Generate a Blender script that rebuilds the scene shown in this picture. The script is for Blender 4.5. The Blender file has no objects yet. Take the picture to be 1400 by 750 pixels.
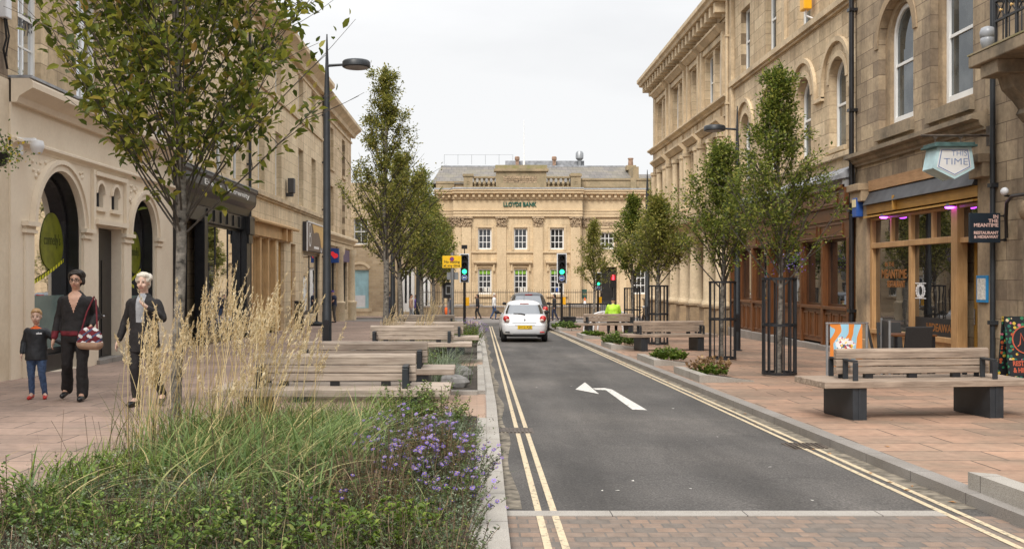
import bpy, bmesh, math, random
import numpy as np
from mathutils import Vector, Matrix
random.seed(7)
R = math.radians
scene = bpy.context.scene
COL = scene.collection
F_PX, VX, HY, KS, CAMH = 1400.0, 652.0, 381.0, 23.0/1400.0, 1.5
PAVE = 0.08
XL, XR = -7.9, 9.1

def gz(y):                      # the street falls gently away from the camera
    return -KS*min(y, 90.0)
def gpt(px, py, h=PAVE):        # a point on the ground seen at a pixel of the photograph
    Y = F_PX*(CAMH-h)/(py-404.0)
    return Vector(((px-VX)/F_PX*Y, Y, gz(Y)+h))
def hz(py, Y): return CAMH+(HY-py)/F_PX*Y
def xat(px, Y): return (px-VX)/F_PX*Y
def UL(px, w=0.0): return F_PX*(-XL-w)/(VX-px)
def UR(px, w=0.0): return F_PX*(XR-w)/(px-VX)

# ------------------------------------------------------------------ mesh builder
class MB:
    def __init__(s):
        s.v=[]; s.f=[]; s.m=[]; s.cm=0
    def mat(s,i): s.cm=i; return s
    def add(s,verts,faces):
        b=len(s.v)
        s.v.extend([tuple(p) for p in verts])
        for f in faces:
            s.f.append([b+i for i in f]); s.m.append(s.cm)
    def quad(s,a,b,c,d): s.add([a,b,c,d],[(0,1,2,3)])
    def poly(s,pts): s.add(pts,[tuple(range(len(pts)))])
    def box(s,x0,x1,y0,y1,z0,z1,M=None):
        v=[Vector((x,y,z)) for z in (z0,z1) for y in (y0,y1) for x in (x0,x1)]
        if M is not None: v=[M@p for p in v]
        s.add(v,[(0,2,3,1),(4,5,7,6),(0,1,5,4),(2,6,7,3),(0,4,6,2),(1,3,7,5)])
    def fbox(s,f,u0,u1,v0,v1,w0,w1):
        v=[f(u,vv,w) for vv in (v0,v1) for w in (w0,w1) for u in (u0,u1)]
        s.add(v,[(0,2,3,1),(4,5,7,6),(0,1,5,4),(2,6,7,3),(0,4,6,2),(1,3,7,5)])
    def prism(s,poly,f,w0,w1):
        """poly in (u,v), extruded in w from w0 to w1"""
        n=len(poly)
        v=[f(u,vv,w0) for u,vv in poly]+[f(u,vv,w1) for u,vv in poly]
        fs=[tuple(range(n)),tuple(range(2*n-1,n-1,-1))]
        for i in range(n):
            j=(i+1)%n; fs.append((i,j,n+j,n+i))
        s.add(v,fs)
    def profile(s,prof,f,u0,u1):
        """prof = closed polygon in (w,v), swept along u"""
        n=len(prof)
        v=[f(u0,vv,w) for w,vv in prof]+[f(u1,vv,w) for w,vv in prof]
        fs=[tuple(range(n)),tuple(range(2*n-1,n-1,-1))]
        for i in range(n):
            j=(i+1)%n; fs.append((i,j,n+j,n+i))
        s.add(v,fs)
    def tube(s,pts,rad,n=8,cap=True,sx=1.0):
        pts=[Vector(p) for p in pts]
        if not hasattr(rad,'__len__'): rad=[rad]*len(pts)
        rings=[]; up=None
        for i,p in enumerate(pts):
            a=pts[max(i-1,0)]; b=pts[min(i+1,len(pts)-1)]
            t=(b-a)
            if t.length<1e-9: t=Vector((0,0,1))
            t.normalize()
            if up is None:
                up=Vector((0,1,0)) if abs(t.y)<0.9 else Vector((1,0,0))
            side=up.cross(t)
            if side.length<1e-6: side=Vector((1,0,0)).cross(t)
            side.normalize(); up2=t.cross(side).normalized(); up=up2
            rings.append([p+side*math.cos(2*math.pi*k/n)*rad[i]*sx+up2*math.sin(2*math.pi*k/n)*rad[i] for k in range(n)])
        v=[q for r_ in rings for q in r_]; fs=[]
        for i in range(len(pts)-1):
            for k in range(n):
                k2=(k+1)%n
                fs.append((i*n+k,i*n+k2,(i+1)*n+k2,(i+1)*n+k))
        if cap:
            fs.append(tuple(range(n-1,-1,-1))); fs.append(tuple((len(pts)-1)*n+k for k in range(n)))
        s.add(v,fs)
    def lathe(s,prof,c,n=16,axis=None):
        """prof = [(r,z)] about a vertical axis through c"""
        c=Vector(c); v=[]; fs=[]
        for r,z in prof:
            for k in range(n):
                a=2*math.pi*k/n
                p=Vector((r*math.cos(a),r*math.sin(a),z))
                if axis is not None: p=axis@p
                v.append(c+p)
        for i in range(len(prof)-1):
            for k in range(n):
                k2=(k+1)%n
                fs.append((i*n+k,i*n+k2,(i+1)*n+k2,(i+1)*n+k))
        fs.append(tuple(range(n-1,-1,-1))); fs.append(tuple((len(prof)-1)*n+k for k in range(n)))
        s.add(v,fs)
    def ell(s,c,r,n=12,m=8,M=None):
        c=Vector(c); v=[]; fs=[]
        for i in range(1,m):
            th=math.pi*i/m
            for k in range(n):
                a=2*math.pi*k/n
                p=Vector((r[0]*math.sin(th)*math.cos(a),r[1]*math.sin(th)*math.sin(a),r[2]*math.cos(th)))
                if M is not None: p=M@p
                v.append(c+p)
        top=Vector((0,0,r[2])); bot=Vector((0,0,-r[2]))
        if M is not None: top=M@top; bot=M@bot
        v+= [c+top,c+bot]; T=len(v)-2; B=T+1
        for k in range(n):
            k2=(k+1)%n
            fs.append((T,k,k2)); fs.append((B,(m-2)*n+k2,(m-2)*n+k))
            for i in range(m-2): fs.append((i*n+k,(i+1)*n+k,(i+1)*n+k2,i*n+k2))
        s.add(v,fs)
    def caps(s,a,b,ra,rb,n=10):
        """closed tapered capsule"""
        a=Vector(a); b=Vector(b); d=b-a; L=d.length
        if L<1e-6: s.ell(a,(ra,ra,ra)); return
        d.normalize()
        pts=[]; rad=[]
        for k in range(4):
            t=math.pi/2*(k/4.0); pts.append(a-d*ra*math.cos(t)); rad.append(max(ra*math.sin(t),1e-4))
        pts.append(a); rad.append(ra); pts.append(b); rad.append(rb)
        for k in range(3,-1,-1):
            t=math.pi/2*(k/4.0); pts.append(b+d*rb*math.cos(t)); rad.append(max(rb*math.sin(t),1e-4))
        s.tube(pts,rad,n)
    def text(s,txt,size,M,ext=0.004,align='CENTER',spacing=1.0,width=None,off=0.0):
        cu=bpy.data.curves.new('lettering','FONT'); cu.body=txt; cu.size=size; cu.extrude=ext
        cu.align_x=align; cu.align_y='CENTER'; cu.space_character=spacing; cu.resolution_u=3; cu.offset=off
        ob=bpy.data.objects.new('lettering',cu); COL.objects.link(ob)
        dg=bpy.context.evaluated_depsgraph_get(); ev=ob.evaluated_get(dg); me=ev.to_mesh()
        vs=[p.co.copy() for p in me.vertices]; fs=[tuple(p.vertices) for p in me.polygons]
        ev.to_mesh_clear(); bpy.data.objects.remove(ob); bpy.data.curves.remove(cu)
        if width and vs:
            w=max(p.x for p in vs)-min(p.x for p in vs)
            if w>0:
                k=width/w
                for p in vs: p.x*=k
        s.add([M@p for p in vs],fs)
    def build(s,name,mats,parent=None,loc=None,smooth=None,bevel=0):
        me=bpy.data.meshes.new(name)
        o=Vector(loc) if loc is not None else Vector((0,0,0))
        me.from_pydata([(p[0]-o.x,p[1]-o.y,p[2]-o.z) for p in s.v],[],s.f)
        if not isinstance(mats,(list,tuple)): mats=[mats]
        for m in mats: me.materials.append(m)
        if len(mats)>1: me.polygons.foreach_set('material_index',s.m)
        if smooth:
            me.polygons.foreach_set('use_smooth',[True]*len(me.polygons))
            me.set_sharp_from_angle(angle=R(smooth))
        me.update()
        ob=bpy.data.objects.new(name,me); COL.objects.link(ob)
        if parent is not None: ob.parent=parent
        if bevel:
            b=ob.modifiers.new('Bevel','BEVEL'); b.width=bevel; b.segments=2; b.limit_method='ANGLE'
        return ob

def Mtx(origin,right,up):
    r_=Vector(right).normalized(); u=Vector(up).normalized(); n=r_.cross(u)
    M=Matrix(((r_.x,u.x,n.x,0),(r_.y,u.y,n.y,0),(r_.z,u.z,n.z,0),(0,0,0,1)))
    return Matrix.Translation(Vector(origin))@M

def tag(o,label=None,cat=None,group=None,kind=None):
    if label: o['label']=label
    if cat: o['category']=cat
    if group: o['group']=group
    if kind: o['kind']=kind
    return o
def thing(name,label,cat,loc=(0,0,0),rz=0.0,group=None,scale=1.0):
    o=bpy.data.objects.new(name,None); COL.objects.link(o)
    o.location=loc; o.rotation_euler=(0,0,rz); o.scale=(scale,)*3
    o.empty_display_size=0.2
    return tag(o,label,cat,group)
def copy_tree(o,parent=None):
    c=o.copy(); COL.objects.link(c)
    if parent is not None: c.parent=parent
    for ch in list(o.children): copy_tree(ch,c)
    return c

# ------------------------------------------------------------------ materials
def nt(name):
    m=bpy.data.materials.new(name); m.use_nodes=True
    t=m.node_tree; b=t.nodes['Principled BSDF']
    return m,t,b
def N(t,typ,**kw):
    n=t.nodes.new(typ)
    for k,v in kw.items(): setattr(n,k,v)
    return n
def ramp(t,stops):
    n=N(t,'ShaderNodeValToRGB'); e=n.color_ramp.elements
    e[0].position=stops[0][0]; e[0].color=(*stops[0][1],1)
    e[1].position=stops[-1][0]; e[1].color=(*stops[-1][1],1)
    for p,c in stops[1:-1]:
        x=e.new(p); x.color=(*c,1)
    return n
def noise(t,vec,scale,detail=4,rough=0.55):
    n=N(t,'ShaderNodeTexNoise'); n.inputs['Scale'].default_value=scale; n.inputs['Detail'].default_value=detail
    n.inputs['Roughness'].default_value=rough
    if vec is not None: t.links.new(vec,n.inputs['Vector'])
    return n
def mixc(t,fac,a,b,typ='MIX'):
    n=N(t,'ShaderNodeMix',data_type='RGBA',blend_type=typ)
    for s_,v in (('Factor',fac),('A',a),('B',b)):
        i=[x for x in n.inputs if x.name==s_ and (x.type=='RGBA' or s_=='Factor') and x.enabled][0]
        if hasattr(v,'links'): t.links.new(v,i)
        elif hasattr(v,'__len__'): i.default_value=(*v,1)
        else: i.default_value=v
    return [x for x in n.outputs if x.type=='RGBA'][0]
def objco(t): return N(t,'ShaderNodeTexCoord').outputs['Object']
def bump(t,b,h,strength=0.3,dist=0.01):
    n=N(t,'ShaderNodeBump'); n.inputs['Strength'].default_value=strength; n.inputs['Distance'].default_value=dist
    t.links.new(h,n.inputs['Height']); t.links.new(n.outputs[0],b.inputs['Normal'])
def plain(name,c,rough=0.6,var=0.12,scale=6.0,metal=0.0,bm=0.0,spec=0.5,stretch=None,bscale=None):
    m,t,b=nt(name); co=objco(t)
    if stretch:
        mp=N(t,'ShaderNodeMapping'); mp.inputs['Scale'].default_value=stretch; t.links.new(co,mp.inputs['Vector']); co=mp.outputs[0]
    n=noise(t,co,scale,5)
    lo=tuple(max(x*(1-var*1.6),0) for x in c); hi=tuple(min(x*(1+var*1.6),1) for x in c)
    r_=ramp(t,[(0.25,lo),(0.75,hi)]); t.links.new(n.outputs['Fac'],r_.inputs[0])
    t.links.new(r_.outputs[0],b.inputs['Base Color'])
    b.inputs['Roughness'].default_value=rough; b.inputs['Metallic'].default_value=metal
    b.inputs['Specular IOR Level'].default_value=spec
    if bm:
        n2=noise(t,co,bscale or scale*6,4); bump(t,b,n2.outputs['Fac'],bm,0.01)
    return m
def planar(t,axis):
    co=objco(t); sp=N(t,'ShaderNodeSeparateXYZ'); t.links.new(co,sp.inputs[0])
    cb=N(t,'ShaderNodeCombineXYZ')
    a,b_={'YZ':('Y','Z'),'XZ':('X','Z'),'XY':('X','Y')}[axis]
    t.links.new(sp.outputs[a],cb.inputs[0]); t.links.new(sp.outputs[b_],cb.inputs[1])
    return co,cb.outputs[0]
def masonry(name,c1,c2,cm,bw,bh,axis,mortar=0.006,stain=(0.16,0.12,0.09),stain_amt=0.45,rough=0.85,bm=0.35,patch=0.5,offset=0.5,freq=0.6,speck=0.0,streak=0.0,spots=0.0):
    m,t,b=nt(name); co,v=planar(t,axis)
    br=N(t,'ShaderNodeTexBrick'); t.links.new(v,br.inputs['Vector'])
    br.inputs['Scale'].default_value=1.0; br.inputs['Brick Width'].default_value=bw; br.inputs['Row Height'].default_value=bh
    br.inputs['Mortar Size'].default_value=mortar; br.inputs['Mortar Smooth'].default_value=0.2; br.offset=offset
    br.inputs['Color1'].default_value=(*c1,1); br.inputs['Color2'].default_value=(*c2,1); br.inputs['Mortar'].default_value=(*cm,1)
    n1=noise(t,co,freq,6,0.6); r1=ramp(t,[(0.42,(0,0,0)),(0.72,(1,1,1))]); t.links.new(n1.outputs['Fac'],r1.inputs[0])
    mu=N(t,'ShaderNodeMath',operation='MULTIPLY'); t.links.new(r1.outputs[0],mu.inputs[0]); mu.inputs[1].default_value=stain_amt
    c=mixc(t,mu.outputs[0],br.outputs['Color'],stain)
    n2=noise(t,co,9.0,6,0.65); r2=ramp(t,[(0.25,(0.72,)*3),(0.75,(1.22,)*3)]); t.links.new(n2.outputs['Fac'],r2.inputs[0])
    c=mixc(t,patch,c,r2.outputs[0],'MULTIPLY')
    if streak:
        mp=N(t,'ShaderNodeMapping'); mp.inputs['Scale'].default_value=(1,1,0.10); t.links.new(co,mp.inputs['Vector'])
        n4=noise(t,mp.outputs[0],2.6,5,0.6); r4=ramp(t,[(0.42,(1.08,)*3),(0.62,(1-streak*.5,)*3),(0.74,(1-streak,)*3)]); t.links.new(n4.outputs['Fac'],r4.inputs[0])
        c=mixc(t,1.0,c,r4.outputs[0],'MULTIPLY')
    if spots:
        n5=N(t,'ShaderNodeTexVoronoi'); n5.inputs['Scale'].default_value=3.1; t.links.new(co,n5.inputs['Vector']); nn=noise(t,co,22,3)
        a5=N(t,'ShaderNodeMath',operation='MULTIPLY_ADD'); t.links.new(nn.outputs['Fac'],a5.inputs[0]); a5.inputs[1].default_value=0.10; t.links.new(n5.outputs['Distance'],a5.inputs[2])
        r5=ramp(t,[(0.085,(1-spots,)*3),(0.12,(1,)*3)]); t.links.new(a5.outputs[0],r5.inputs[0]); c=mixc(t,1.0,c,r5.outputs[0],'MULTIPLY')
        n6=noise(t,co,0.33,4,0.6); r6=ramp(t,[(0.4,(0.80,)*3),(0.62,(1.12,)*3)]); t.links.new(n6.outputs['Fac'],r6.inputs[0]); c=mixc(t,1.0,c,r6.outputs[0],'MULTIPLY')
    if speck:
        n3=noise(t,co,160.0,2,0.5); r3=ramp(t,[(0.3,(1-speck,)*3),(0.7,(1+speck,)*3)]); t.links.new(n3.outputs['Fac'],r3.inputs[0])
        c=mixc(t,1.0,c,r3.outputs[0],'MULTIPLY')
    t.links.new(c,b.inputs['Base Color']); b.inputs['Roughness'].default_value=rough; b.inputs['Specular IOR Level'].default_value=0.3
    ad=N(t,'ShaderNodeMath',operation='SUBTRACT'); t.links.new(n2.outputs['Fac'],ad.inputs[0]); t.links.new(br.outputs['Fac'],ad.inputs[1])
    bump(t,b,ad.outputs[0],bm,0.012)
    return m
def glass(name,dark=(0.02,0.022,0.024),lo=0.07,hi=0.5,refl=(0.85,0.87,0.9),blotch=0.0,light=(0.2,0.2,0.19)):
    m,t,b=nt(name); out=t.nodes['Material Output']
    co=objco(t)
    n=noise(t,co,0.9,3); r_=ramp(t,[(0.45,dark),(0.75,tuple(dark[i]+(light[i]-dark[i])*blotch for i in range(3)))]); t.links.new(n.outputs['Fac'],r_.inputs[0])
    t.links.new(r_.outputs[0],b.inputs['Base Color']); b.inputs['Roughness'].default_value=0.5; b.inputs['Specular IOR Level'].default_value=0.0
    g=N(t,'ShaderNodeBsdfGlossy'); g.inputs['Roughness'].default_value=0.015; g.inputs['Color'].default_value=(*refl,1)
    nb=noise(t,co,1.6,2); bp=N(t,'ShaderNodeBump'); bp.inputs['Strength'].default_value=0.05; bp.inputs['Distance'].default_value=0.02
    t.links.new(nb.outputs['Fac'],bp.inputs['Height']); t.links.new(bp.outputs[0],g.inputs['Normal'])
    lw=N(t,'ShaderNodeFresnel'); lw.inputs['IOR'].default_value=1.55
    mr=N(t,'ShaderNodeMapRange'); mr.inputs['From Min'].default_value=0.04; mr.inputs['From Max'].default_value=0.6; mr.inputs['To Min'].default_value=lo; mr.inputs['To Max'].default_value=hi
    t.links.new(lw.outputs[0],mr.inputs['Value'])
    mx=N(t,'ShaderNodeMixShader'); t.links.new(mr.outputs[0],mx.inputs[0]); t.links.new(b.outputs[0],mx.inputs[1]); t.links.new(g.outputs[0],mx.inputs[2])
    t.links.new(mx.outputs[0],out.inputs['Surface'])
    return m
def foliage(name,stops,trans=0.35,rough=0.5):
    """colour per leaf from the face attribute 'tint' (random per leaf)"""
    m,t,b=nt(name); out=t.nodes['Material Output']
    a=N(t,'ShaderNodeAttribute'); a.attribute_name='tint'
    r_=ramp(t,stops); t.links.new(a.outputs['Fac'],r_.inputs[0])
    t.links.new(r_.outputs[0],b.inputs['Base Color']); b.inputs['Roughness'].default_value=rough; b.inputs['Specular IOR Level'].default_value=0.35
    tr=N(t,'ShaderNodeBsdfTranslucent'); t.links.new(r_.outputs[0],tr.inputs['Color'])
    mx=N(t,'ShaderNodeMixShader'); mx.inputs[0].default_value=trans
    t.links.new(b.outputs[0],mx.inputs[1]); t.links.new(tr.outputs[0],mx.inputs[2]); t.links.new(mx.outputs[0],out.inputs['Surface'])
    return m
def emit(name,c,s):
    m,t,b=nt(name); b.inputs['Base Color'].default_value=(*c,1); b.inputs['Emission Color'].default_value=(*c,1); b.inputs['Emission Strength'].default_value=s
    b.inputs['Roughness'].default_value=0.3
    return m
def wood(name,c1,c2,axis_scale=(1,14,14),rough=0.55,bm=0.15):
    m,t,b=nt(name); co=objco(t); mp=N(t,'ShaderNodeMapping'); mp.inputs['Scale'].default_value=axis_scale; t.links.new(co,mp.inputs['Vector'])
    n=noise(t,mp.outputs[0],2.2,7,0.65); r_=ramp(t,[(0.28,c1),(0.72,c2)]); t.links.new(n.outputs['Fac'],r_.inputs[0])
    n2=noise(t,co,2.0,3); r2=ramp(t,[(0.3,(0.8,)*3),(0.7,(1.15,)*3)]); t.links.new(n2.outputs['Fac'],r2.inputs[0])
    c=mixc(t,0.8,r_.outputs[0],r2.outputs[0],'MULTIPLY'); t.links.new(c,b.inputs['Base Color'])
    b.inputs['Roughness'].default_value=rough; b.inputs['Specular IOR Level'].default_value=0.35
    bump(t,b,n.outputs['Fac'],bm,0.004)
    return m

M={}
# sandstones
M['stone_dark']=masonry('stone_dark',(0.49,0.38,0.25),(0.26,0.20,0.14),(0.17,0.125,0.085),0.74,0.34,'YZ',mortar=0.009,stain=(0.15,0.11,0.08),stain_amt=0.75,freq=0.9,patch=0.9,streak=0.35)
M['stone_mid']=masonry('stone_mid',(0.70,0.56,0.375),(0.52,0.395,0.25),(0.26,0.19,0.12),0.85,0.36,'YZ',mortar=0.008,stain=(0.30,0.22,0.145),stain_amt=0.55,patch=0.9,streak=0.28)
M['stone_pale']=masonry('stone_pale',(0.74,0.61,0.42),(0.63,0.50,0.33),(0.32,0.24,0.155),1.0,0.42,'YZ',mortar=0.007,stain=(0.40,0.30,0.195),stain_amt=0.4,patch=0.8,streak=0.18)
M['stone_rough']=masonry('stone_rough',(0.54,0.39,0.26),(0.40,0.30,0.19),(0.42,0.34,0.25),0.55,0.24,'YZ',mortar=0.012,stain=(0.3,0.22,0.15),stain_amt=0.4,bm=0.5)
M['stone_rough_f']=masonry('stone_rough_f',(0.52,0.41,0.27),(0.42,0.32,0.20),(0.44,0.36,0.26),0.5,0.22,'XZ',mortar=0.012,stain=(0.3,0.22,0.15),stain_amt=0.4,bm=0.5)
M['bank_stone']=masonry('bank_stone',(0.68,0.53,0.34),(0.58,0.44,0.275),(0.36,0.27,0.165),1.25,0.5,'XZ',mortar=0.005,stain=(0.38,0.28,0.17),stain_amt=0.4,patch=0.8,streak=0.25)
M['wall_stone']=masonry('wall_stone',(0.30,0.23,0.15),(0.24,0.18,0.12),(0.18,0.14,0.1),0.6,0.3,'XZ',stain=(0.12,0.1,0.07),stain_amt=0.5)
def dressed(name,c,d,amt=0.6,fr=1.3,fine=(0.82,1.12)):
    m,t,b=nt(name); co=objco(t)
    mp=N(t,'ShaderNodeMapping'); mp.inputs['Scale'].default_value=(1,1,0.75); t.links.new(co,mp.inputs['Vector'])
    n=noise(t,mp.outputs[0],fr,7,0.65); r_=ramp(t,[(0.38,c),(0.75,tuple(c[i]+(d[i]-c[i])*amt for i in range(3)))]); t.links.new(n.outputs['Fac'],r_.inputs[0])
    n2=noise(t,co,14,5,0.6); r2=ramp(t,[(0.25,(fine[0],)*3),(0.75,(fine[1],)*3)]); t.links.new(n2.outputs['Fac'],r2.inputs[0])
    cc=mixc(t,1.0,r_.outputs[0],r2.outputs[0],'MULTIPLY'); t.links.new(cc,b.inputs['Base Color'])
    b.inputs['Roughness'].default_value=0.85; b.inputs['Specular IOR Level'].default_value=0.3
    bump(t,b,n2.outputs['Fac'],0.25,0.01)
    return m
M['trim_dark']=dressed('trim_dark',(0.42,0.31,0.195),(0.10,0.08,0.06),0.9)
M['trim_mid']=dressed('trim_mid',(0.66,0.525,0.35),(0.26,0.2,0.135),0.75)
M['trim_pale']=dressed('trim_pale',(0.72,0.585,0.40),(0.38,0.29,0.19),0.6)
M['trim_sooty']=dressed('trim_sooty',(0.32,0.25,0.17),(0.06,0.055,0.045),0.9)
M['moss_stone']=dressed('moss_stone',(0.33,0.27,0.18),(0.20,0.20,0.06),1.0,2.0)
M['bank_trim']=dressed('bank_trim',(0.66,0.51,0.325),(0.40,0.29,0.18),0.5)
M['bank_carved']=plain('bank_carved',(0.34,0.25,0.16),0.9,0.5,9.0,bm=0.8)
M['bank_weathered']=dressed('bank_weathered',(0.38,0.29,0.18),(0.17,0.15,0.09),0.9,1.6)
M['cream_paint']=dressed('cream_paint',(0.76,0.665,0.53),(0.58,0.46,0.34),0.5,0.8,(0.95,1.03))
M['cream_stain']=dressed('cream_stain',(0.70,0.60,0.46),(0.46,0.35,0.23),0.7,1.1,(0.93,1.04))
M['lead']=plain('lead',(0.28,0.29,0.31),0.5,0.3,4)
M['slate']=masonry('slate',(0.20,0.18,0.165),(0.15,0.14,0.13),(0.09,0.085,0.08),0.4,0.28,'XZ',mortar=0.012,stain=(0.26,0.23,0.15),stain_amt=0.5,freq=0.9)
M['white_paint']=plain('white_paint',(0.80,0.80,0.78),0.4,0.03,3)
M['black_paint']=plain('black_paint',(0.012,0.012,0.014),0.35,0.3,5)
M['charcoal']=plain('charcoal',(0.022,0.026,0.031),0.45,0.2,5)
M['rail_black']=plain('rail_black',(0.012,0.013,0.016),0.5,0.3,8)
M['brown_wood']=wood('brown_wood',(0.085,0.032,0.012),(0.18,0.072,0.026),(14,14,1.2),0.35)
M['brown_dark']=wood('brown_dark',(0.05,0.02,0.009),(0.10,0.042,0.018),(14,14,1.2),0.4)
M['oak']=wood('oak',(0.36,0.20,0.085),(0.52,0.32,0.15),(14,14,1.2),0.45)
M['ochre']=wood('ochre',(0.34,0.18,0.04),(0.47,0.26,0.06),(14,1.5,14),0.5)
M['tan_timber']=wood('tan_timber',(0.50,0.31,0.14),(0.60,0.39,0.19),(14,14,1.2),0.55)
M['raw_timber']=wood('raw_timber',(0.34,0.19,0.09),(0.52,0.31,0.16),(10,1.5,10),0.7)
M['fascia_grey']=plain('fascia_grey',(0.055,0.055,0.06),0.6,0.25,3)
M['fascia_pale']=plain('fascia_pale',(0.30,0.29,0.29),0.6,0.15,2)
M['bench_wood']=wood('bench_wood',(0.16,0.115,0.085),(0.42,0.33,0.255),(1.2,16,16),0.75,0.3)
M['bench_old']=wood('bench_old',(0.22,0.17,0.135),(0.52,0.435,0.355),(1.2,16,16),0.8,0.3)
M['glass']=glass('glass')
M['glass_up']=glass('glass_up',(0.03,0.036,0.034),0.10,0.55,blotch=0.6,light=(0.25,0.27,0.26))
M['glass_shop']=glass('glass_shop',(0.015,0.014,0.013),0.22,0.9,blotch=0.5,light=(0.10,0.08,0.06))
M['glass_film']=plain('glass_film',(0.15,0.21,0.20),0.25,0.15,2)
M['curtain']=glass('curtain',(0.25,0.26,0.25),0.12,0.7,blotch=0.6,light=(0.45,0.46,0.45))
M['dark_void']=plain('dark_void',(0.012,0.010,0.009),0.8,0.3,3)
M['asphalt']=None
# ground
def asphalt():
    m,t,b=nt('asphalt'); co=objco(t)
    n=noise(t,co,0.45,6,0.6); r_=ramp(t,[(0.3,(0.058,0.054,0.051)),(0.52,(0.086,0.079,0.073)),(0.75,(0.128,0.115,0.103))]); t.links.new(n.outputs['Fac'],r_.inputs[0])
    n2=noise(t,co,62,5,0.75); r2=ramp(t,[(0.34,(0.32,)*3),(0.52,(1.0,)*3),(0.64,(1.9,)*3),(0.72,(3.2,)*3)]); t.links.new(n2.outputs['Fac'],r2.inputs[0])
    c=mixc(t,0.75,r_.outputs[0],r2.outputs[0],'MULTIPLY')
    mp=N(t,'ShaderNodeMapping'); mp.inputs['Scale'].default_value=(1.0,0.14,1); t.links.new(co,mp.inputs['Vector'])
    n3=noise(t,mp.outputs[0],1.3,4,0.6); r3=ramp(t,[(0.3,(0.60,)*3),(0.7,(1.35,)*3)]); t.links.new(n3.outputs['Fac'],r3.inputs[0])
    c=mixc(t,0.9,c,r3.outputs[0],'MULTIPLY')
    n4=noise(t,co,2.4,6,0.7); r4=ramp(t,[(0.60,(0,0,0)),(0.70,(1,1,1))]); t.links.new(n4.outputs['Fac'],r4.inputs[0])
    mu=N(t,'ShaderNodeMath',operation='MULTIPLY'); t.links.new(r4.outputs[0],mu.inputs[0]); mu.inputs[1].default_value=0.4
    c=mixc(t,mu.outputs[0],c,(0.045,0.041,0.039))
    wn=noise(t,co,1.7,3); wv=N(t,'ShaderNodeVectorMath',operation='MULTIPLY_ADD'); t.links.new(wn.outputs['Color'],wv.inputs[0]); wv.inputs[1].default_value=(0.5,0.5,0.5); t.links.new(co,wv.inputs[2])
    vc=N(t,'ShaderNodeTexVoronoi',feature='DISTANCE_TO_EDGE'); vc.inputs['Scale'].default_value=0.42; t.links.new(wv.outputs[0],vc.inputs['Vector'])
    rc=ramp(t,[(0.0,(0.35,)*3),(0.006,(1,)*3)]); t.links.new(vc.outputs['Distance'],rc.inputs[0]); c=mixc(t,0.28,c,rc.outputs[0],'MULTIPLY')
    t.links.new(c,b.inputs['Base Color']); b.inputs['Roughness'].default_value=0.82; b.inputs['Specular IOR Level'].default_value=0.35
    bump(t,b,n2.outputs['Fac'],0.5,0.006); return m
M['asphalt']=asphalt()
M['asphalt_far']=plain('asphalt_far',(0.17,0.155,0.145),0.85,0.2,0.6,bm=0.2,bscale=120)
M['slab_right']=masonry('slab_right',(0.41,0.25,0.17),(0.29,0.195,0.14),(0.09,0.068,0.052),0.92,0.52,'XY',mortar=0.010,stain=(0.19,0.155,0.115),stain_amt=0.7,bm=0.15,freq=1.1,patch=0.8,offset=0.37,speck=0.06,spots=0.4)
M['slab_left']=masonry('slab_left',(0.37,0.265,0.21),(0.29,0.21,0.17),(0.10,0.078,0.065),0.92,0.55,'XY',mortar=0.010,stain=(0.21,0.165,0.14),stain_amt=0.6,bm=0.15,freq=0.9,patch=0.8,offset=0.41,speck=0.06,spots=0.35)
M['setts']=masonry('setts',(0.155,0.137,0.12),(0.27,0.185,0.135),(0.15,0.135,0.12),0.135,0.125,'XY',mortar=0.006,stain=(0.2,0.16,0.13),stain_amt=0.45,bm=0.9,freq=1.6,patch=0.9,offset=0.5,speck=0.12)
M['brick_path']=masonry('brick_path',(0.42,0.29,0.21),(0.37,0.25,0.18),(0.25,0.19,0.15),0.2,0.1,'XY',mortar=0.004,stain=(0.36,0.28,0.22),stain_amt=0.5,bm=0.4)
def granite(name,c,axis='XY',jl=0.92):
    m,t,b=nt(name); co,v=planar(t,axis)
    n=noise(t,co,230,2,0.6); r_=ramp(t,[(0.32,tuple(x*0.55 for x in c)),(0.5,c),(0.68,tuple(min(1,x*1.35) for x in c))]); t.links.new(n.outputs['Fac'],r_.inputs[0])
    n2=noise(t,co,1.5,5,0.6); r2=ramp(t,[(0.3,(0.80,0.78,0.75)),(0.7,(1.1,)*3)]); t.links.new(n2.outputs['Fac'],r2.inputs[0])
    c2=mixc(t,1.0,r_.outputs[0],r2.outputs[0],'MULTIPLY')
    sp=N(t,'ShaderNodeSeparateXYZ'); t.links.new(co,sp.inputs[0])
    ax='Y' if axis=='XY' else 'X'
    md=N(t,'ShaderNodeMath',operation='MODULO'); t.links.new(sp.outputs[ax],md.inputs[0]); md.inputs[1].default_value=jl
    lt=N(t,'ShaderNodeMath',operation='LESS_THAN'); ab=N(t,'ShaderNodeMath',operation='ABSOLUTE'); t.links.new(md.outputs[0],ab.inputs[0]); t.links.new(ab.outputs[0],lt.inputs[0]); lt.inputs[1].default_value=0.008
    c3=mixc(t,lt.outputs[0],c2,(0.07,0.06,0.055))
    t.links.new(c3,b.inputs['Base Color']); b.inputs['Roughness'].default_value=0.75; b.inputs['Specular IOR Level'].default_value=0.35
    bump(t,b,n.outputs['Fac'],0.25,0.004); return m
M['granite']=granite('granite',(0.36,0.335,0.30))
M['granite_dark']=granite('granite_dark',(0.26,0.24,0.22))
M['granite_x']=granite('granite_x',(0.35,0.325,0.295),'XZ')
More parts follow.
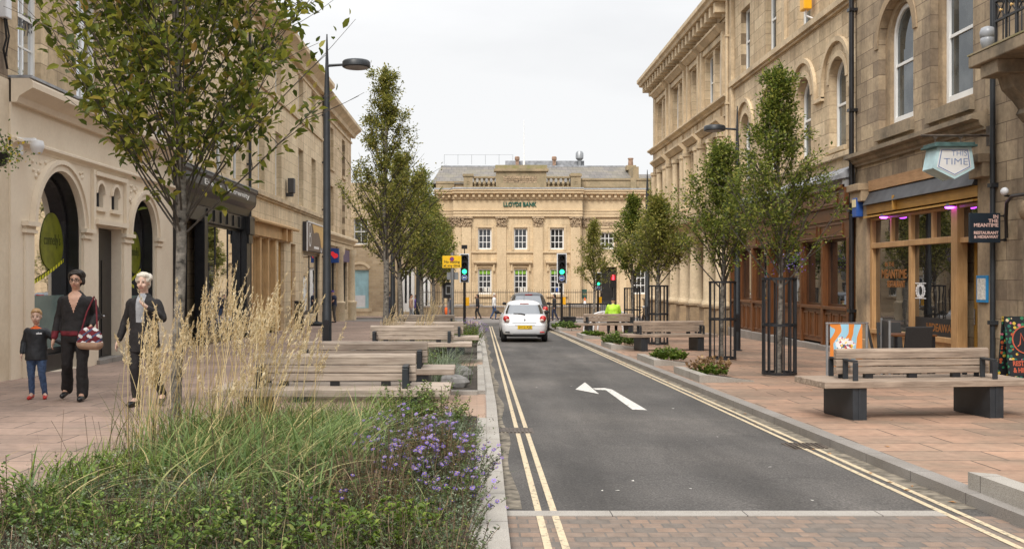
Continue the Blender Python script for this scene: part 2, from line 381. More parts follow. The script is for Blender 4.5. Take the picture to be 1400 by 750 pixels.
def paintline(name,c):
    m,t,b=nt(name); co=objco(t); n=noise(t,co,26,5,0.7); r_=ramp(t,[(0.36,(0.13,0.115,0.10)),(0.43,tuple(x*0.8 for x in c)),(0.7,c)]); t.links.new(n.outputs['Fac'],r_.inputs[0])
    t.links.new(r_.outputs[0],b.inputs['Base Color']); b.inputs['Roughness'].default_value=0.7; return m
M['yellow_line']=paintline('yellow_line',(0.64,0.52,0.345))
M['white_line']=paintline('white_line',(0.72,0.69,0.64))
M['soil']=plain('soil',(0.045,0.035,0.026),0.95,0.5,7,bm=0.9)
M['rock']=plain('rock',(0.22,0.21,0.20),0.85,0.35,5,bm=0.6)
M['iron']=plain('iron',(0.09,0.07,0.055),0.6,0.4,9,metal=0.3)
M['bark']=plain('bark',(0.16,0.145,0.125),0.9,0.7,9,bm=0.8,stretch=(1.5,1.5,2.2))
M['bark_dark']=plain('bark_dark',(0.07,0.058,0.047),0.9,0.4,12,bm=0.6)
M['leaf_near']=foliage('leaf_near',[(0.0,(0.05,0.076,0.012)),(0.45,(0.13,0.16,0.024)),(0.8,(0.28,0.285,0.042)),(0.95,(0.40,0.36,0.065)),(1.0,(0.36,0.22,0.06))],0.5)
M['leaf_hornbeam']=foliage('leaf_hornbeam',[(0.0,(0.09,0.105,0.022)),(0.5,(0.21,0.225,0.045)),(0.85,(0.38,0.35,0.08)),(1.0,(0.48,0.41,0.14))],0.5)
M['leaf_hornbeam_green']=foliage('leaf_hornbeam_green',[(0.0,(0.06,0.090,0.017)),(0.5,(0.155,0.20,0.036)),(0.85,(0.30,0.33,0.06)),(1.0,(0.42,0.39,0.10))],0.5)
M['herb']=foliage('herb',[(0.0,(0.045,0.085,0.018)),(0.4,(0.10,0.165,0.034)),(0.75,(0.19,0.275,0.055)),(0.95,(0.34,0.42,0.10)),(1.0,(0.26,0.18,0.08))],0.35)
M['herb_grey']=foliage('herb_grey',[(0.0,(0.09,0.125,0.07)),(0.5,(0.18,0.225,0.13)),(1.0,(0.30,0.345,0.23))],0.35)
M['herb_lime']=foliage('herb_lime',[(0.0,(0.06,0.11,0.015)),(0.5,(0.13,0.20,0.03)),(1.0,(0.25,0.32,0.05))],0.4)
M['dry_stem']=foliage('dry_stem',[(0.0,(0.06,0.038,0.025)),(0.6,(0.13,0.085,0.053)),(1.0,(0.27,0.19,0.12))],0.1,0.8)
M['strap']=foliage('strap',[(0.0,(0.075,0.135,0.04)),(0.45,(0.17,0.25,0.075)),(0.78,(0.28,0.34,0.12)),(0.90,(0.52,0.43,0.2)),(1.0,(0.62,0.5,0.26))],0.4)
M['reed_leaf']=foliage('reed_leaf',[(0.0,(0.07,0.085,0.03)),(0.5,(0.15,0.15,0.05)),(0.8,(0.32,0.24,0.08)),(1.0,(0.45,0.33,0.13))],0.3)
M['plume']=foliage('plume',[(0.0,(0.60,0.46,0.26)),(0.5,(0.76,0.62,0.39)),(1.0,(0.86,0.76,0.55))],0.45,0.7)
M['straw']=foliage('straw',[(0.0,(0.50,0.36,0.15)),(0.5,(0.66,0.50,0.24)),(1.0,(0.78,0.64,0.38))],0.3,0.6)
M['aster']=foliage('aster',[(0.0,(0.11,0.065,0.30)),(0.5,(0.19,0.125,0.43)),(1.0,(0.34,0.26,0.62))],0.3,0.6)
M['aster_eye']=plain('aster_eye',(0.50,0.36,0.08),0.7)
M['aster_leaf']=foliage('aster_leaf',[(0.0,(0.035,0.052,0.022)),(0.5,(0.075,0.10,0.042)),(1.0,(0.14,0.165,0.07))],0.25)
M['rust_leaf']=foliage('rust_leaf',[(0.0,(0.05,0.04,0.012)),(0.5,(0.12,0.085,0.025)),(1.0,(0.24,0.15,0.05))],0.3)
M['sedum']=foliage('sedum',[(0.0,(0.16,0.09,0.045)),(0.6,(0.30,0.18,0.09)),(1.0,(0.42,0.28,0.13))],0.2)
M['yellow_petal']=foliage('yellow_petal',[(0.0,(0.6,0.42,0.02)),(1.0,(0.8,0.62,0.05))],0.3)
# people, vehicles, signs
M['skin']=plain('skin',(0.52,0.31,0.22),0.55,0.08,20)
M['skin_pale']=plain('skin_pale',(0.60,0.40,0.31),0.55,0.08,20)
M['lips']=plain('lips',(0.42,0.20,0.155),0.5,0.05)
M['eye']=plain('eye',(0.03,0.025,0.02),0.3,0.05)
M['hair_dark']=plain('hair_dark',(0.018,0.012,0.009),0.5,0.4,60,bm=0.6)
M['hair_white']=plain('hair_white',(0.62,0.57,0.49),0.6,0.15,60,bm=0.6)
M['hair_blond']=plain('hair_blond',(0.42,0.25,0.11),0.55,0.25,60,bm=0.6)
M['cloth_black']=plain('cloth_black',(0.016,0.014,0.015),0.85,0.35,14,bm=0.3)
M['cloth_puffer']=plain('cloth_puffer',(0.016,0.018,0.023),0.55,0.3,10)
M['cloth_grey']=plain('cloth_grey',(0.30,0.31,0.33),0.85,0.15,14)
M['cloth_red']=plain('cloth_red',(0.14,0.012,0.02),0.85,0.3,14)
M['cloth_orange']=plain('cloth_orange',(0.75,0.13,0.02),0.8,0.15,14)
M['cloth_white']=plain('cloth_white',(0.66,0.64,0.62),0.85,0.1,14)
M['cloth_navy']=plain('cloth_navy',(0.02,0.028,0.06),0.85,0.25,14)
M['cloth_tan']=plain('cloth_tan',(0.40,0.26,0.18),0.85,0.15,14)
M['cloth_purple']=plain('cloth_purple',(0.10,0.06,0.30),0.85,0.2,14)
M['denim']=plain('denim',(0.05,0.085,0.17),0.85,0.3,18)
M['trouser_grey']=plain('trouser_grey',(0.09,0.085,0.08),0.85,0.2,14)
M['shoe_red']=plain('shoe_red',(0.45,0.025,0.02),0.5,0.15)
M['hivis']=plain('hivis',(0.44,0.75,0.05),0.6,0.1,8)
M['car_white']=plain('car_white',(0.74,0.75,0.77),0.22,0.02,2)
M['car_grey']=plain('car_grey',(0.06,0.062,0.068),0.25,0.05,2)
M['car_glass']=glass('car_glass',(0.02,0.024,0.026),0.25,0.9)
M['rubber']=plain('rubber',(0.013,0.013,0.014),0.75,0.2,10)
M['chrome']=plain('chrome',(0.5,0.5,0.52),0.25,0.1,6,metal=0.9)
M['steel']=plain('steel',(0.30,0.31,0.32),0.45,0.12,6,metal=0.6)
M['tail_red']=plain('tail_red',(0.50,0.03,0.03),0.2,0.2,10)
M['lamp_clear']=plain('lamp_clear',(0.62,0.45,0.38),0.2,0.15,10)
M['plate_yellow']=plain('plate_yellow',(0.85,0.55,0.02),0.4,0.05)
M['sign_yellow']=plain('sign_yellow',(0.85,0.52,0.015),0.45,0.05)
M['sign_black']=plain('sign_black',(0.012,0.014,0.018),0.5,0.1)
M['sign_navy']=plain('sign_navy',(0.008,0.016,0.026),0.45,0.15)
M['sign_pink']=plain('sign_pink',(0.62,0.42,0.37),0.6,0.05)
M['sign_blue']=plain('sign_blue',(0.02,0.08,0.32),0.4,0.05)
M['ice_blue']=plain('ice_blue',(0.42,0.58,0.61),0.5,0.12,4)
M['ice_face']=plain('ice_face',(0.66,0.66,0.65),0.4,0.06,3)
M['ice_ink']=plain('ice_ink',(0.13,0.20,0.38),0.5,0.05)
M['teal_roof']=plain('teal_roof',(0.05,0.10,0.095),0.6,0.3,8)
M['bank_green']=plain('bank_green',(0.0,0.09,0.06),0.4,0.1)
M['lime']=plain('lime',(0.20,0.42,0.03),0.5,0.1)
M['oval_green']=plain('oval_green',(0.15,0.165,0.012),0.35,0.25,5)
M['oval_ink']=plain('oval_ink',(0.03,0.04,0.01),0.5,0.1)
M['tape']=None
def tape():
    m,t,b=nt('tape'); co=objco(t); w=N(t,'ShaderNodeTexWave'); w.inputs['Scale'].default_value=2.6; w.inputs['Distortion'].default_value=0.0
    t.links.new(co,w.inputs['Vector']); w.bands_direction='Y'
    r_=ramp(t,[(0.72,(0.62,0.62,0.03)),(0.78,(0.03,0.03,0.01))]); t.links.new(w.outputs['Fac'],r_.inputs[0]); t.links.new(r_.outputs[0],b.inputs['Base Color']); return m
M['tape']=tape()
M['green_on']=emit('green_on',(0.03,0.85,0.32),1.9)
M['red_on']=emit('red_on',(1.0,0.04,0.06),2.2)
M['purple_on']=emit('purple_on',(0.55,0.08,1.0),4.5)
M['lens_off']=plain('lens_off',(0.02,0.018,0.015),0.3,0.1)
M['gold']=plain('gold',(0.62,0.40,0.15),0.5,0.1)
M['sign_brown']=plain('sign_brown',(0.115,0.085,0.07),0.5,0.15)
M['fascia_purple']=plain('fascia_purple',(0.075,0.055,0.13),0.5,0.1)
M['sky_blue_paint']=plain('sky_blue_paint',(0.38,0.60,0.66),0.5,0.1,3)
M['menu_blue']=plain('menu_blue',(0.02,0.22,0.48),0.4,0.1)
M['paper']=plain('paper',(0.62,0.60,0.55),0.7,0.25,25)
M['terracotta']=plain('terracotta',(0.30,0.19,0.13),0.8,0.3,6)
M['orange_ink']=plain('orange_ink',(0.26,0.10,0.02),0.5,0.2)
M['red_ink']=plain('red_ink',(0.50,0.10,0.05),0.5,0.1)
M['alarm_yellow']=plain('alarm_yellow',(0.85,0.42,0.01),0.4,0.05)
M['wicker']=plain('wicker',(0.018,0.017,0.017),0.6,0.3,60,bm=0.6)
M['plastic_white']=plain('plastic_white',(0.72,0.73,0.75),0.4,0.05)
def banner_mat():
    m,t,b=nt('banner'); co=objco(t)
    n=noise(t,co,1.6,2); sp=N(t,'ShaderNodeSeparateXYZ'); t.links.new(co,sp.inputs[0])
    a=N(t,'ShaderNodeMath',operation='MULTIPLY_ADD'); t.links.new(n.outputs['Fac'],a.inputs[0]); a.inputs[1].default_value=0.55; t.links.new(sp.outputs['X'],a.inputs[2])
    s_=N(t,'ShaderNodeMath',operation='MULTIPLY'); t.links.new(a.outputs[0],s_.inputs[0]); s_.inputs[1].default_value=27.0
    si=N(t,'ShaderNodeMath',operation='SINE'); t.links.new(s_.outputs[0],si.inputs[0])
    r_=ramp(t,[(0.10,(0.30,0.56,0.72)),(0.16,(0.72,0.24,0.04))]); t.links.new(si.outputs[0],r_.inputs[0]); r_.color_ramp.interpolation='CONSTANT'
    # a splash of many colours in the middle
    vo=N(t,'ShaderNodeTexVoronoi'); vo.inputs['Scale'].default_value=32.0; t.links.new(co,vo.inputs['Vector'])
    hs=N(t,'ShaderNodeSeparateColor'); t.links.new(vo.outputs['Color'],hs.inputs[0])
    r2=ramp(t,[(0.0,(0.75,0.75,0.78)),(0.4,(0.80,0.79,0.76)),(0.55,(0.10,0.12,0.16)),(0.68,(0.80,0.60,0.05)),(0.8,(0.45,0.05,0.07)),(1.0,(0.70,0.26,0.05))]); r2.color_ramp.interpolation='CONSTANT'
    t.links.new(hs.outputs[0],r2.inputs[0])
    di=N(t,'ShaderNodeVectorMath',operation='DISTANCE'); t.links.new(co,di.inputs[0]); di.inputs[1].default_value=(-0.02,0,0.62)
    nn=noise(t,co,11,3); ad=N(t,'ShaderNodeMath',operation='MULTIPLY_ADD'); t.links.new(nn.outputs['Fac'],ad.inputs[0]); ad.inputs[1].default_value=0.22; t.links.new(di.outputs['Value'],ad.inputs[2])
    lt=N(t,'ShaderNodeMath',operation='LESS_THAN'); t.links.new(ad.outputs[0],lt.inputs[0]); lt.inputs[1].default_value=0.25
    c=mixc(t,lt.outputs[0],r_.outputs[0],r2.outputs[0]); t.links.new(c,b.inputs['Base Color']); b.inputs['Roughness'].default_value=0.6; return m
M['banner']=banner_mat()
def floral():
    m,t,b=nt('floral'); co=objco(t)
    vo=N(t,'ShaderNodeTexVoronoi'); vo.inputs['Scale'].default_value=15.0; t.links.new(co,vo.inputs['Vector'])
    hs=N(t,'ShaderNodeSeparateColor'); t.links.new(vo.outputs['Color'],hs.inputs[0])
    r2=ramp(t,[(0.0,(0.02,0.13,0.10)),(0.3,(0.03,0.20,0.09)),(0.5,(0.60,0.42,0.06)),(0.62,(0.55,0.16,0.22)),(0.75,(0.42,0.09,0.03)),(0.88,(0.65,0.50,0.30))]); r2.color_ramp.interpolation='CONSTANT'; t.links.new(hs.outputs[0],r2.inputs[0])
    lt=N(t,'ShaderNodeMath',operation='LESS_THAN'); t.links.new(vo.outputs['Distance'],lt.inputs[0]); lt.inputs[1].default_value=0.42
    c=mixc(t,lt.outputs[0],(0.010,0.014,0.018),r2.outputs[0]); t.links.new(c,b.inputs['Base Color']); b.inputs['Roughness'].default_value=0.5; return m
M['floral']=floral()
# ------------------------------------------------------------------ the setting
def lerp_pts(pts,y):
    if y<=pts[0][0]: return pts[0][1]
    for (a,va),(b_,vb) in zip(pts,pts[1:]):
        if y<=b_: return va+(vb-va)*(y-a)/(b_-a)
    return pts[-1][1]
KLP=[(-12,0.13),(6,0.19),(13.5,0.255),(33,0.25),(56,0.22)]
def kL(y): return lerp_pts(KLP,y)
def kR(y): return 3.58-0.0088*max(y,-5) if y<46 else 3.175+0.16*(max(y-46,0))**1.6
def ysteps(a,b,n): return [a+(b-a)*i/n for i in range(n+1)]
def strip(mb,xl,xr,ys,h):
    for a,b_ in zip(ys,ys[1:]):
        mb.quad((xl(a),a,gz(a)+h),(xr(a),a,gz(a)+h),(xr(b_),b_,gz(b_)+h),(xl(b_),b_,gz(b_)+h))
def bar(mb,xl,xr,ys,h0,h1):
    strip(mb,xl,xr,ys,h1)
    for a,b_ in zip(ys,ys[1:]):
        for x in (xl,xr):
            mb.quad((x(a),a,gz(a)+h0),(x(b_),b_,gz(b_)+h0),(x(b_),b_,gz(b_)+h1),(x(a),a,gz(a)+h1))
    for a in (ys[0],ys[-1]):
        mb.quad((xl(a),a,gz(a)+h0),(xr(a),a,gz(a)+h0),(xr(a),a,gz(a)+h1),(xl(a),a,gz(a)+h1))
def struct(mb,name,m,**k): return tag(mb.build(name,m,**k),kind='structure')
c_=lambda v:(lambda y:v)
mb=MB(); strip(mb,c_(-400),c_(400),[-80,-40,-10,0,20,40,60,90,140,500],-0.10); struct(mb,'ground',plain('ground_mat',(0.16,0.14,0.12),0.95,0.3,0.3))
mb=MB(); strip(mb,kL,kR,ysteps(6.97,57,60),0.0); struct(mb,'road',M['asphalt'])
mb=MB(); strip(mb,kL,kR,ysteps(-12,6.97,12),0.0); struct(mb,'sett_crossing',M['setts'])
mb=MB(); bar(mb,lambda y:kL(y)+0.0,lambda y:kR(y)-0.32,[6.97,7.13],-0.05,0.006); struct(mb,'granite_strip',M['granite_x'])
mb=MB(); strip(mb,lambda y:kR(y)-0.19-0.03*math.sin(y*2.3),kR,ysteps(7.2,46,80),0.0025); strip(mb,kL,lambda y:kL(y)+0.09+0.03*math.sin(y*1.9),ysteps(7.2,50,80),0.0025); struct(mb,'gutter',plain('gutter_dirt',(0.17,0.145,0.11),0.9,0.55,9,bm=0.4,bscale=60))
mb=MB(); strip(mb,c_(-70),c_(70),[57,58.5,60,62,64,66],0.0); struct(mb,'cross_road',M['asphalt_far'])
mb=MB(); bar(mb,c_(-70),c_(70),[66,68,70,72.5],-0.05,PAVE); struct(mb,'far_pavement',M['slab_left'])
mb=MB(); bar(mb,c_(-70),c_(70),[65.85,66.0],-0.05,PAVE+0.004); struct(mb,'far_kerb',M['granite_dark'])
mb=MB(); bar(mb,c_(-12),lambda y:kL(y)-0.13,ysteps(-12,57,48),-0.08,PAVE); bar(mb,c_(-40),c_(-12),ysteps(64.3,66,2),-0.08,PAVE-0.02); struct(mb,'left_pavement',M['slab_left'])
mb=MB(); bar(mb,lambda y:kR(y)+0.17,c_(12),ysteps(-12,56,48),-0.08,PAVE); struct(mb,'right_pavement',M['slab_right'])
mb=MB(); bar(mb,lambda y:kL(y)-0.13,kL,ysteps(-12,57,60),-0.08,PAVE+0.003); struct(mb,'left_kerb',M['granite'],bevel=0.012)
mb=MB(); bar(mb,kR,lambda y:kR(y)+0.17,ysteps(-12,56,80),-0.08,PAVE+0.004); struct(mb,'right_kerb',M['granite_dark'],bevel=0.012)
# yellow lines, arrow
def lline(off): return (lambda y:0.372+0.0045*y+off)
def rline(off): return (lambda y:3.225-0.0036*y+off)
for nm,fn in (('l0',lline(0)),('l1',lline(0.106)),('r0',rline(0)),('r1',rline(0.108))):
    mb=MB(); ys=ysteps(1.5,11.15,14) if nm[0]=='l' else ysteps(1.5,50,60)
    strip(mb,fn,lambda y,fn=fn:fn(y)+0.047,ys,0.0045)
    if nm[0]=='l': strip(mb,fn,lambda y,fn=fn:fn(y)+0.047,ysteps(11.62,50,50),0.0045)
    struct(mb,'yellow_line',M['yellow_line'])
mb=MB()
pts=[gpt(x,y,0.005) for x,y in ((786.7,531.8),(799.7,522.1),(818.9,537.9),(810.2,530.2),(814.6,532.2),(826.6,529.9),(828.5,532.8),(836.4,531.8),(864.7,559.3),(884.7,560))]
mb.add([tuple(p) for p in pts],[(0,2,1),(3,4,6,5),(5,6,7),(6,8,9,7)]); struct(mb,'road_arrow',M['white_line'])
# gully grate
t=thing('drain_grate','rusty iron gully grate crossing the left double yellow lines','drain',(0.41,11.38,gz(11.38)))
mb=MB(); mb.box(-0.20,0.22,-0.2,0.2,-0.03,0.004); mb.build('frame',M['iron'],t)
mb=MB()
for i in range(9):
    x=-0.17+i*0.042; mb.box(x,x+0.022,-0.17,0.17,0.0045,0.013)
mb.build('grating',M['iron'],t)
for pp,yy in ((kR(10.25)-0.2,10.2),):
    t2=thing('drain_grate','small iron gully grate beside the right kerb near the bench','drain',(pp,yy,gz(yy)))
    mb=MB(); mb.box(-0.2,0.19,-0.2,0.2,-0.03,0.004); mb.build('frame',M['iron'],t2)
    mb=MB()
    for i in range(8):
        x=-0.17+i*0.043; mb.box(x,x+0.022,-0.17,0.17,0.0045,0.012)
    mb.build('grating',M['iron'],t2)
# litter specks on the road: bits of paper, fallen leaves
rg=np.random.default_rng(3)
mb=MB()
for i in range(26):
    y=7.4+24*rg.random()**1.6; x=0.4+2.9*rg.random(); s_=0.010+0.014*rg.random()
    a=rg.random()*6; pts=[(x+s_*math.cos(a+k*2.1)*(1.4 if k==0 else 0.8),y+s_*math.sin(a+k*2.1),gz(y)+0.006+0.004*(k==1)) for k in range(3)]
    mb.poly(pts)
tag(mb.build('litter',M['paper']),'scattered pale scraps of litter lying on the dark asphalt','litter',kind='stuff')
mb=MB()
for i in range(70):
    y=7.0+22*rg.random(); x=(kR(y)-0.02-0.22*rg.random()) if rg.random()<0.6 else kR(y)+0.2+3.5*rg.random(); h=0.006 if x<kR(y) else PAVE+0.006
    s_=0.014+0.012*rg.random(); a=rg.random()*6
    mb.poly([(x+s_*math.cos(a+k*1.57)*(1.5 if k%2==0 else 0.7),y+s_*math.sin(a+k*1.57)*(1.5 if k%2==0 else 0.7),gz(y)+h+0.005*(k%2)) for k in range(4)])
tag(mb.build('fallen_leaves',plain('fallen_leaf',(0.36,0.17,0.05),0.7,0.5,9)),'small dry leaves scattered along the right kerb and pavement','leaves',kind='stuff')

# ------------------------------------------------------------------ building tools
def FL(u,v,w): return (XL+w,u,v)
def FR(u,v,w): return (XR-w,u,v)
def FF(Y): return lambda u,v,w:(u,Y-w,v)
def arc(cu,cv,r,n=14,a0=math.pi,a1=0.0): return [(cu+r*math.cos(a0+(a1-a0)*i/n),cv+r*math.sin(a0+(a1-a0)*i/n)) for i in range(n+1)]
def wall(mb,f,u0,u1,v0,v1,holes,depth=0.25,w=0.0):
    for u in (u0,u1): mb.quad(f(u,v0,w),f(u,v1,w),f(u,v1,w-0.12),f(u,v0,w-0.12))
    us=sorted(set([u0,u1]+[x for h in holes for x in (h[0],h[1])])); vs=sorted(set([v0,v1]+[x for h in holes for x in (h[2],h[3])]))
    us=[u for u in us if u0-1e-6<=u<=u1+1e-6]; vs=[v for v in vs if v0-1e-6<=v<=v1+1e-6]
    for a,b_ in zip(us,us[1:]):
        for c,d in zip(vs,vs[1:]):
            mu,mv=(a+b_)/2,(c+d)/2
            if any(h[0]<mu<h[1] and h[2]<mv<h[3] for h in holes): continue
            mb.quad(f(a,c,w),f(b_,c,w),f(b_,d,w),f(a,d,w))
    for h in holes:
        a,b_,c,d=h[:4]; ar=len(h)>4 and h[4]
        if ar:
            r=(b_-a)/2; sp=d-r; pts=arc((a+b_)/2,sp,r)
            half=len(pts)//2
            for i in range(len(pts)-1):
                corner=(a,d) if i<half else (b_,d)
                mb.add([f(*pts[i],w),f(*pts[i+1],w),f(*corner,w)],[(0,1,2)])
                mb.quad(f(*pts[i],w),f(*pts[i+1],w),f(*pts[i+1],w-depth),f(*pts[i],w-depth))
            top=sp
        else:
            top=d; mb.quad(f(a,d,w),f(b_,d,w),f(b_,d,w-depth),f(a,d,w-depth))
        mb.quad(f(a,c,w),f(a,top,w),f(a,top,w-depth),f(a,c,w-depth))
        mb.quad(f(b_,c,w),f(b_,top,w),f(b_,top,w-depth),f(b_,c,w-depth))
        mb.quad(f(a,c,w),f(b_,c,w),f(b_,c,w-depth),f(a,c,w-depth))
def ring(mb,f,cu,cv,r0,r1,w0,w1,n=16,a0=math.pi,a1=0.0):
    A=arc(cu,cv,r0,n,a0,a1); Bq=arc(cu,cv,r1,n,a0,a1)
    full=abs(abs(a1-a0)-2*math.pi)<0.02; m_=n if full else n+1; v=[]; fs=[]
    for i in range(m_): v+= [f(*A[i],w0),f(*A[i],w1),f(*Bq[i],w1),f(*Bq[i],w0)]
    for i in range(n):
        j=(i+1)%m_
        for k in range(4): fs.append((4*i+k,4*i+(k+1)%4,4*j+(k+1)%4,4*j+k))
    if not full: fs+= [(0,1,2,3),(4*n+3,4*n+2,4*n+1,4*n)]
    mb.add(v,fs)
def window(f,u0,u1,v0,v1,w,parent,loc,archd=False,nx=1,ny=1,gm='glass_up',fm='white_paint',fr=0.07,bar_=0.028,meet=True,sill=None,sillm='trim_mid',name='window',panelm=None):
    mb=MB(); r=(u1-u0)/2; top=v1-r if archd else v1
    mb.fbox(f,u0,u0+fr,v0,top,w-0.05,w+0.03); mb.fbox(f,u1-fr,u1,v0,top,w-0.05,w+0.03)
    mb.fbox(f,u0+fr,u1-fr,v0,v0+fr*1.25,w-0.05,w+0.025)
    if archd: ring(mb,f,(u0+u1)/2,top,r-fr,r,w-0.05,w+0.03)
    else: mb.fbox(f,u0+fr,u1-fr,v1-fr,v1,w-0.05,w+0.03)
    if meet:
        vm=v0+(v1-v0)*0.5; mb.fbox(f,u0+fr,u1-fr,vm-0.03,vm+0.03,w-0.045,w+0.015)
    for i in range(1,nx):
        u=u0+fr+(u1-u0-2*fr)*i/nx; mb.fbox(f,u-bar_/2,u+bar_/2,v0+fr,(v1-fr) if not archd else v1-fr*1.2,w-0.04,w+0.008)
    for j in range(1,ny):
        v=v0+fr+(v1-v0-2*fr)*j/ny
        if meet and abs(v-(v0+v1)/2)<0.05: continue
        mb.fbox(f,u0+fr,u1-fr,v-bar_/2,v+bar_/2,w-0.038,w+0.006)
    fo=mb.build(name,M[fm],parent,loc)
    mb=MB()
    if archd: pl=[(u0+fr*.5,v0+fr*.5),(u1-fr*.5,v0+fr*.5)]+[(a,b_) for a,b_ in arc((u0+u1)/2,top,r-fr*.5,14,0,math.pi)]
    else: pl=[(u0+fr*.5,v0+fr*.5),(u1-fr*.5,v0+fr*.5),(u1-fr*.5,v1-fr*.5),(u0+fr*.5,v1-fr*.5)]
    mb.prism(pl,f,w-0.03,w-0.018); mb.build('pane',M[gm],fo,None if False else loc)
    if sill:
        mb=MB(); mb.fbox(f,u0-0.12,u1+0.12,v0-sill,v0-0.002,w-0.02,0.09); mb.build('sill',M[sillm],fo,loc,bevel=0.01)
    return fo
CORN=lambda v,h,p:[(0.0,v),(p*0.35,v),(p*0.45,v+h*0.25),(p*0.75,v+h*0.45),(p,v+h*0.6),(p,v+h*0.85),(p*0.85,v+h),(-0.05,v+h)]
def pipe(f,u,v0,v1,parent,loc,r=0.055,m='charcoal',w=0.1):
    mb=MB(); mb.tube([f(u,v0,w),f(u,v1,w)],r,10)
    v=v0+1.1
    while v<v1: mb.fbox(f,u-r*1.5,u+r*1.5,v,v+0.07,0.0,w+r*1.35); v+=2.4
    return mb.build('drainpipe',M[m],parent,loc,smooth=40)
def building(name,label,f,u0,u1,v1,depth=8.0,cat='building',roofm='slate',rise=1.6,backm='stone_mid'):
    um=(u0+u1)/2; p=f(um,0,0); y=p[1]; loc=Vector((p[0],p[1],gz(y)))
    t=thing(name,label,cat,loc)
    mb=MB(); base=min(gz(f(u0,0,0)[1]),gz(f(u1,0,0)[1]))-0.3
    a=[f(u0+.002,base,-0.45),f(u1-.002,base,-0.45),f(u1-.002,base,-depth),f(u0+.002,base,-depth)]
    b_=[(q[0],q[1],v1-0.02) for q in a]
    mb.add(a+b_,[(0,1,5,4),(1,2,6,5),(2,3,7,6),(3,0,4,7),(0,1,2,3),(4,5,6,7)])
    for u in (u0,u1):   # gable ends up to the facade
        q0=f(u,base,0); q1=f(u,base,-0.45); mb.quad(q0,q1,(q1[0],q1[1],v1),(q0[0],q0[1],v1))
    mb.build('rear_wall',M[backm],t,loc)
    mb=MB(); mb.profile([(-0.3,v1+0.0),(-0.3,v1+0.12),(-depth/2,v1+rise),(-depth+0.2,v1+0.12),(-depth+0.2,v1)],f,u0,u1)
    mb.build('roof',M[roofm],t,loc)
    return t,loc
def gtop(f,u): return gz(f(u,0,0)[1])+PAVE

# ================================================================== LEFT ROW
# house at the left edge of the picture
t,L=building('stone_house','soot stained sandstone house with pale painted base at the left edge',FL,6.0,17.25,12.0)
mb=MB(); wall(mb,FL,6.0,17.25,4.85,12.0,[(9,10.2,5.3,7.5),(13.2,14.4,5.3,7.5)]); mb.build('wall',M['stone_dark'],t,L)
for a in (9,13.2): window(FL,a,a+1.2,5.3,7.5,-0.2,t,L,nx=2,sill=0.15)
mb=MB(); wall(mb,FL,6.0,17.26,-0.6,4.85,[(8,10,0.6,3.2),(12,14,0.6,3.2)],w=0.02); mb.build('shop_front',M['cream_stain'],t,L)
for a in (8,12): window(FL,a,a+2,0.6,3.2,-0.15,t,L,meet=False,gm='glass_shop')
o=thing('meter_box','small white electrical box on the dark stone wall above the cream ledge','box',FL(17.02,6.0,0))
lo=FL(17.02,6.0,0); mb=MB(); mb.fbox(FL,16.92,17.12,5.82,6.2,0.0,0.13); mb.build('case',M['plastic_white'],o,lo,bevel=0.02)
mb=MB(); mb.tube([FL(17.0,5.82,0.06),FL(17.03,5.5,0.08),FL(16.98,5.3,0.05),FL(17.1,5.0,0.06)],0.02,6); mb.tube([FL(17.06,5.82,0.06),FL(17.1,5.55,0.09),FL(17.04,5.2,0.06)],0.015,6); mb.build('cable',M['black_paint'],o,lo)

# cream salon
u0,u1=17.25,26.45
t,L=building('salon_building','cream painted shopfront with round arched windows and green oval logos',FL,u0,u1,12.0)
mb=MB()
W1=[(17.62,18.55),(20.2,21.4),(23.1,24.2),(25.3,26.2)]
wall(mb,FL,u0,u1,4.9,12.0,[(a,b_,4.98,7.25) for a,b_ in W1]+[(a,b_,8.75,10.5) for a,b_ in W1]); mb.build('wall',M['stone_mid'],t,L)
for a,b_ in W1:
    window(FL,a,b_,4.98,7.25,-0.14,t,L,nx=2,ny=4,gm='curtain'); window(FL,a,b_,8.75,10.5,-0.18,t,L,nx=2,ny=4)
g=MB()
A1=(18.16,20.33,gtop(FL,19.2)+0.0,3.52,True); D=(21.25,22.62,gtop(FL,22)-0.02,2.58); A2=(23.2,24.95,gtop(FL,24),3.36,True)
S1=(21.1,21.52,2.98,3.48,True); S2=(22.0,22.42,2.98,3.48,True)
wall(g,FL,u0,u1,-0.6,4.9,[A1,A2,D,S1,S2],depth=0.38,w=0.05)
g.build('shop_front',M['cream_paint'],t,L)
mb=MB()
mb.profile(CORN(4.48,0.40,0.42),FL,u0,u1)
mb.profile(CORN(3.74,0.15,0.16),FL,u0,u1)
for a,b_ in ((17.72,18.08),(20.36,20.75),(22.68,23.16),(25.0,25.4)):  # pilasters with caps and bases
    gg=gtop(FL,a)
    mb.fbox(FL,a,b_,gg,2.3,0.052,0.09); mb.fbox(FL,a-0.05,b_+0.05,2.3,2.36,0.052,0.13); mb.fbox(FL,a-0.02,b_+0.02,2.36,2.42,0.052,0.11); mb.fbox(FL,a-0.07,b_+0.07,2.42,2.5,0.052,0.17)
    mb.fbox(FL,a-0.05,b_+0.05,gg,gg+0.42,0.053,0.14); mb.fbox(FL,a-0.03,b_+0.03,gg+0.42,gg+0.5,0.053,0.12)
for A in (A1,A2):
    r=(A[1]-A[0])/2; cu=(A[0]+A[1])/2; ring(mb,FL,cu,A[3]-r,r,r+0.12,0.052,0.12,20); ring(mb,FL,cu,A[3]-r,r+0.12,r+0.2,0.052,0.16,20)
for S in (S1,S2):
    r=(S[1]-S[0])/2; cu=(S[0]+S[1])/2; ring(mb,FL,cu,S[3]-r,r,r+0.07,0.052,0.1,12); mb.fbox(FL,S[0]-0.1,S[1]+0.1,S[2]-0.08,S[2]-0.002,0.052,0.12)
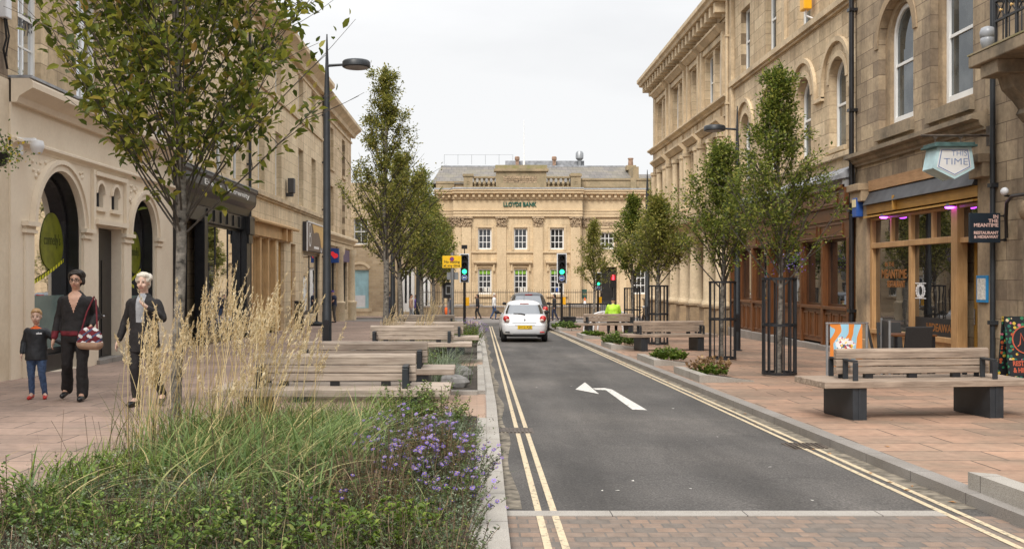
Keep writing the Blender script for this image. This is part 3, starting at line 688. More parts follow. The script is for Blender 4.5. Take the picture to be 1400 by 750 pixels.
mb.fbox(FL,20.9,22.75,2.62,2.72,0.053,0.18); mb.fbox(FL,20.9,22.7,3.62,3.7,0.053,0.14)
for a in (20.82,22.75): mb.fbox(FL,a,a+0.12,2.5,3.72,0.053,0.12)
mb.build('moulding',M['cream_paint'],t,L,smooth=30)
mb=MB()   # carved spandrels
rg=np.random.default_rng(5)
for A in (A1,A2):
    r=(A[1]-A[0])/2; cu=(A[0]+A[1])/2; sp=A[3]-r
    for sgn in (-1,1):
        for k in range(26):
            a=R(40+32*rg.random()); rr=(r+0.24)+(0.42*rg.random()); q=(cu+sgn*rr*math.cos(a)*1.02,sp+rr*math.sin(a))
            if q[1]>3.62 or abs(q[0]-cu)>r+0.16: continue
            s_=0.03+0.03*rg.random(); c=FL(q[0],q[1],0.055); mb.ell(c,(0.03,s_,s_*0.8),8,5)
mb.build('carving',M['cream_paint'],t,L,smooth=60)
mb=MB()
for a,b_ in ((17.25,26.45),): mb.fbox(FL,a,b_,4.885,4.93,-0.02,0.40)
mb.build('lead_flashing',M['lead'],t,L)
for k,A in enumerate((A1,A2)):
    fo=window(FL,A[0]+0.02,A[1]-0.02,A[2]+0.32,A[3]-0.02,-0.25,t,L,archd=True,meet=False,gm='glass_shop',fm='black_paint',fr=0.07)
    mb=MB(); r=(A[1]-A[0])/2; cu=(A[0]+A[1])/2; ring(mb,FL,cu,A[3]-r,r-0.03,r-0.002,-0.30,0.0,22)
    for q0,q1 in ((A[0]+0.002,A[0]+0.03),(A[1]-0.03,A[1]-0.002)): mb.fbox(FL,q0,q1,A[2]+0.3,A[3]-r,-0.30,0.0)
    mb.build('black_lining',M['black_paint'],fo,L)
    mb=MB(); mb.fbox(FL,A[0],A[1],A[2]-0.1,A[2]+0.31,-0.3,-0.12); mb.build('stall_riser',M['black_paint'],fo,L)
    mb=MB(); mb.fbox(FL,A[0]+0.1,A[1]-0.1,A[2]+0.42,A[2]+1.42,-0.266,-0.260); mb.build('frosted_film',M['glass_film'],fo,L)
    cu=19.66 if k==0 else 24.42; a_=0.52 if k==0 else 0.40; cv=2.22 if k==0 else 2.12; b_=0.55 if k==0 else 0.50
    mb=MB(); pl=[]
    for i in range(28):
        q=2*math.pi*i/28; rr=1.0+0.16*math.sin(q); pl.append((cu+a_*math.cos(q)*(1-0.14*math.sin(q)),cv+b_*math.sin(q)))
    mb.prism(pl,FL,-0.262,-0.254)
    mb.mat(1).text("connelly's",0.30,Mtx(FL(cu,cv+0.02,-0.251),(0,1,0),(0,0,1)),0.002,width=a_*1.45)
    mb.build('logo',[M['oval_green'],M['oval_ink']],fo,L)
    # barrier tape stuck across the panes
    def tapestrip(ua,va,ub,vb):
        lo=Vector(FL(ua,va,-0.24)); m_=MB(); n=8
        for i in range(n):
            s0,s1=i/n,(i+1)/n
            p=lambda s,dv:FL(ua+(ub-ua)*s,va+(vb-va)*s-0.05*math.sin(math.pi*s)+dv,-0.246+0.003*math.sin(9*s))
            m_.quad(p(s0,-.035),p(s1,-.035),p(s1,.035),p(s0,.035))
        ob=m_.build('barrier_tape',M['tape'],None,lo); ob.location=lo; return ob
    if k==0: tag(tapestrip(A[0]+0.1,A[2]+1.55,A[1]-0.15,A[2]+2.1),'yellow and black barrier tape sagging across the larger arched window','tape',"barrier tape on the salon windows")
    else:
        tag(tapestrip(A[0]+0.1,A[2]+1.55,A[1]-0.12,A[2]+2.05),'barrier tape rising to the right across the smaller arched window','tape',"barrier tape on the salon windows")
        tag(tapestrip(A[0]+0.1,A[2]+2.05,A[1]-0.6,A[2]+1.62),'short barrier tape falling to the right in the smaller arched window','tape',"barrier tape on the salon windows")
for S in (S1,S2): window(FL,S[0],S[1],S[2],S[3],-0.07,t,L,archd=True,meet=False,fr=0.03,fm='fascia_grey',gm='fascia_grey')
mb=MB(); mb.fbox(FL,D[0]+0.02,D[1]-0.02,D[2],D[3]-0.02,-0.22,-0.17); 
for i in range(2):
    for vv in ((0.15,0.95),(1.05,2.2)): mb.fbox(FL,D[0]+0.15+i*0.6,D[0]+0.6+i*0.6,D[2]+vv[0],D[2]+vv[1],-0.17,-0.155)
dr=mb.build('door',M['black_paint'],t,L); mb=MB(); mb.ell(FL(22.0,1.0+D[2],-0.13),(0.04,0.03,0.03)); mb.build('handle',M['chrome'],dr,L)
mb=MB(); mb.fbox(FL,D[0]-0.1,D[1]+0.1,D[2]-0.1,D[2]+0.12,-0.2,0.12); mb.build('doorstep',M['granite_dark'],t,L)
# script letters on the first upper window
fo=[c for c in t.children if c.name.startswith('window')][0]
mb=MB(); mb.text("connelly's",0.42,Mtx(FL(18.02,6.05,-0.13),(0,1,0),(0,0,1)),0.002,width=1.0); mb.build('window_lettering',M['black_paint'],t,L)
# security camera on the salon
lo=Vector(FL(17.55,3.86,0.06)); o=thing('security_camera','white dome security camera on a bracket above the first salon arch','camera',lo)
mb=MB(); mb.fbox(FL,17.48,17.62,3.62,3.92,0.05,0.10); mb.fbox(FL,17.52,17.59,3.85,3.91,0.10,0.34); mb.build('bracket',M['plastic_white'],o,lo,bevel=0.01)
mb=MB(); mb.lathe([(0.02,0.14),(0.10,0.12),(0.115,0.06),(0.115,0.0),(0.10,-0.02),(0.085,-0.07),(0.05,-0.11),(0.01,-0.12)],FL(17.56,3.74,0.36),14); mb.build('housing',M['plastic_white'],o,lo,smooth=40)

# black shopfront
u0,u1=26.45,35.2
t,L=building('gift_shop','black fronted shop with a deep moulded canopy under pale ashlar',FL,u0,u1,11.0)
mb=MB(); W=[(27.9,29.1),(31.0,32.2),(33.2,34.3)]
wall(mb,FL,u0,u1,4.55,11.2,[(a,b_,4.75,7.3) for a,b_ in W]+[(a,b_,8.75,10.6) for a,b_ in W]); mb.build('wall',M['stone_pale'],t,L)
for a,b_ in W: window(FL,a,b_,4.75,7.3,-0.2,t,L,ny=2,sill=0.12,sillm='trim_pale'); window(FL,a,b_,8.75,10.6,-0.2,t,L,ny=2)
mb=MB(); mb.profile(CORN(10.75,0.75,0.55),FL,u0,u1); mb.fbox(FL,u0,u1,8.45,8.6,0,0.06); mb.build('cornice',M['trim_pale'],t,L)
g=MB(); gg=gtop(FL,31)
g.fbox(FL,u0,u0+0.35,-0.8,3.6,-0.2,0.12); g.fbox(FL,34.55,u1,-0.8,3.6,-0.2,0.14); g.fbox(FL,29.35,29.7,-0.8,3.3,-0.2,0.1); g.fbox(FL,u0,u1,3.15,3.62,-0.25,0.05)
g.profile([(0.0,3.55),(0.08,3.6),(0.14,3.85),(0.28,3.98),(0.31,4.1),(0.31,4.35),(0.37,4.4),(0.37,4.5),(0.0,4.62)],FL,u0,u1)
g.fbox(FL,34.5,u1+0.03,3.0,3.6,0.14,0.26); g.fbox(FL,34.6,u1,2.7,3.0,0.14,0.2)
g.fbox(FL,29.7,34.55,gg-0.5,gg+0.5,-0.2,0.04)
for k in range(4): g.fbox(FL,29.85+k*1.17,30.85+k*1.17,gg+0.08,gg+0.42,0.04,0.06)
for k in range(6): g.fbox(FL,29.75+k*0.8,29.8+k*0.8,3.2,3.55,0.05,0.09)
g.build('shop_front',M['black_paint'],t,L,bevel=0.015)
mb=MB(); mb.profile([(0.02,4.61),(0.39,4.505),(0.39,4.53),(0.02,4.66)],FL,u0,u1); mb.build('lead_flashing',M['lead'],t,L)
window(FL,29.72,34.53,gg+0.5,3.14,-0.1,t,L,nx=3,meet=False,gm='glass_shop',fm='black_paint',fr=0.06,name='shop_window')
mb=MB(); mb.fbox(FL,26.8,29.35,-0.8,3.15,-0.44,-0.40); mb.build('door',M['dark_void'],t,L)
mb=MB(); mb.text("Events   Extremity",0.22,Mtx(FL(31.3,4.22,0.318),(0,1,0),(0,0,1)),0.006,width=5.6,off=0.002); mb.build('shop_lettering',M['white_paint'],t,L)
pipe(FL,35.2,-0.5,10.8,t,L)

# pale ashlar terrace with the timber front and the brown sign
u0,u1=35.2,52.35
t,L=building('ashlar_terrace','long pale ashlar terrace above a tan timber shopfront',FL,u0,u1,11.2)
W=[(36.95,38.1),(40.15,41.4),(45.3,46.6),(48.9,50.2)]
mb=MB(); 
dh=[(35.9,40.15,gtop(FL,38)+0.55,3.02),(40.75,42.0,gtop(FL,41.5),3.0),(43.5,44.6,gtop(FL,44),3.0),(46.6,51.4,gtop(FL,49)+0.55,2.75)]
wall(mb,FL,u0,u1,-1.0,11.2,[(a,b_,4.78,7.3) for a,b_ in W]+[(a,b_,8.8,10.5) for a,b_ in W]+dh,depth=0.3); mb.build('wall',M['stone_pale'],t,L)
for a,b_ in W: window(FL,a,b_,4.78,7.3,-0.24,t,L,ny=2); window(FL,a,b_,8.8,10.5,-0.24,t,L,ny=2)
mb=MB(); mb.profile(CORN(10.85,0.75,0.6),FL,u0,u1+0.3); mb.fbox(FL,u0,u1,10.55,10.62,0,0.06); mb.build('cornice',M['trim_pale'],t,L)
mb=MB(); mb.fbox(FL,u0,u1,4.52,4.68,0.002,0.16); mb.fbox(FL,u0,u1,4.44,4.52,0.002,0.09); mb.fbox(FL,u0,u1,8.5,8.64,0.002,0.08); mb.build('string_course',M['trim_mid'],t,L,bevel=0.01)
g=MB(); g.fbox(FL,35.5,43.3,3.05,3.55,0.003,0.12); g.profile([(0.0,3.55),(0.32,3.5),(0.34,3.58),(0.0,3.72)],FL,35.4,43.6)
for a in (41.0,42.1): g.prism([(a,3.02),(a+0.22,3.02),(a+0.22,3.5),(a,3.5)],FL,0.12,0.28)
for a in (35.75,37.2,38.6,40.0): g.fbox(FL,a,a+0.26,gtop(FL,38)-0.3,3.05,-0.2,0.03)
g.fbox(FL,35.9,40.15,gtop(FL,38)-0.3,gtop(FL,38)+0.55,-0.25,0.0)
g.build('timber_front',M['tan_timber'],t,L,bevel=0.012)
for a in (36.02,37.47,38.87): window(FL,a,a+1.12,gtop(FL,38)+0.56,3.02,-0.15,t,L,meet=False,gm='glass_shop',fm='tan_timber',fr=0.04,name='shop_window')
mb=MB(); mb.fbox(FL,40.77,41.98,gtop(FL,41.5),2.98,-0.2,-0.15); mb.fbox(FL,43.52,44.58,gtop(FL,44),2.98,-0.22,-0.16); mb.build('door',M['ochre'],t,L)
window(FL,46.62,51.38,gtop(FL,49)+0.56,2.74,-0.12,t,L,nx=2,meet=False,gm='glass_shop',fm='black_paint',fr=0.14,bar_=0.1,name='shop_window')
mb=MB()
for k in range(6): mb.fbox(FL,46.8+k*0.75,46.86+k*0.75,gtop(FL,49)+0.1,gtop(FL,49)+0.5,0.001,0.03)
pipe(FL,52.3,-0.9,11.0,t,L)
lo=Vector(FL(44.2,5.1,0)); o=thing('alarm_box','grey alarm box on the pale ashlar wall left of the lamp post','alarm',lo)
mb=MB(); mb.fbox(FL,42.2,42.6,5.05,5.65,0.1,0.35); mb.fbox(FL,42.3,42.5,4.9,5.05,0.0,0.3); mb.build('case',M['fascia_grey'],o,lo,bevel=0.02)
# brown and gold shop sign
lo=Vector(FL(48.8,3.3,0)); o=thing('shop_sign','brown and gold shop sign with a wavy band over the black window','sign',lo)
mb=MB(); mb.fbox(FL,46.4,51.6,2.78,4.1,0.002,0.18); mb.build('box',M['fascia_grey'],o,lo)
mb=MB(); mb.fbox(FL,46.45,51.55,2.8,4.08,0.181,0.20); mb.fbox(FL,46.36,46.46,2.76,4.12,0.16,0.23); mb.cm=0
bo=mb.build('board',M['sign_brown'],o,lo)
mb=MB(); mb.fbox(FL,46.34,46.46,2.76,4.14,0.19,0.235); mb.fbox(FL,46.34,51.6,4.08,4.14,0.19,0.235); mb.build('edge',M['plastic_white'],o,lo)
mb=MB(); pl=[(47.9,4.07),(51.5,4.07),(51.5,3.3),(51.0,3.0),(50.6,3.05),(50.3,3.45),(49.8,3.72),(49.1,3.72),(48.4,3.65)]
mb.prism(pl,FL,0.201,0.207); mb.build('gold_band',M['gold'],o,lo)
mb=MB(); ring(mb,FL,47.25,3.75,0.24,0.32,0.201,0.208,20,0,2*math.pi); ring(mb,FL,47.25,3.3,0.24,0.32,0.201,0.208,20,0,2*math.pi); ring(mb,FL,50.6,3.02,0.16,0.24,0.208,0.212,14,math.pi,2*math.pi); mb.fbox(FL,48.4,49.9,2.92,3.04,0.201,0.206); mb.build('emblem',M['plastic_white'],o,lo)
# corner shop with stone columns
u0,u1=52.35,64.3
t,L=building('corner_shop_building','stone corner building with a purple fascia and round columns',FL,u0,u1,10.6)
W=[(55.2,56.4),(60.0,61.3)]
mb=MB(); sh=[(53.2,57.4,gtop(FL,55)+0.55,3.2),(58.1,62.2,gtop(FL,60)+0.55,3.2)]
wall(mb,FL,u0,u1,-1.2,10.7,[(a,b_,4.05,6.55) for a,b_ in W]+[(a,b_,7.5,9.7) for a,b_ in W]+sh,depth=0.3)
e=[(XL,64.3,-1.2),(XL-8,64.3,-1.2),(XL-8,64.3,10.7),(XL,64.3,10.7)]; mb.poly(e); mb.build('wall',M['stone_mid'],t,L)
for a,b_ in W: window(FL,a,b_,4.05,6.55,-0.22,t,L,ny=2,sill=0.14); window(FL,a,b_,7.5,9.7,-0.22,t,L,ny=2,sill=0.14)
mb=MB(); mb.profile(CORN(10.35,0.75,0.6),FL,u0,u1+0.5); mb.fbox(FL,u0,u1,9.95,10.05,0.002,0.08); mb.build('cornice',M['trim_mid'],t,L)
mb=MB(); mb.profile(CORN(3.55,0.42,0.42),FL,u0,u1+0.2); mb.fbox(FL,u0,u1,3.3,3.5,0.002,0.12); mb.build('shop_cornice',M['trim_pale'],t,L)
for u in (57.8,63.2):
    mb=MB(); mb.lathe([(0.36,gtop(FL,u)-0.2),(0.36,gtop(FL,u)+0.9),(0.40,gtop(FL,u)+0.95),(0.40,gtop(FL,u)+1.05),(0.29,gtop(FL,u)+1.12),(0.26,2.8),(0.34,2.9),(0.36,3.1),(0.36,3.3)],FL(u,0,0.1),14); mb.build('column',M['trim_pale'],t,L,smooth=40)
for a,b_,c,d in sh: window(FL,a+.02,b_-.02,c,2.5,-0.15,t,L,nx=2,meet=False,gm='glass_shop',fm='black_paint',fr=0.08,name='shop_window')
mb=MB(); mb.fbox(FL,58.1,62.2,2.5,3.2,-0.1,0.16); mb.fbox(FL,53.2,57.4,2.5,3.2,-0.1,0.1); mb.build('fascia',M['fascia_purple'],t,L)
mb=MB(); mb.fbox(FL,58.6,59.1,2.72,3.05,0.16,0.17); mb.build('fascia_emblem',M['plastic_white'],t,L)
lo=Vector(FL(54.2,2.6,0)); o=thing('projecting_sign','navy projecting sign with a red heart shaped emblem','sign',lo)
mb=MB(); mb.fbox(FL,54.15,54.27,2.35,3.1,0.1,0.60); mb.fbox(FL,54.17,54.25,3.0,3.06,0.0,0.1); mb.build('panel',M['sign_blue'],o,lo)
mb=MB(); ff=FF(54.15); c0=XL+0.35
ring(mb,ff,c0-0.09,2.84,0.0,0.11,0.002,0.02,14,0,2*math.pi); ring(mb,ff,c0+0.08,2.72,0.0,0.13,0.002,0.021,14,0,2*math.pi); mb.prism([(c0-0.19,2.8),(c0+0.02,2.56),(c0+0.2,2.70),(c0,2.9)],ff,0.002,0.019); mb.build('emblem',emit('sign_red_glow',(0.9,0.04,0.05),0.15),o,lo)
mb=MB(); mb.fbox(FL,53.3,53.9,3.1,3.9,0.1,0.7); 
# buildings across the end of the street, left part
Fq=FF(71.5)
t,L=building('stone_cottage','rough stone building with a pale blue arched door at the far left corner',Fq,-14.0,-5.55,6.8,roofm='slate',backm='stone_rough_f')
mb=MB(); gg=gz(71.5)+PAVE
AD=(-8.85,-7.55,gg+0.55,2.12); 
wall(mb,Fq,-14.0,-5.55,-1.6,8.2,[AD,(-11.5,-10.3,0.3,1.9),(-8.6,-7.6,3.9,5.7),(-11.4,-10.4,3.9,5.7)],depth=0.3); mb.build('wall',M['stone_rough_f'],t,L)
fo=window(Fq,AD[0]+.02,AD[1]-.02,AD[2],AD[3]-.02,-0.15,t,L,meet=False,nx=6,gm='sky_blue_paint',fm='sky_blue_paint',fr=0.06,bar_=0.02,name='shuttered_window')
mb=MB(); mb.fbox(Fq,-8.7,-7.8,gg+0.62,gg+1.45,-0.13,-0.12); mb.build('notice',M['plastic_white'],fo,L)
mb=MB(); ring(mb,Fq,-8.2,1.75,0.78,0.95,0.002,0.06,10,R(145),R(35)); mb.fbox(Fq,-9.05,-7.35,gg+0.3,gg+0.54,0.002,0.12); mb.fbox(Fq,-14,-5.55,-1.3,gg+0.3,0.002,0.06); mb.build('trim',M['trim_pale'],t,L)
for a,b_,c,d in ((-11.5,-10.3,0.3,1.9),(-8.6,-7.6,3.9,5.7),(-11.4,-10.4,3.9,5.7)): window(Fq,a,b_,c,d,-0.2,t,L,nx=2,ny=2,sill=0.12)
t,L=building('cottage_row','pale stone row with white doors behind the left trees',Fq,-5.5,-2.9,5.2,roofm='slate',backm='stone_rough_f')
mb=MB(); wall(mb,Fq,-5.5,-2.9,-1.6,6.6,[(-5.3,-4.35,gg+0.3,2.3),(-4.15,-3.25,gg+0.1,1.7),(-4.9,-4.0,3.2,4.9)],depth=0.3); mb.build('wall',M['stone_rough_f'],t,L)
for a,b_,c,d in ((-5.3,-4.35,gg+0.3,2.3),(-4.15,-3.25,gg+0.1,1.7)):
    mb=MB(); mb.fbox(Fq,a+.02,b_-.02,c,d-.02,-0.2,-0.15); do=mb.build('door',M['white_paint'],t,L)
    mb=MB(); mb.fbox(Fq,a+0.25,a+0.4,c+0.6,d-0.2,-0.15,-0.14); mb.fbox(Fq,a+0.55,a+0.7,c+0.6,d-0.2,-0.15,-0.14); mb.build('door_pane',M['glass'],do,L)
window(Fq,-4.9,-4.0,3.2,4.9,-0.2,t,L,nx=2,ny=2,sill=0.12)

# unseen rows added at both cross street ends to fill the pane reflections
t,L=building('added_terrace','added unseen plain stone terrace down the cross street to the left',Fq,-46.0,-14.05,7.5,roofm='slate',backm='stone_rough_f')
W=[(-44+3.2*k,-42.9+3.2*k,v,v+1.7) for k in range(9) for v in (0.3,3.7)]
mb=MB(); wall(mb,Fq,-46,-14.05,-1.7,7.6,W,depth=0.3); mb.build('wall',M['stone_rough_f'],t,L)
for w_ in W: window(Fq,*w_,-0.2,t,L,sill=0.12)
t,L=building('added_terrace','added unseen plain stone terrace to the right, blocking sky in the salon panes',FF(72.6),14.05,46.0,8.5,roofm='slate',backm='bank_stone')
W=[(15.2+3.2*k,16.4+3.2*k,v,v+1.9) for k in range(9) for v in (0.3,4.0)]
mb=MB(); wall(mb,FF(72.6),14.05,46,-1.8,8.6,W,depth=0.3); mb.build('wall',M['bank_stone'],t,L)
for w_ in W: window(FF(72.6),*w_,-0.2,t,L,sill=0.12)
# ================================================================== BANK across the end
FB=FF(72.0)
t,L=building('bank_building','symmetrical sandstone bank with pilasters and a balustraded parapet facing the street end',FB,-1.6,7.35,8.2,depth=11,rise=0.4,backm='bank_stone')
gb=gz(72)+PAVE
WX=[(0.08,1.03),(2.60,3.55),(5.14,6.12)]
mb=MB(); wall(mb,FB,-1.6,7.35,-1.8,7.8,[(a,b_,0.42,2.2) for a,b_ in WX]+[(a,b_,3.56,5.05) for a,b_ in WX],depth=0.3)
wall(mb,FB,-2.9,-1.6,-1.8,7.8,[],w=-0.5); wall(mb,FB,7.35,14.0,-1.8,7.8,[(8.74,9.93,gb,2.35),(8.74,9.72,3.6,4.8),(11.0,12.0,3.6,4.8),(11.0,12.0,0.42,2.2)],depth=0.4,w=-0.6)
for u in (-1.6,7.35): mb.quad(FB(u,-1.8,0),FB(u,-1.8,-0.7),FB(u,7.8,-0.7),FB(u,7.8,0))
mb.quad(FB(-2.9,-1.8,-.5),FB(-2.9,-1.8,-10),FB(-2.9,7.8,-10),FB(-2.9,7.8,-.5))
mb.fbox(FB,7.4,14.0,-1.8,7.7,-10,-1.1); mb.fbox(FB,-2.88,-1.6,-1.8,7.7,-10,-0.55)
mb.build('wall',M['bank_stone'],t,L)
for k,(a,b_) in enumerate(WX):
    window(FB,a,b_,3.56,5.05,-0.16,t,L,nx=3,ny=3,meet=False,gm='glass',fr=0.09,bar_=0.045)
    fo=window(FB,a,b_,0.42,2.2,-0.16,t,L,nx=3,ny=4,meet=False,gm='glass',fr=0.09,bar_=0.045)
    mb=MB(); mb.fbox(FB,a+0.1,b_-0.1,1.84,2.1,-0.178,-0.17); mb.build('blind',M['lime'],fo,L)
    mb=MB(); mb.fbox(FB,a+0.42,a+0.6,0.6,0.9,-0.178,-0.165); 
    if k<2: mb.fbox(FB,a+0.7,a+0.84,0.58,0.88,-0.178,-0.165)
    mb.build('poster',M['paper'] if k<2 else M['sign_blue'],fo,L)
for a,b_,c,d in ((8.74,9.72,3.6,4.8),(11,12,3.6,4.8),(11,12,0.42,2.2)): window(FB,a,b_,c,d,-0.76,t,L,nx=3,ny=3,meet=False,gm='glass',fr=0.09,bar_=0.045)
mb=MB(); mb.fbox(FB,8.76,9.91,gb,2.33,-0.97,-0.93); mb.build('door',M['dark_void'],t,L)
mb=MB()
def pil(u0,u1,w0,w1):
    mb.fbox(FB,u0,u1,-1.5,5.15,w0+.002,w1); mb.fbox(FB,u0-0.06,u1+0.06,-1.5,-0.2,w0+.003,w1+0.06)
for a,b_ in ((-1.08,-0.41),(1.39,2.06),(3.96,4.63),(6.58,7.25)): pil(a,b_,0,0.12)
pil(-1.58,-1.1,0,0.06); pil(7.8,8.3,-0.6,-0.5); pil(10.1,10.6,-0.6,-0.5)
for a,b_,w,p0,p1 in ((-1.6,7.35,0,-1.66,7.41),(-2.9,-1.6,-0.5,-2.95,-1.66),(7.35,14,-0.6,7.41,14.0)):
    mb.fbox(FB,p0,p1,5.87,6.08,w+.002,w+0.16); mb.fbox(FB,p0,p1,6.08,6.28,w+.002,w+0.2); mb.fbox(FB,p0,p1,6.28,6.34,w+.002,w+0.25); mb.fbox(FB,p0,p1,6.34,7.05,w+.002,w+0.15)
for a,b_ in WX+[(8.74,9.72)]:
    w=0 if a<7 else -0.6
    mb.fbox(FB,a-0.14,a-0.002,3.5,5.1,w+.002,w+0.06); mb.fbox(FB,b_+0.002,b_+0.14,3.5,5.1,w+.002,w+0.06); mb.fbox(FB,a-0.14,b_+0.14,5.1,5.22,w+.002,w+0.07)
for a,b_ in WX:
    mb.fbox(FB,a-0.32,b_+0.32,2.62,2.76,.002,0.32); mb.fbox(FB,a-0.24,b_+0.24,2.5,2.62,.002,0.2)
    mb.fbox(FB,a-0.12,a-0.002,0.3,2.3,.002,0.07); mb.fbox(FB,b_+0.002,b_+0.12,0.3,2.3,.002,0.07); mb.fbox(FB,a-0.12,b_+0.12,2.3,2.42,.002,0.07)
    for u in (a-0.22,b_+0.1): mb.fbox(FB,u,u+0.12,2.05,2.5,.002,0.18)
    mb.fbox(FB,a-0.25,b_+0.25,0.24,0.4,.002,0.14)
for a,b_ in ((-0.41,1.39),(2.06,3.96),(4.63,6.58)): mb.fbox(FB,a,b_,3.32,3.46,.002,0.1)
mb.build('pilaster_trim',M['bank_trim'],t,L)
mb=MB()
for a,b_,w in ((-1.7,7.45,0),(-3.0,-1.7,-0.5),(7.45,14.0,-0.6)):
    mb.profile([(w+0.0,7.06),(w+0.25,7.08),(w+0.28,7.2),(w+0.34,7.4),(w+0.62,7.48),(w+0.62,7.62),(w+0.7,7.66),(w+0.7,7.76),(w,7.78)],FB,a,b_)
    u=a+0.12
    while u<b_-0.1: mb.fbox(FB,u,u+0.17,7.22,7.42,w+0.28,w+0.5); u+=0.42
mb.build('cornice',M['bank_trim'],t,L)
mb=MB()
for a,b_,w in ((-1.72,7.47,0),(-3.02,-1.72,-0.5),(7.47,14.0,-0.6)): mb.profile([(w-0.2,7.80),(w+0.72,7.765),(w+0.72,7.80),(w-0.2,7.95)],FB,a,b_)
mb.build('lead_flashing',M['lead'],t,L)
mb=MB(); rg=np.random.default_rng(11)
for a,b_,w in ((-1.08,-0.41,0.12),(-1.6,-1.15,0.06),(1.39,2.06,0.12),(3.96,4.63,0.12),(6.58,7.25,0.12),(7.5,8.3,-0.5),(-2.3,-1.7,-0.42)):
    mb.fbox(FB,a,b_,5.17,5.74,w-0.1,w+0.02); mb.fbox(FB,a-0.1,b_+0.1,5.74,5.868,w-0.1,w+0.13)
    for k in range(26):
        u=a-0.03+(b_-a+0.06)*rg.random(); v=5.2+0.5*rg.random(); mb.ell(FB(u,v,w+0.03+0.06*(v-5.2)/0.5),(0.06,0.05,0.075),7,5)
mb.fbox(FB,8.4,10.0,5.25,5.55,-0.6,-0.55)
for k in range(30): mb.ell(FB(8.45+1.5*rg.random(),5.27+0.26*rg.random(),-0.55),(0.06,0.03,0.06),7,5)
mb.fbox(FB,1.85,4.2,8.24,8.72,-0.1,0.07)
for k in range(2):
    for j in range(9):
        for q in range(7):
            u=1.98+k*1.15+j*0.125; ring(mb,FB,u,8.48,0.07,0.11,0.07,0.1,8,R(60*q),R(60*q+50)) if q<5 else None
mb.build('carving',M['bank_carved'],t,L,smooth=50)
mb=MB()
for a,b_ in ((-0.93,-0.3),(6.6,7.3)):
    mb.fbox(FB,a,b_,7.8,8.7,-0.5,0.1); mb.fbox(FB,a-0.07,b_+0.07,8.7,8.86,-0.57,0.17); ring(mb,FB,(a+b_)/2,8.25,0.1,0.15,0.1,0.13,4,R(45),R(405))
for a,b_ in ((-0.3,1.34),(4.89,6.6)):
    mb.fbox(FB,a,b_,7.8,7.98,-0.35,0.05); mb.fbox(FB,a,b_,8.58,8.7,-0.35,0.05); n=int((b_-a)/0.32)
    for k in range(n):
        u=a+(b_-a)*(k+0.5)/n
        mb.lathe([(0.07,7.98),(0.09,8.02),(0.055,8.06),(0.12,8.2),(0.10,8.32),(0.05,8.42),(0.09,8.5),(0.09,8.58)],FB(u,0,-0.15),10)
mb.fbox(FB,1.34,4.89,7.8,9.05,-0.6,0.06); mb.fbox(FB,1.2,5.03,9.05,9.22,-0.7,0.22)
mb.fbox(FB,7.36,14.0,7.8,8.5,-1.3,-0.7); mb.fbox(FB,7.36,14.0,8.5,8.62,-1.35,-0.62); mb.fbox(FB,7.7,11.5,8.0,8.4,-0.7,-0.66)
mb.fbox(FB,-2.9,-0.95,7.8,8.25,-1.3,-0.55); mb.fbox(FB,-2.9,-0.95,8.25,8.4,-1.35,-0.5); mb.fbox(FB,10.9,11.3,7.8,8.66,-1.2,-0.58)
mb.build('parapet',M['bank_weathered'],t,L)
mb=MB(); mb.fbox(FB,1.3,4.95,9.221,9.5,-0.9,0.0); mb.fbox(FB,6.62,7.28,8.862,8.92,-0.5,0.1); mb.build('mossy_coping',M['moss_stone'],t,L)
mb=MB()
def roofslab(x0,x1,y0,z0,y1,z1,hipl=0,hipr=0):
    mb.add([(x0,y0,z0),(x1,y0,z0),(x1-hipr,y1,z1),(x0+hipl,y1,z1),(x0,y0+14,z0),(x1,y0+14,z0)],[(0,1,2,3),(4,5,2,3),(0,3,4),(1,2,5)])
roofslab(-3.3,11.4,73.2,8.3,78.5,10.1,0.6,0.0); roofslab(11.5,17,73.4,8.0,78.5,9.5,0,0)
mb.build('slate_roof',M['slate'],t,L)
mb=MB(); mb.box(-2.75,11.4,78.4,78.6,10.05,10.16); mb.box(2.2,8.3,79.2,79.5,10.2,10.62); mb.build('ridge',M['lead'],t,L)
for x in (3.1,5.95):
    mb=MB(); mb.box(x-0.12,x+0.12,78.7,78.95,10.2,10.7); mb.lathe([(0.16,10.6),(0.19,10.64),(0.19,10.84),(0.15,10.9)],(x,78.8,0),10); mb.build('chimney',M['terracotta'],t,L)
mb=MB(); mb.tube([(7.9,78.8,10.2),(7.9,78.8,10.6)],0.12,8); mb.lathe([(0.16,10.6),(0.3,10.75),(0.3,11.15),(0.2,11.3)],(7.9,78.8,0),10); mb.build('roof_cowl',M['steel'],t,L,smooth=40)
mb=MB(); mb.box(11.3,11.7,74,79,8.3,9.6); mb.box(11.15,11.85,76.2,77,9.6,9.95); mb.build('gable_chimney',M['bank_weathered'],t,L)
mb=MB(); mb.lathe([(0.16,9.95),(0.2,10.0),(0.17,10.4),(0.22,10.45),(0.2,10.52)],(11.5,76.6,0),10); mb.build('chimney_pot',M['terracotta'],t,L)
mb=MB(); mb.tube([(3.35,73.0,9.4),(3.35,73.0,12.8)],[0.045,0.02],8); mb.tube([(3.35,73.0,9.4),(3.35,73.0,10.0)],0.08,8); mb.build('flagpole',M['white_paint'],t,L)
mb=MB()
for k in range(6): mb.tube([(-2.5+k*1.05,78.5,10.25),(-2.5+k*1.05,78.5,11.0)],0.012,4)
mb.tube([(-2.5,78.5,11.0),(2.75,78.5,11.0)],0.01,4); mb.build('roof_rail',M['steel'],t,L)
mb=MB(); mb.fbox(FB,7.55,7.95,1.05,1.75,-0.598,-0.55) ; mb.fbox(FB,7.6,8.0,0.9,1.5,0.0,0.03)
lo=Vector((7.7,71.3,1.2)); o=thing('wall_plaque','small dark green plaque on the bank wall right of the windows','plaque',lo)
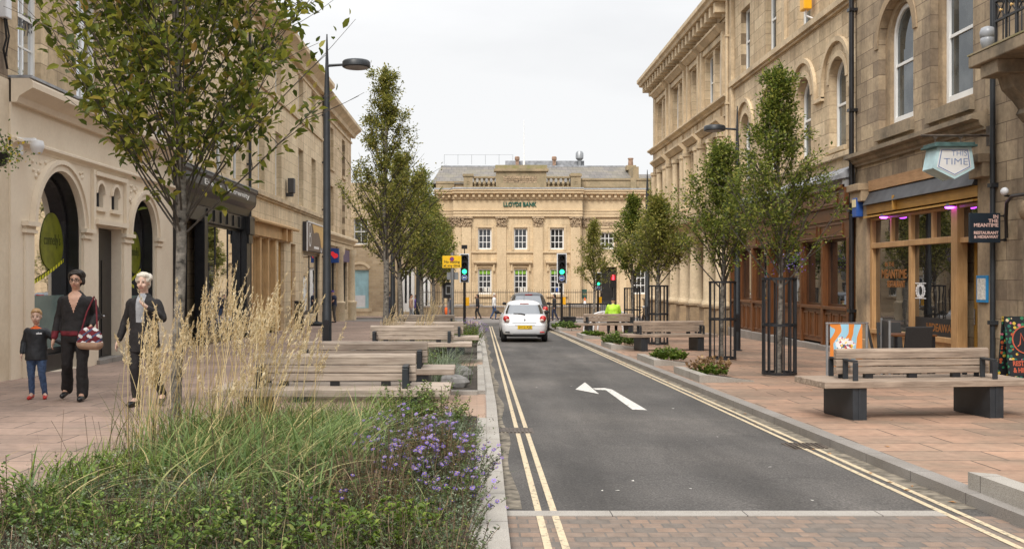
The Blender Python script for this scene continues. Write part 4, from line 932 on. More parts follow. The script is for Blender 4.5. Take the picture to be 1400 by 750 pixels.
mb=MB(); mb.fbox(FB,7.42,7.88,0.15,0.75,-0.598,-0.55); mb.build('plate',plain('plaque_green',(0.01,0.10,0.08),0.5,0.1),o,lo)
mb=MB(); mb.fbox(FB,7.5,7.8,0.42,0.45,-0.55,-0.545); mb.fbox(FB,7.53,7.77,0.33,0.35,-0.55,-0.545); mb.build('raised_line',M['gold'],o,lo)
lo=Vector(FB(3.0,6.74,0.16)); o=thing('bank_sign','raised green LLOYDS BANK lettering on the bank frieze','sign',lo)
mb=MB(); mb.text("LLOYDS BANK",0.42,Mtx(FB(3.0,6.70,0.19),(1,0,0),(0,0,1)),0.035,width=2.32,off=0.012); mb.build('lettering',M['bank_green'],o,lo)
# low wall and railings before the bank
lo=Vector((2.6,70,gz(70))); o=thing('boundary_wall','low coursed stone wall with pale coping in front of the bank','wall',lo)
mb=MB(); mb.box(-4.2,8.6,69.9,70.3,-1.7,-0.42); mb.build('masonry',M['wall_stone'],o,lo)
mb=MB(); mb.box(-4.25,8.65,69.85,70.35,-0.42,-0.33)
for x in (-1.5,2.2,6.4): mb.box(x,x+1.9,69.82,70.36,-0.33,-0.24)
mb.build('coping',M['granite_x'],o,lo)
lo=Vector((2.6,70.1,-0.33)); o=thing('iron_railing','thin dark iron railing standing on the low bank wall','railing',lo)
mb=MB(); x=-4.1
while x<8.6: mb.tube([(x,70.1,-0.33),(x,70.1,0.78)],0.011,5); x+=0.155
mb.build('spike',M['iron'],o,lo)
mb=MB(); mb.box(-4.1,8.6,70.08,70.12,0.55,0.60); mb.box(-4.1,8.6,70.08,70.12,-0.2,-0.16); mb.build('rail',M['iron'],o,lo)
# guard rail at the junction
lo=Vector((5.6,57.0,gz(57)+PAVE)); o=thing('guard_rail','black pedestrian guard rail at the junction kerb','railing',lo)
mb=MB()
for k in range(4): mb.box(4.05+k*1.12-0.035,4.05+k*1.12+0.035,56.96,57.04,lo.z-0.05,lo.z+1.02)
mb.build('post',M['rail_black'],o,lo)
mb=MB(); mb.box(4.05,7.41,56.98,57.02,lo.z+0.92,lo.z+0.98); mb.box(4.05,7.41,56.98,57.02,lo.z+0.12,lo.z+0.16); mb.build('rail',M['rail_black'],o,lo)
mb=MB(); x=4.16
while x<7.4: mb.tube([(x,57,lo.z+0.14),(x,57,lo.z+0.93)],0.011,4); x+=0.105
mb.build('infill_bar',M['rail_black'],o,lo)

# ================================================================== RIGHT ROW
# R3 ornate
u0,u1=36.6,52.9
t,L=building('ornate_building','ornate three storey sandstone building with bracketed cornice and column front',FR,u0,u1,10.9)
B=[(37.7,40.9,2),(41.8,43.6,1),(44.7,47.6,2),(48.8,51.6,2)]
H=[]; lights=[]
for a,b_,n in B:
    if n==2: m_=(a+b_)/2; ls=[(a+0.15,m_-0.16),(m_+0.16,b_-0.15)]
    else: ls=[(a+0.3,b_-0.3)]
    for l in ls: lights+= [(l[0],l[1],8.2,10.25),(l[0],l[1],4.5,6.75)]
mb=MB(); wall(mb,FR,u0,u1,3.7,11.0,lights,depth=0.3)
wall(mb,FR,u0,u1,-1.2,3.7,[(u0+0.5,u1-0.5,0.35,3.35)],depth=0.5)
mb.poly([FR(u1,-1.2,0),FR(u1,-1.2,-8),FR(u1,11,-8),FR(u1,11,0)]); mb.build('wall',M['stone_mid'],t,L)
for l in lights: window(FR,l[0],l[1],l[2],l[3],-0.22,t,L)
mb=MB()
mb.profile([(0.0,11.0),(0.12,11.0),(0.14,11.2),(0.2,11.42),(0.62,11.48),(0.66,11.6),(0.75,11.66),(0.75,11.82),(-0.3,11.95)],FR,u0,u1+0.6)
u=u0+0.2
while u<u1: mb.fbox(FR,u,u+0.26,11.08,11.44,0.14,0.55); u+=0.72
mb.fbox(FR,u0,u1,10.86,10.96,.002,0.08)
mb.build('cornice',M['trim_mid'],t,L)
mb=MB()
for a,b_,n in B:
    for vv in (10.55,7.1): mb.profile([(0.0,vv),(0.16,vv+0.02),(0.3,vv+0.16),(0.36,vv+0.2),(0.36,vv+0.28),(0,vv+0.34)],FR,a-0.2,b_+0.2)
    for vb,vt in ((8.1,10.55),(4.45,7.1)):
        mb.fbox(FR,a-0.28,a-0.02,vb,vt,.002,0.14); mb.fbox(FR,b_+0.02,b_+0.28,vb,vt,.002,0.14); mb.fbox(FR,a-0.05,b_+0.05,vt-0.22,vt-0.02,.003,0.09)
        if vb<5:
            for u in ((a-0.15,b_+0.15,(a+b_)/2) if n==2 else (a-0.15,b_+0.15)): mb.tube([FR(u,vb,0.16),FR(u,vt-0.4,0.16)],0.13,10); mb.fbox(FR,u-0.17,u+0.17,vt-0.4,vt-0.25,0.002,0.3)
    for k in range(2):
        m_=a+0.3+(b_-a-0.6)*k/2; mb.fbox(FR,m_+0.05,m_+(b_-a-0.6)/2-0.05,7.52,7.82,.002,0.06)
mb.profile(CORN(7.9,0.24,0.28),FR,u0,u1+0.2); mb.fbox(FR,u0,u1,7.44,7.5,.002,0.07); mb.fbox(FR,u0,u1,4.2,4.42,.002,0.16)
mb.profile([(0.0,3.3),(0.3,3.32),(0.34,3.5),(0.4,3.62),(0.75,3.74),(0.78,3.86),(0.78,3.98),(0,4.16)],FR,u0,u1+0.3)
mb.fbox(FR,u0-0.002,u0+0.28,4.2,11.0,.001,0.16); mb.build('string_course',M['trim_mid'],t,L)
for u in (37.2,39.2,41.7,43.8,46.0,48.4,50.6,52.5):
    mb=MB(); gg=gtop(FR,u); mb.fbox(FR,u-0.42,u+0.42,gg-0.3,0.42,-0.3,0.5); mb.fbox(FR,u-0.48,u+0.48,0.42,0.52,-0.3,0.56); mb.build('pedestal',M['trim_dark'],t,L,bevel=0.015)
mb=MB(); mb.fbox(FR,u0,u1,-1.2,0.38,-0.35,0.12); mb.build('plinth',M['trim_dark'],t,L)
for u in (37.2,39.2,41.7,43.8,46.0,48.4,50.6,52.5):
    mb=MB(); mb.lathe([(0.34,0.52),(0.34,0.6),(0.29,0.66),(0.28,0.7),(0.255,2.9),(0.30,2.95),(0.27,3.0),(0.38,3.2),(0.38,3.3)],FR(u,0,0.16),16); mb.build('column',M['trim_pale'],t,L,smooth=40)
for a,b_ in ((37.7,38.7),(39.7,41.2),(42.2,43.3),(44.3,45.5),(46.5,47.9),(48.9,50.1),(51.1,52.0)): window(FR,a,b_,0.4,3.3,-0.34,t,L,meet=False,gm='glass_shop',fm='charcoal',name='shop_window')
mb=MB(); mb.lathe([(0.36,10.95),(0.36,11.5)],FR(u1-0.1,0,-0.2),8); 

# R2 brown pub front
u0,u1=24.6,36.6
t,L=building('pub_building','sandstone building with hooded arched windows over a brown timber shopfront',FR,u0,u1,12.3)
C=[25.85,28.5,31.7,34.7]
H=[(c-0.6,c+0.6,4.78,7.1,True) for c in C]+[(c-0.57,c+0.57,8.5,10.7) for c in C]
mb=MB(); wall(mb,FR,u0,u1,4.05,12.4,H,depth=0.34); mb.build('wall',M['stone_mid'],t,L)
for c in C:
    window(FR,c-0.58,c+0.58,4.8,7.08,-0.22,t,L,archd=True,sill=0.12); window(FR,c-0.55,c+0.55,8.52,10.68,-0.2,t,L)
mb=MB()
for c in C:
    ring(mb,FR,c,6.5,0.98,1.10,.002,0.09,20); ring(mb,FR,c,6.5,0.6,0.74,.002,0.03,20)
    for s_ in (-1,1): mb.fbox(FR,c+s_*1.04-0.06,c+s_*1.04+0.06,6.22,6.5,.002,0.09)
for a,b_ in zip(C,C[1:]): mb.fbox(FR,a+0.98,b_-0.98,6.16,6.26,.002,0.1)
mb.fbox(FR,u0+0.12,C[0]-0.98,6.16,6.26,.002,0.1)
mb.fbox(FR,u0,u1,8.28,8.44,.002,0.16); mb.fbox(FR,u0,u1,8.20,8.28,.002,0.08); mb.fbox(FR,u0,u1,4.52,4.64,.002,0.12)
mb.profile(CORN(11.7,0.7,0.6),FR,u0,u1)
mb.fbox(FR,u1-0.45,u1,4.05,11.7,.003,0.13); mb.fbox(FR,30.0,30.25,8.44,11.7,.003,0.1)
mb.build('moulding',M['trim_mid'],t,L,smooth=30)
mb=MB(); mb.profile([(0.0,3.98),(0.42,3.90),(0.42,4.0),(0,4.25)],FR,u0+0.05,u1-0.2); mb.build('lead_canopy',M['lead'],t,L)
mb=MB(); mb.fbox(FR,u0+0.1,u1-0.2,3.72,3.98,-0.2,0.28); mb.build('pale_fascia',M['fascia_pale'],t,L)
g=MB()
g.fbox(FR,u0+0.1,u1-0.2,3.28,3.72,-0.3,0.24); g.fbox(FR,u0+0.1,u1-0.2,2.95,3.28,-0.3,0.14); g.fbox(FR,u0+0.1,u1-0.2,2.5,2.95,-0.3,0.1)
g.profile([(0.24,3.66),(0.34,3.70),(0.34,3.76),(0.24,3.78)],FR,u0+0.1,u1-0.2)
for v0,v1,w in ((3.34,3.62,0.24),(2.56,2.88,0.1)):
    u=u0+0.55
    while u<u1-1.6: 
        g.fbox(FR,u,u+1.7,v0,v0+0.03,w,w+0.03); g.fbox(FR,u,u+1.7,v1-0.03,v1,w,w+0.03); g.fbox(FR,u,u+0.03,v0+.03,v1-.03,w,w+0.03); g.fbox(FR,u+1.67,u+1.7,v0+.03,v1-.03,w,w+0.03); u+=1.95
posts=[24.75,26.6,28.35,30.2,31.6,33.4,35.2,36.25]
for u in posts: g.fbox(FR,u,u+0.16,-0.6,2.5,-0.25,0.12)
for a,b_ in zip(posts,posts[1:]):
    if a in (30.2,): continue
    gg=gtop(FR,a); g.fbox(FR,a+0.16,b_,gg+0.2,0.72,-0.3,0.06); g.fbox(FR,a+0.16,b_,0.72,0.80,-0.3,0.13)
    n=3; wd=(b_-a-0.16)/n
    for k in range(n):
        x=a+0.16+k*wd; 
        for q in ((x+0.06,x+wd-0.06,gg+0.32,gg+0.36),(x+0.06,x+wd-0.06,0.58,0.62),(x+0.06,x+0.1,gg+0.36,0.58),(x+wd-0.1,x+wd-0.06,gg+0.36,0.58)): g.fbox(FR,q[0],q[1],q[2],q[3],0.06,0.085)
g.build('timber_front',M['brown_wood'],t,L,bevel=0.008)
mb=MB(); mb.fbox(FR,u0,u1-0.1,-1.2,gtop(FR,30)+0.2,-0.3,0.16); mb.build('plinth',M['granite_dark'],t,L,bevel=0.02)
for a,b_ in zip(posts,posts[1:]):
    if a==30.2: continue
    window(FR,a+0.16,b_,0.80,2.5,-0.06,t,L,meet=False,gm='glass_shop',fm='brown_dark',fr=0.05,name='shop_window')
mb=MB(); mb.fbox(FR,30.36,31.6,gtop(FR,31),2.5,-0.28,-0.24)
for v0,v1 in ((0.2,0.9),(1.1,2.2)): mb.fbox(FR,30.5,31.45,v0+gtop(FR,31),v1,-0.24,-0.22)
mb.build('door',M['brown_dark'],t,L)
pipe(FR,24.55,-0.4,12.0,t,L,r=0.06,m='black_paint',w=0.12)
pipe(FR,36.45,4.2,11.5,t,L,r=0.05,m='trim_mid',w=0.2)
lo=Vector(FR(28.0,8.6,0.2)); o=thing('alarm_box','yellow alarm box on the upper storey of the pub','alarm',lo)
mb=MB(); mb.fbox(FR,27.5,27.85,8.75,9.3,0.1,0.32); mb.build('case',M['alarm_yellow'],o,lo,bevel=0.02)
mb=MB(); mb.tube([FR(27.68,8.75,0.2),FR(27.68,8.6,0.2),FR(27.62,8.5,0.0)],0.03,6); mb.build('bracket',M['plastic_white'],o,lo)
# hanging flower basket in the pub window bay
lo=Vector(FR(28.6,2.2,0.5)); o=thing('hanging_basket','hanging basket of purple flowers in front of the brown pub','basket',lo)
BASKETS=[(o,lo)]

# R1 restaurant
u0,u1=18.05,24.55
t,L=building('restaurant_building','dark weathered sandstone building over a golden oak restaurant front',FR,u0,u1,12.3)
o1=(21.35,23.2,4.85,7.62,True); o2=(18.78,20.55,4.85,7.7)
mb=MB(); wall(mb,FR,u0,u1,3.72,12.3,[o1,o2],depth=0.16)
mb.build('wall',M['stone_dark'],t,L)
i1=(21.62,22.93,4.95,7.5,True); i2=(18.98,20.36,4.95,7.6)
mb=MB(); wall(mb,FR,o1[0]-0.05,o1[1]+0.05,4.8,7.8,[i1],depth=0.2,w=-0.158); wall(mb,FR,o2[0]-0.05,o2[1]+0.05,4.8,7.9,[i2],depth=0.2,w=-0.158); mb.build('window_surround',M['trim_dark'],t,L)
window(FR,i1[0],i1[1],4.96,7.49,-0.27,t,L,archd=True,fr=0.1); window(FR,i2[0],i2[1],4.96,7.59,-0.27,t,L,fr=0.11)
mb=MB(); mb.fbox(FR,o1[0]-0.06,o1[1]+0.06,4.60,4.845,-0.16,0.09); mb.build('window_sill',M['trim_sooty'],t,L); mb=MB(); mb.fbox(FR,o2[0]-0.06,o2[1]+0.06,4.60,4.845,-0.16,0.09)
mb.build('window_sill',M['trim_sooty'],t,L); mb=MB(); ring(mb,FR,22.275,6.7,0.935,1.12,.002,0.03,22); mb.build('arch_ring',M['trim_dark'],t,L)
mb=MB(); mb.profile([(0.0,4.16),(0.07,4.16),(0.07,4.21),(0.13,4.24),(0.16,4.30),(0.16,4.33),(0.29,4.35),(0.29,4.41),(0.26,4.42),(0.26,4.45),(0,4.52)],FR,u0+0.18,u1+0.08); mb.build('cornice',M['trim_sooty'],t,L)
for a,b_ in ((u0,18.5),(23.75,24.4)):
    mb=MB(); mb.fbox(FR,a,b_,-0.6,3.72,-0.3,0.06); mb.fbox(FR,a-0.03,b_+0.03,-0.6,0.1,-0.28,0.10); mb.fbox(FR,a-0.02,b_+0.04,3.3,3.56,-0.28,0.2); mb.fbox(FR,a-0.04,b_+0.06,3.55,3.715,-0.29,0.28); mb.build('pier',M['trim_dark'],t,L,bevel=0.015)
mb=MB(); mb.fbox(FR,18.5,23.75,3.52,3.76,-0.25,0.03); mb.build('timber_lintel',M['raw_timber'],t,L)
mb=MB(); mb.profile([(-0.1,3.5),(0.0,3.5),(0.16,3.2),(-0.1,3.2)],FR,18.5,23.75); mb.build('sign_board',M['fascia_grey'],t,L)
mb=MB(); mb.fbox(FR,18.5,23.75,2.99,3.19,-0.2,0.06); mb.profile([(-0.1,2.93),(0.14,2.9),(0.14,2.94),(-0.1,2.98)],FR,18.5,23.75)
for u in (22.05,): mb.fbox(FR,u,u+0.05,3.0,3.3,0.05,0.15)
mb.build('ochre_fascia',M['ochre'],t,L)
gg=gtop(FR,21)
g=MB(); wF=-0.08
for u,wd in ((23.63,0.12),(21.52,0.12)): g.fbox(FR,u,u+wd,gg+0.02,2.9,wF-0.08,wF+0.06)
g.fbox(FR,19.36,19.62,gg,2.9,wF-0.1,wF+0.1)
for u in (22.55,20.5): g.fbox(FR,u,u+0.09,2.32,2.85,wF-0.06,wF+0.05)
g.fbox(FR,19.6,23.7,2.2,2.32,wF-0.06,wF+0.07); g.fbox(FR,18.5,23.7,2.84,2.9,wF-0.06,wF+0.07); g.fbox(FR,19.6,23.7,gg+0.52,gg+0.62,wF-0.08,wF+0.1); g.fbox(FR,19.6,23.7,gg,gg+0.52,wF-0.08,wF+0.03)
for k in range(4): g.fbox(FR,19.75+k*0.97,20.55+k*0.97,gg+0.1,gg+0.44,wF+0.03,wF+0.05)
g.fbox(FR,18.5,18.6,gg,2.9,wF-0.08,wF+0.05); g.fbox(FR,18.5,19.4,2.18,2.28,wF-0.06,wF+0.05); g.build('timber_front',M['oak'],t,L,bevel=0.008)
for a,b_,c,d in ((21.64,23.63,gg+0.62,2.2),(19.62,21.52,gg+0.62,2.2),(22.64,23.63,2.32,2.84),(21.64,22.55,2.32,2.84),(20.59,21.52,2.32,2.84),(19.62,20.5,2.32,2.84),(18.6,19.36,2.28,2.84)):
    mb=MB(); mb.fbox(FR,a,b_,c,d,wF-0.04,wF-0.03); mb.build('pane',M['glass_shop'],t,L)
g=MB(); g.fbox(FR,18.62,18.72,gg,2.18,-0.36,-0.3); g.fbox(FR,19.26,19.36,gg,2.18,-0.36,-0.3); g.fbox(FR,18.72,19.26,gg,gg+0.5,-0.36,-0.31); g.fbox(FR,18.72,19.26,2.05,2.18,-0.36,-0.3); d=g.build('door',M['ochre'],t,L)
mb=MB(); mb.fbox(FR,18.72,19.26,gg+0.5,2.05,-0.345,-0.335); mb.build('door_pane',M['glass'],d,L); mb=MB(); mb.tube([FR(19.3,gg+0.9,-0.28),FR(19.3,gg+1.2,-0.28)],0.015,6); mb.build('handle',M['chrome'],d,L)
mb=MB()
mx=lambda u,v:Mtx(FR(u,v,wF-0.026),(0,-1,0),(0,0,1))
mb.text("IN THE",0.14,mx(22.85,1.82),0.002,width=0.5); mb.text("MEANTIME",0.27,mx(22.62,1.6),0.002,width=1.35,off=0.006); mb.text("RESTAURANT",0.2,mx(22.5,1.38),0.002,width=0.95,off=0.004); mb.text("HIDEAWAY",0.22,mx(20.35,gg+0.78),0.002,width=1.25,off=0.006)
mb.build('window_lettering',M['orange_ink'],t,L)
mb=MB(); mb.fbox(FR,19.68,21.5,gg+0.62,gg+0.98,wF-0.0295,wF-0.027); mb.build('window_band',M['sign_black'],t,L)
mb=MB()
for q in range(14):
    a=q*0.45; mb.ell(FR(21.25+0.22*math.cos(a)*0.9,1.25+0.13*math.sin(a),wF-0.024),(0.002,0.05,0.03),6,4)
ring(mb,FR,21.25,1.25,0.1,0.13,wF-0.026,wF-0.02,10,0,6.28); mb.fbox(FR,21.0,21.5,1.09,1.11,wF-0.026,wF-0.02); mb.fbox(FR,21.0,21.5,1.4,1.42,wF-0.026,wF-0.02); mb.build('window_emblem',M['plastic_white'],t,L)
for u,lab in ((22.65,'purple spotlight at the left of the oak restaurant front'),(19.49,'purple spotlight above the thick oak door post')):
    lo=Vector(FR(u,2.86,0.1)); o=thing('spotlight',lab,'light',lo,group='purple spotlights on the restaurant')
    mb=MB(); mb.lathe([(0.05,0.06),(0.09,0.02),(0.09,0.0)],lo+Vector((0,0,0.012)),12); mb.build('housing',M['black_paint'],o,lo)
    mb=MB(); mb.lathe([(0.085,0.008),(0.085,-0.012),(0.05,-0.03)],lo+Vector((0,0,0.002)),12); mb.build('lens',M['purple_on'],o,lo)
lo=Vector(FR(24.1,3.0,0.2)); o=thing('alarm_box','dark blue and cream alarm box on the stone pier beside the drainpipe','alarm',lo)
mb=MB(); mb.fbox(FR,23.95,24.25,2.95,3.4,0.06,0.22); mb.build('case',M['sign_blue'],o,lo,bevel=0.02); mb=MB(); mb.fbox(FR,23.99,24.21,3.18,3.36,0.22,0.235); mb.build('label',plain('alarm_cream',(0.7,0.6,0.35),0.5,0.05),o,lo)
for u in (24.0,21.2,18.5):
    pass
# hanging sign THIS TIME
lo=Vector((8.32,18.1,3.9)); o=thing('hanging_sign','pale blue shield shaped THIS TIME box sign hanging from a bracket','sign',lo)
fS=lambda u,v,w:(u,17.88-w,v)
pl=[(8.05,3.80),(8.63,3.80),(8.68,3.43),(8.34,3.25),(7.98,3.43)]
mb=MB(); mb.prism(pl,fS,-0.44,0.0); mb.build('box',M['ice_blue'],o,lo,bevel=0.008)
sc=lambda k:[(8.335+(u-8.335)*k,3.56+(v-3.56)*k) for u,v in pl]
mb=MB(); mb.prism(sc(0.86),fS,0.0,0.006); fc=mb.build('face',M['ice_face'],o,lo)
mb=MB(); a,b_=sc(0.80),sc(0.755)
for i in range(5):
    j=(i+1)%5; mb.prism([a[i],a[j],b_[j],b_[i]],fS,0.006,0.010)
mb.text("THIS",0.135,Mtx(fS(8.42,3.685,0.009),(1,0,0),(0,0,1)),0.002,width=0.27,off=-0.002); mb.text("TIME",0.165,Mtx(fS(8.36,3.54,0.009),(1,0,0),(0,0,1)),0.002,width=0.42,off=-0.0025)
mb.build('lettering',M['ice_ink'],fc,lo)
mb=MB(); mb.fbox(fS,7.97,8.71,3.80,3.84,-0.52,0.08); mb.fbox(fS,8.0,8.68,3.84,3.88,-0.48,0.05); mb.build('cap',M['teal_roof'],o,lo,bevel=0.008)
mb=MB(); mb.tube([fS(7.85,4.03,-0.22),fS(9.08,4.03,-0.22)],0.022,8); mb.box(9.04,9.09,18.02,18.18,3.85,4.2); mb.build('bracket',M['iron'],o,lo)
mb=MB()
for u in (8.1,8.55): mb.tube([fS(u,3.86,-0.22),fS(u,4.03,-0.22)],0.012,6); ring(mb,fS,u,4.0,0.02,0.035,-0.235,-0.205,8,0,6.28)
mb.build('chain',M['iron'],o,lo)
# projecting restaurant sign
lo=Vector((8.73,17.6,2.4)); o=thing('projecting_sign','dark navy projecting sign reading IN THE MEANTIME RESTAURANT AND HIDEAWAY','sign',lo)
fS=lambda u,v,w:(u,17.58-w,v)
mb=MB(); mb.fbox(fS,8.46,8.99,2.12,2.63,-0.05,0.0); mb.build('panel',M['sign_navy'],o,lo,bevel=0.006)
mb=MB()
for tx,sz,v,wd,xr in (("IN",0.085,2.565,0.085,8.95),("THE",0.085,2.492,0.17,8.95),("MEANTIME",0.085,2.418,0.42,8.95),("RESTAURANT",0.07,2.288,0.42,8.95),("& HIDEAWAY",0.07,2.218,0.42,8.95)):
    mb.text(tx,sz,Mtx(fS(xr-wd/2,v,0.003),(1,0,0),(0,0,1)),0.002,width=wd,off=0.002)
mb.build('lettering',M['sign_pink'],o,lo)
mb=MB()
for v in (2.58,2.17): mb.tube([fS(8.99,v,-0.025),fS(9.1,v,-0.025)],0.014,6); mb.tube([fS(9.06,v,-0.025),fS(9.1,v,-0.025)],0.03,8)
mb.build('bracket',M['black_paint'],o,lo)
# blue framed menu case
lo=Vector(FR(18.22,1.3,0.08)); o=thing('menu_case','bright blue framed menu case on the stone pier by the restaurant door','menu',lo)
fm_=lambda u,v,w:(u,17.94-w,v)
mb=MB(); mb.fbox(FR,18.08,18.46,1.08,1.56,0.061,0.10); mb.build('frame',M['menu_blue'],o,lo,bevel=0.006)
mb=MB(); mb.fbox(FR,18.12,18.42,1.13,1.51,0.10,0.104); mb.build('menu',M['paper'],o,lo)

# R0 balcony building at the right edge
u0,u1=9.0,18.05
t,L=building('balcony_building','dark sandstone building with a mossy balcony at the right edge',FR,u0,u1,12.3)
mb=MB(); wall(mb,FR,u0,u1,-0.6,12.3,[(12.6,16.3,gtop(FR,15),3.5,True),(13.2,15.4,5.2,7.8)],depth=0.4,w=0.0); mb.build('wall',M['stone_dark'],t,L)
mb=MB(); mb.fbox(FR,12.62,16.28,gtop(FR,15),3.4,-0.42,-0.36); mb.build('door',M['brown_dark'],t,L)
window(FR,13.22,15.38,5.2,7.78,-0.25,t,L,nx=2)
mb=MB(); mb.fbox(FR,u0,17.2,5.02,5.22,.0,0.85); mb.build('balcony_slab',M['trim_sooty'],t,L,bevel=0.02); mb=MB(); mb.fbox(FR,u0,17.21,5.222,5.25,.0,0.86); mb.build('balcony_moss',M['moss_stone'],t,L)
mb=MB()
for u in (16.65,12.2):
    pr=[(0.002,5.02),(0.7,5.02),(0.7,4.86),(0.52,4.80),(0.46,4.6),(0.28,4.42),(0.18,4.28),(0.22,4.2),(0.12,4.08),(0.002,4.05)]
    mb.profile(pr,FR,u-0.2,u+0.2); mb.fbox(FR,u-0.28,u+0.28,4.8,5.02,0.003,0.78); mb.fbox(FR,u-0.24,u+0.24,-0.5,4.05,.003,0.10)
ring(mb,FR,14.45,1.65,1.86,2.1,.002,0.08,22); mb.build('bracket',M['trim_sooty'],t,L,bevel=0.012)
g=MB(); wB=0.74
for v in (5.26,5.62,5.95): g.fbox(FR,u0,16.52,v,v+0.035,wB-0.02,wB+0.02)
u=16.5
while u>11: 
    g.fbox(FR,u-0.015,u+0.015,5.22,5.97,wB-0.015,wB+0.015); u-=0.33
    if u>11:
        g.tube([FR(u+0.02,5.64,wB),FR(u+0.31,5.93,wB)],0.012,5); g.tube([FR(u+0.31,5.64,wB),FR(u+0.02,5.93,wB)],0.012,5)
for k in range(8):
    g.tube([FR(16.5,5.22,wB-0.02-k*0.1),FR(16.5,5.97,wB-0.02-k*0.1)],0.012,5)
g.fbox(FR,16.48,16.52,5.95,5.985,0,wB)
g.build('balustrade',M['rail_black'],t,L)
mb=MB()
u=16.5-0.165
while u>11: mb.ell(FR(u,5.785,wB),(0.03,0.03,0.03),8,6); u-=0.33
mb.build('gilded_boss',M['gold'],t,L,smooth=60)
pipe(FR,17.93,-0.4,11.8,t,L,r=0.045,m='charcoal',w=0.07)
lo=Vector(FR(17.05,5.22,0.6)); o=thing('floodlight','pale grey hooded floodlight standing on the mossy balcony corner','light',lo)
mb=MB(); mb.lathe([(0.08,0.0),(0.08,0.05),(0.05,0.06),(0.05,0.1)],lo,12); mb.build('base',M['plastic_white'],o,lo,smooth=40)
mb=MB(); mb.lathe([(0.05,0.1),(0.085,0.13),(0.105,0.2),(0.11,0.28),(0.10,0.29),(0.115,0.3),(0.12,0.38),(0.10,0.45),(0.03,0.48)],lo,16); mb.build('head',plain('floodlight_grey',(0.30,0.315,0.34),0.35,0.05),o,lo,smooth=60)
lo=Vector(FR(17.35,2.95,0.1)); o=thing('wall_lamp','white egg shaped wall lamp on the balcony building','light',lo)
mb=MB(); mb.ell(FR(17.35,2.98,0.16),(0.06,0.09,0.07),12,8); mb.build('globe',M['plastic_white'],o,lo,smooth=60); mb=MB(); mb.tube([FR(17.35,2.9,0.0),FR(17.35,2.91,0.16)],0.02,6); mb.build('arm',M['black_paint'],o,lo)
lo=Vector(FR(16.9,2.7,0.1)); o=thing('lamp_bracket','curved black iron bracket on the wall beside the balcony doorway','bracket',lo)
mb=MB(); mb.tube([FR(17.5,2.2,0.05),FR(17.42,2.55,0.1),FR(17.2,2.78,0.2),FR(16.8,2.86,0.32),FR(16.2,2.84,0.4)],0.03,8); mb.build('arm',M['black_paint'],o,lo,smooth=50)
mb=MB(); mb.lathe([(0.02,0.1),(0.10,0.02),(0.12,-0.1),(0.08,-0.2),(0.02,-0.24)],FR(16.75,2.7,0.12),10); mb.build('finial',M['trim_dark'],o,lo,smooth=50)
lo=Vector(FR(16.75,1.3,0.05)); o=thing('notice_frame','small dark framed notice on the stone beside the balcony doorway','notice',lo)
mb=MB(); mb.fbox(FR,16.5,16.98,1.12,1.55,0.002,0.05); mb.build('frame',M['brown_dark'],o,lo); mb=MB(); mb.fbox(FR,16.56,16.92,1.18,1.49,0.05,0.054); mb.build('notice',M['fascia_pale'],o,lo)
# ================================================================== STREET FURNITURE
def gp(x,y,h=PAVE): return Vector((x,y,gz(y)+h))
def make_bench(name,label,loc,rz=0,scale=1.0,Ls=2.5,Lb=1.9,group=None,wm='bench_wood',D=0.80,sup=0.82):
    t=thing(name,label,'bench',loc,rz,group,scale)
    rg=random.Random(int(loc[1]*100))
    mb=MB(); n=8; wd=(D-0.012*(n-1))/n
    for i in range(n):
        y=-D/2+i*(wd+0.012); e=rg.uniform(-0.004,0.004); mb.box(-Ls/2+e,Ls/2+e,y,y+wd,0.375+rg.uniform(-.002,.002),0.45)
    mb.build('seat',M[wm],t,bevel=0.008)
    mb=MB()
    for k in range(3):
        z=0.505+k*0.088; mb.box(-Lb/2,Lb/2,-0.04,0.04,z,z+0.08)
    mb.tube([(-Lb/2,0,0.758),(Lb/2,0,0.758)],0.042,12); mb.build('backrest',M[wm],t,bevel=0.008)
    for s_ in (-1,1):
        mb=MB(); x=s_*sup; mb.box(x-0.085,x+0.085,-D/2+0.035,D/2-0.035,0.0,0.373); mb.box(x-0.02,x+0.02,-D/2+0.028,-D/2+0.035,0.0,0.373); mb.build('leg',M['charcoal'],t,bevel=0.006)
        for q in (-1,1):
            mb=MB(); x=s_*(Lb/2-0.1)
            mb.box(x-0.03,x+0.03,q*0.06-0.012,q*0.06+0.012,0.45,0.69); mb.box(x-0.03,x+0.03,q*0.30-0.012,q*0.30+0.012,0.45,0.66)
            mb.box(x-0.03,x+0.03,min(q*0.06,q*0.30)+0.0,max(q*0.06,q*0.30),0.662,0.686); mb.build('armrest',M['charcoal'],t,bevel=0.004)
    mb=MB()
    for s_ in (-0.55,0.0,0.55): mb.box(s_-0.05,s_+0.05,-0.03,0.03,0.45,0.504)
    mb.build('bracket',M['black_paint'],t)
    return t
GB_R='timber benches on the right pavement'; GB_L='timber benches on the left pavement'
make_bench('bench','large timber bench with dark panel legs in front of the oak restaurant',gp(5.16,12.15),R(7),1.0,2.56,1.92,GB_R,sup=0.84)
make_bench('bench','timber bench between the two tree guards nearest the brown pub',gp(4.98,26.6),R(8),0.96,2.5,1.95,GB_R,sup=0.78)
make_bench('bench','timber bench by the white cycle hoops with a person in yellow green on it',gp(4.75,37.0),R(6),0.96,2.45,1.9,GB_R,sup=0.76)
make_bench('bench','timber bench behind the tall feathery grass, closest to the purple asters',gp(-1.53,11.05),R(0),1.0,2.5,1.75,GB_L,'bench_old')
make_bench('bench','timber bench with black armrests directly behind the closest left bench',gp(-1.55,14.0),R(0),1.0,2.5,1.75,GB_L,'bench_old')
make_bench('bench','timber bench at the foot of the tall slim hornbeam beside the bushy planter',gp(-1.35,21.4),R(0),1.0,2.5,1.75,GB_L,'bench_old')
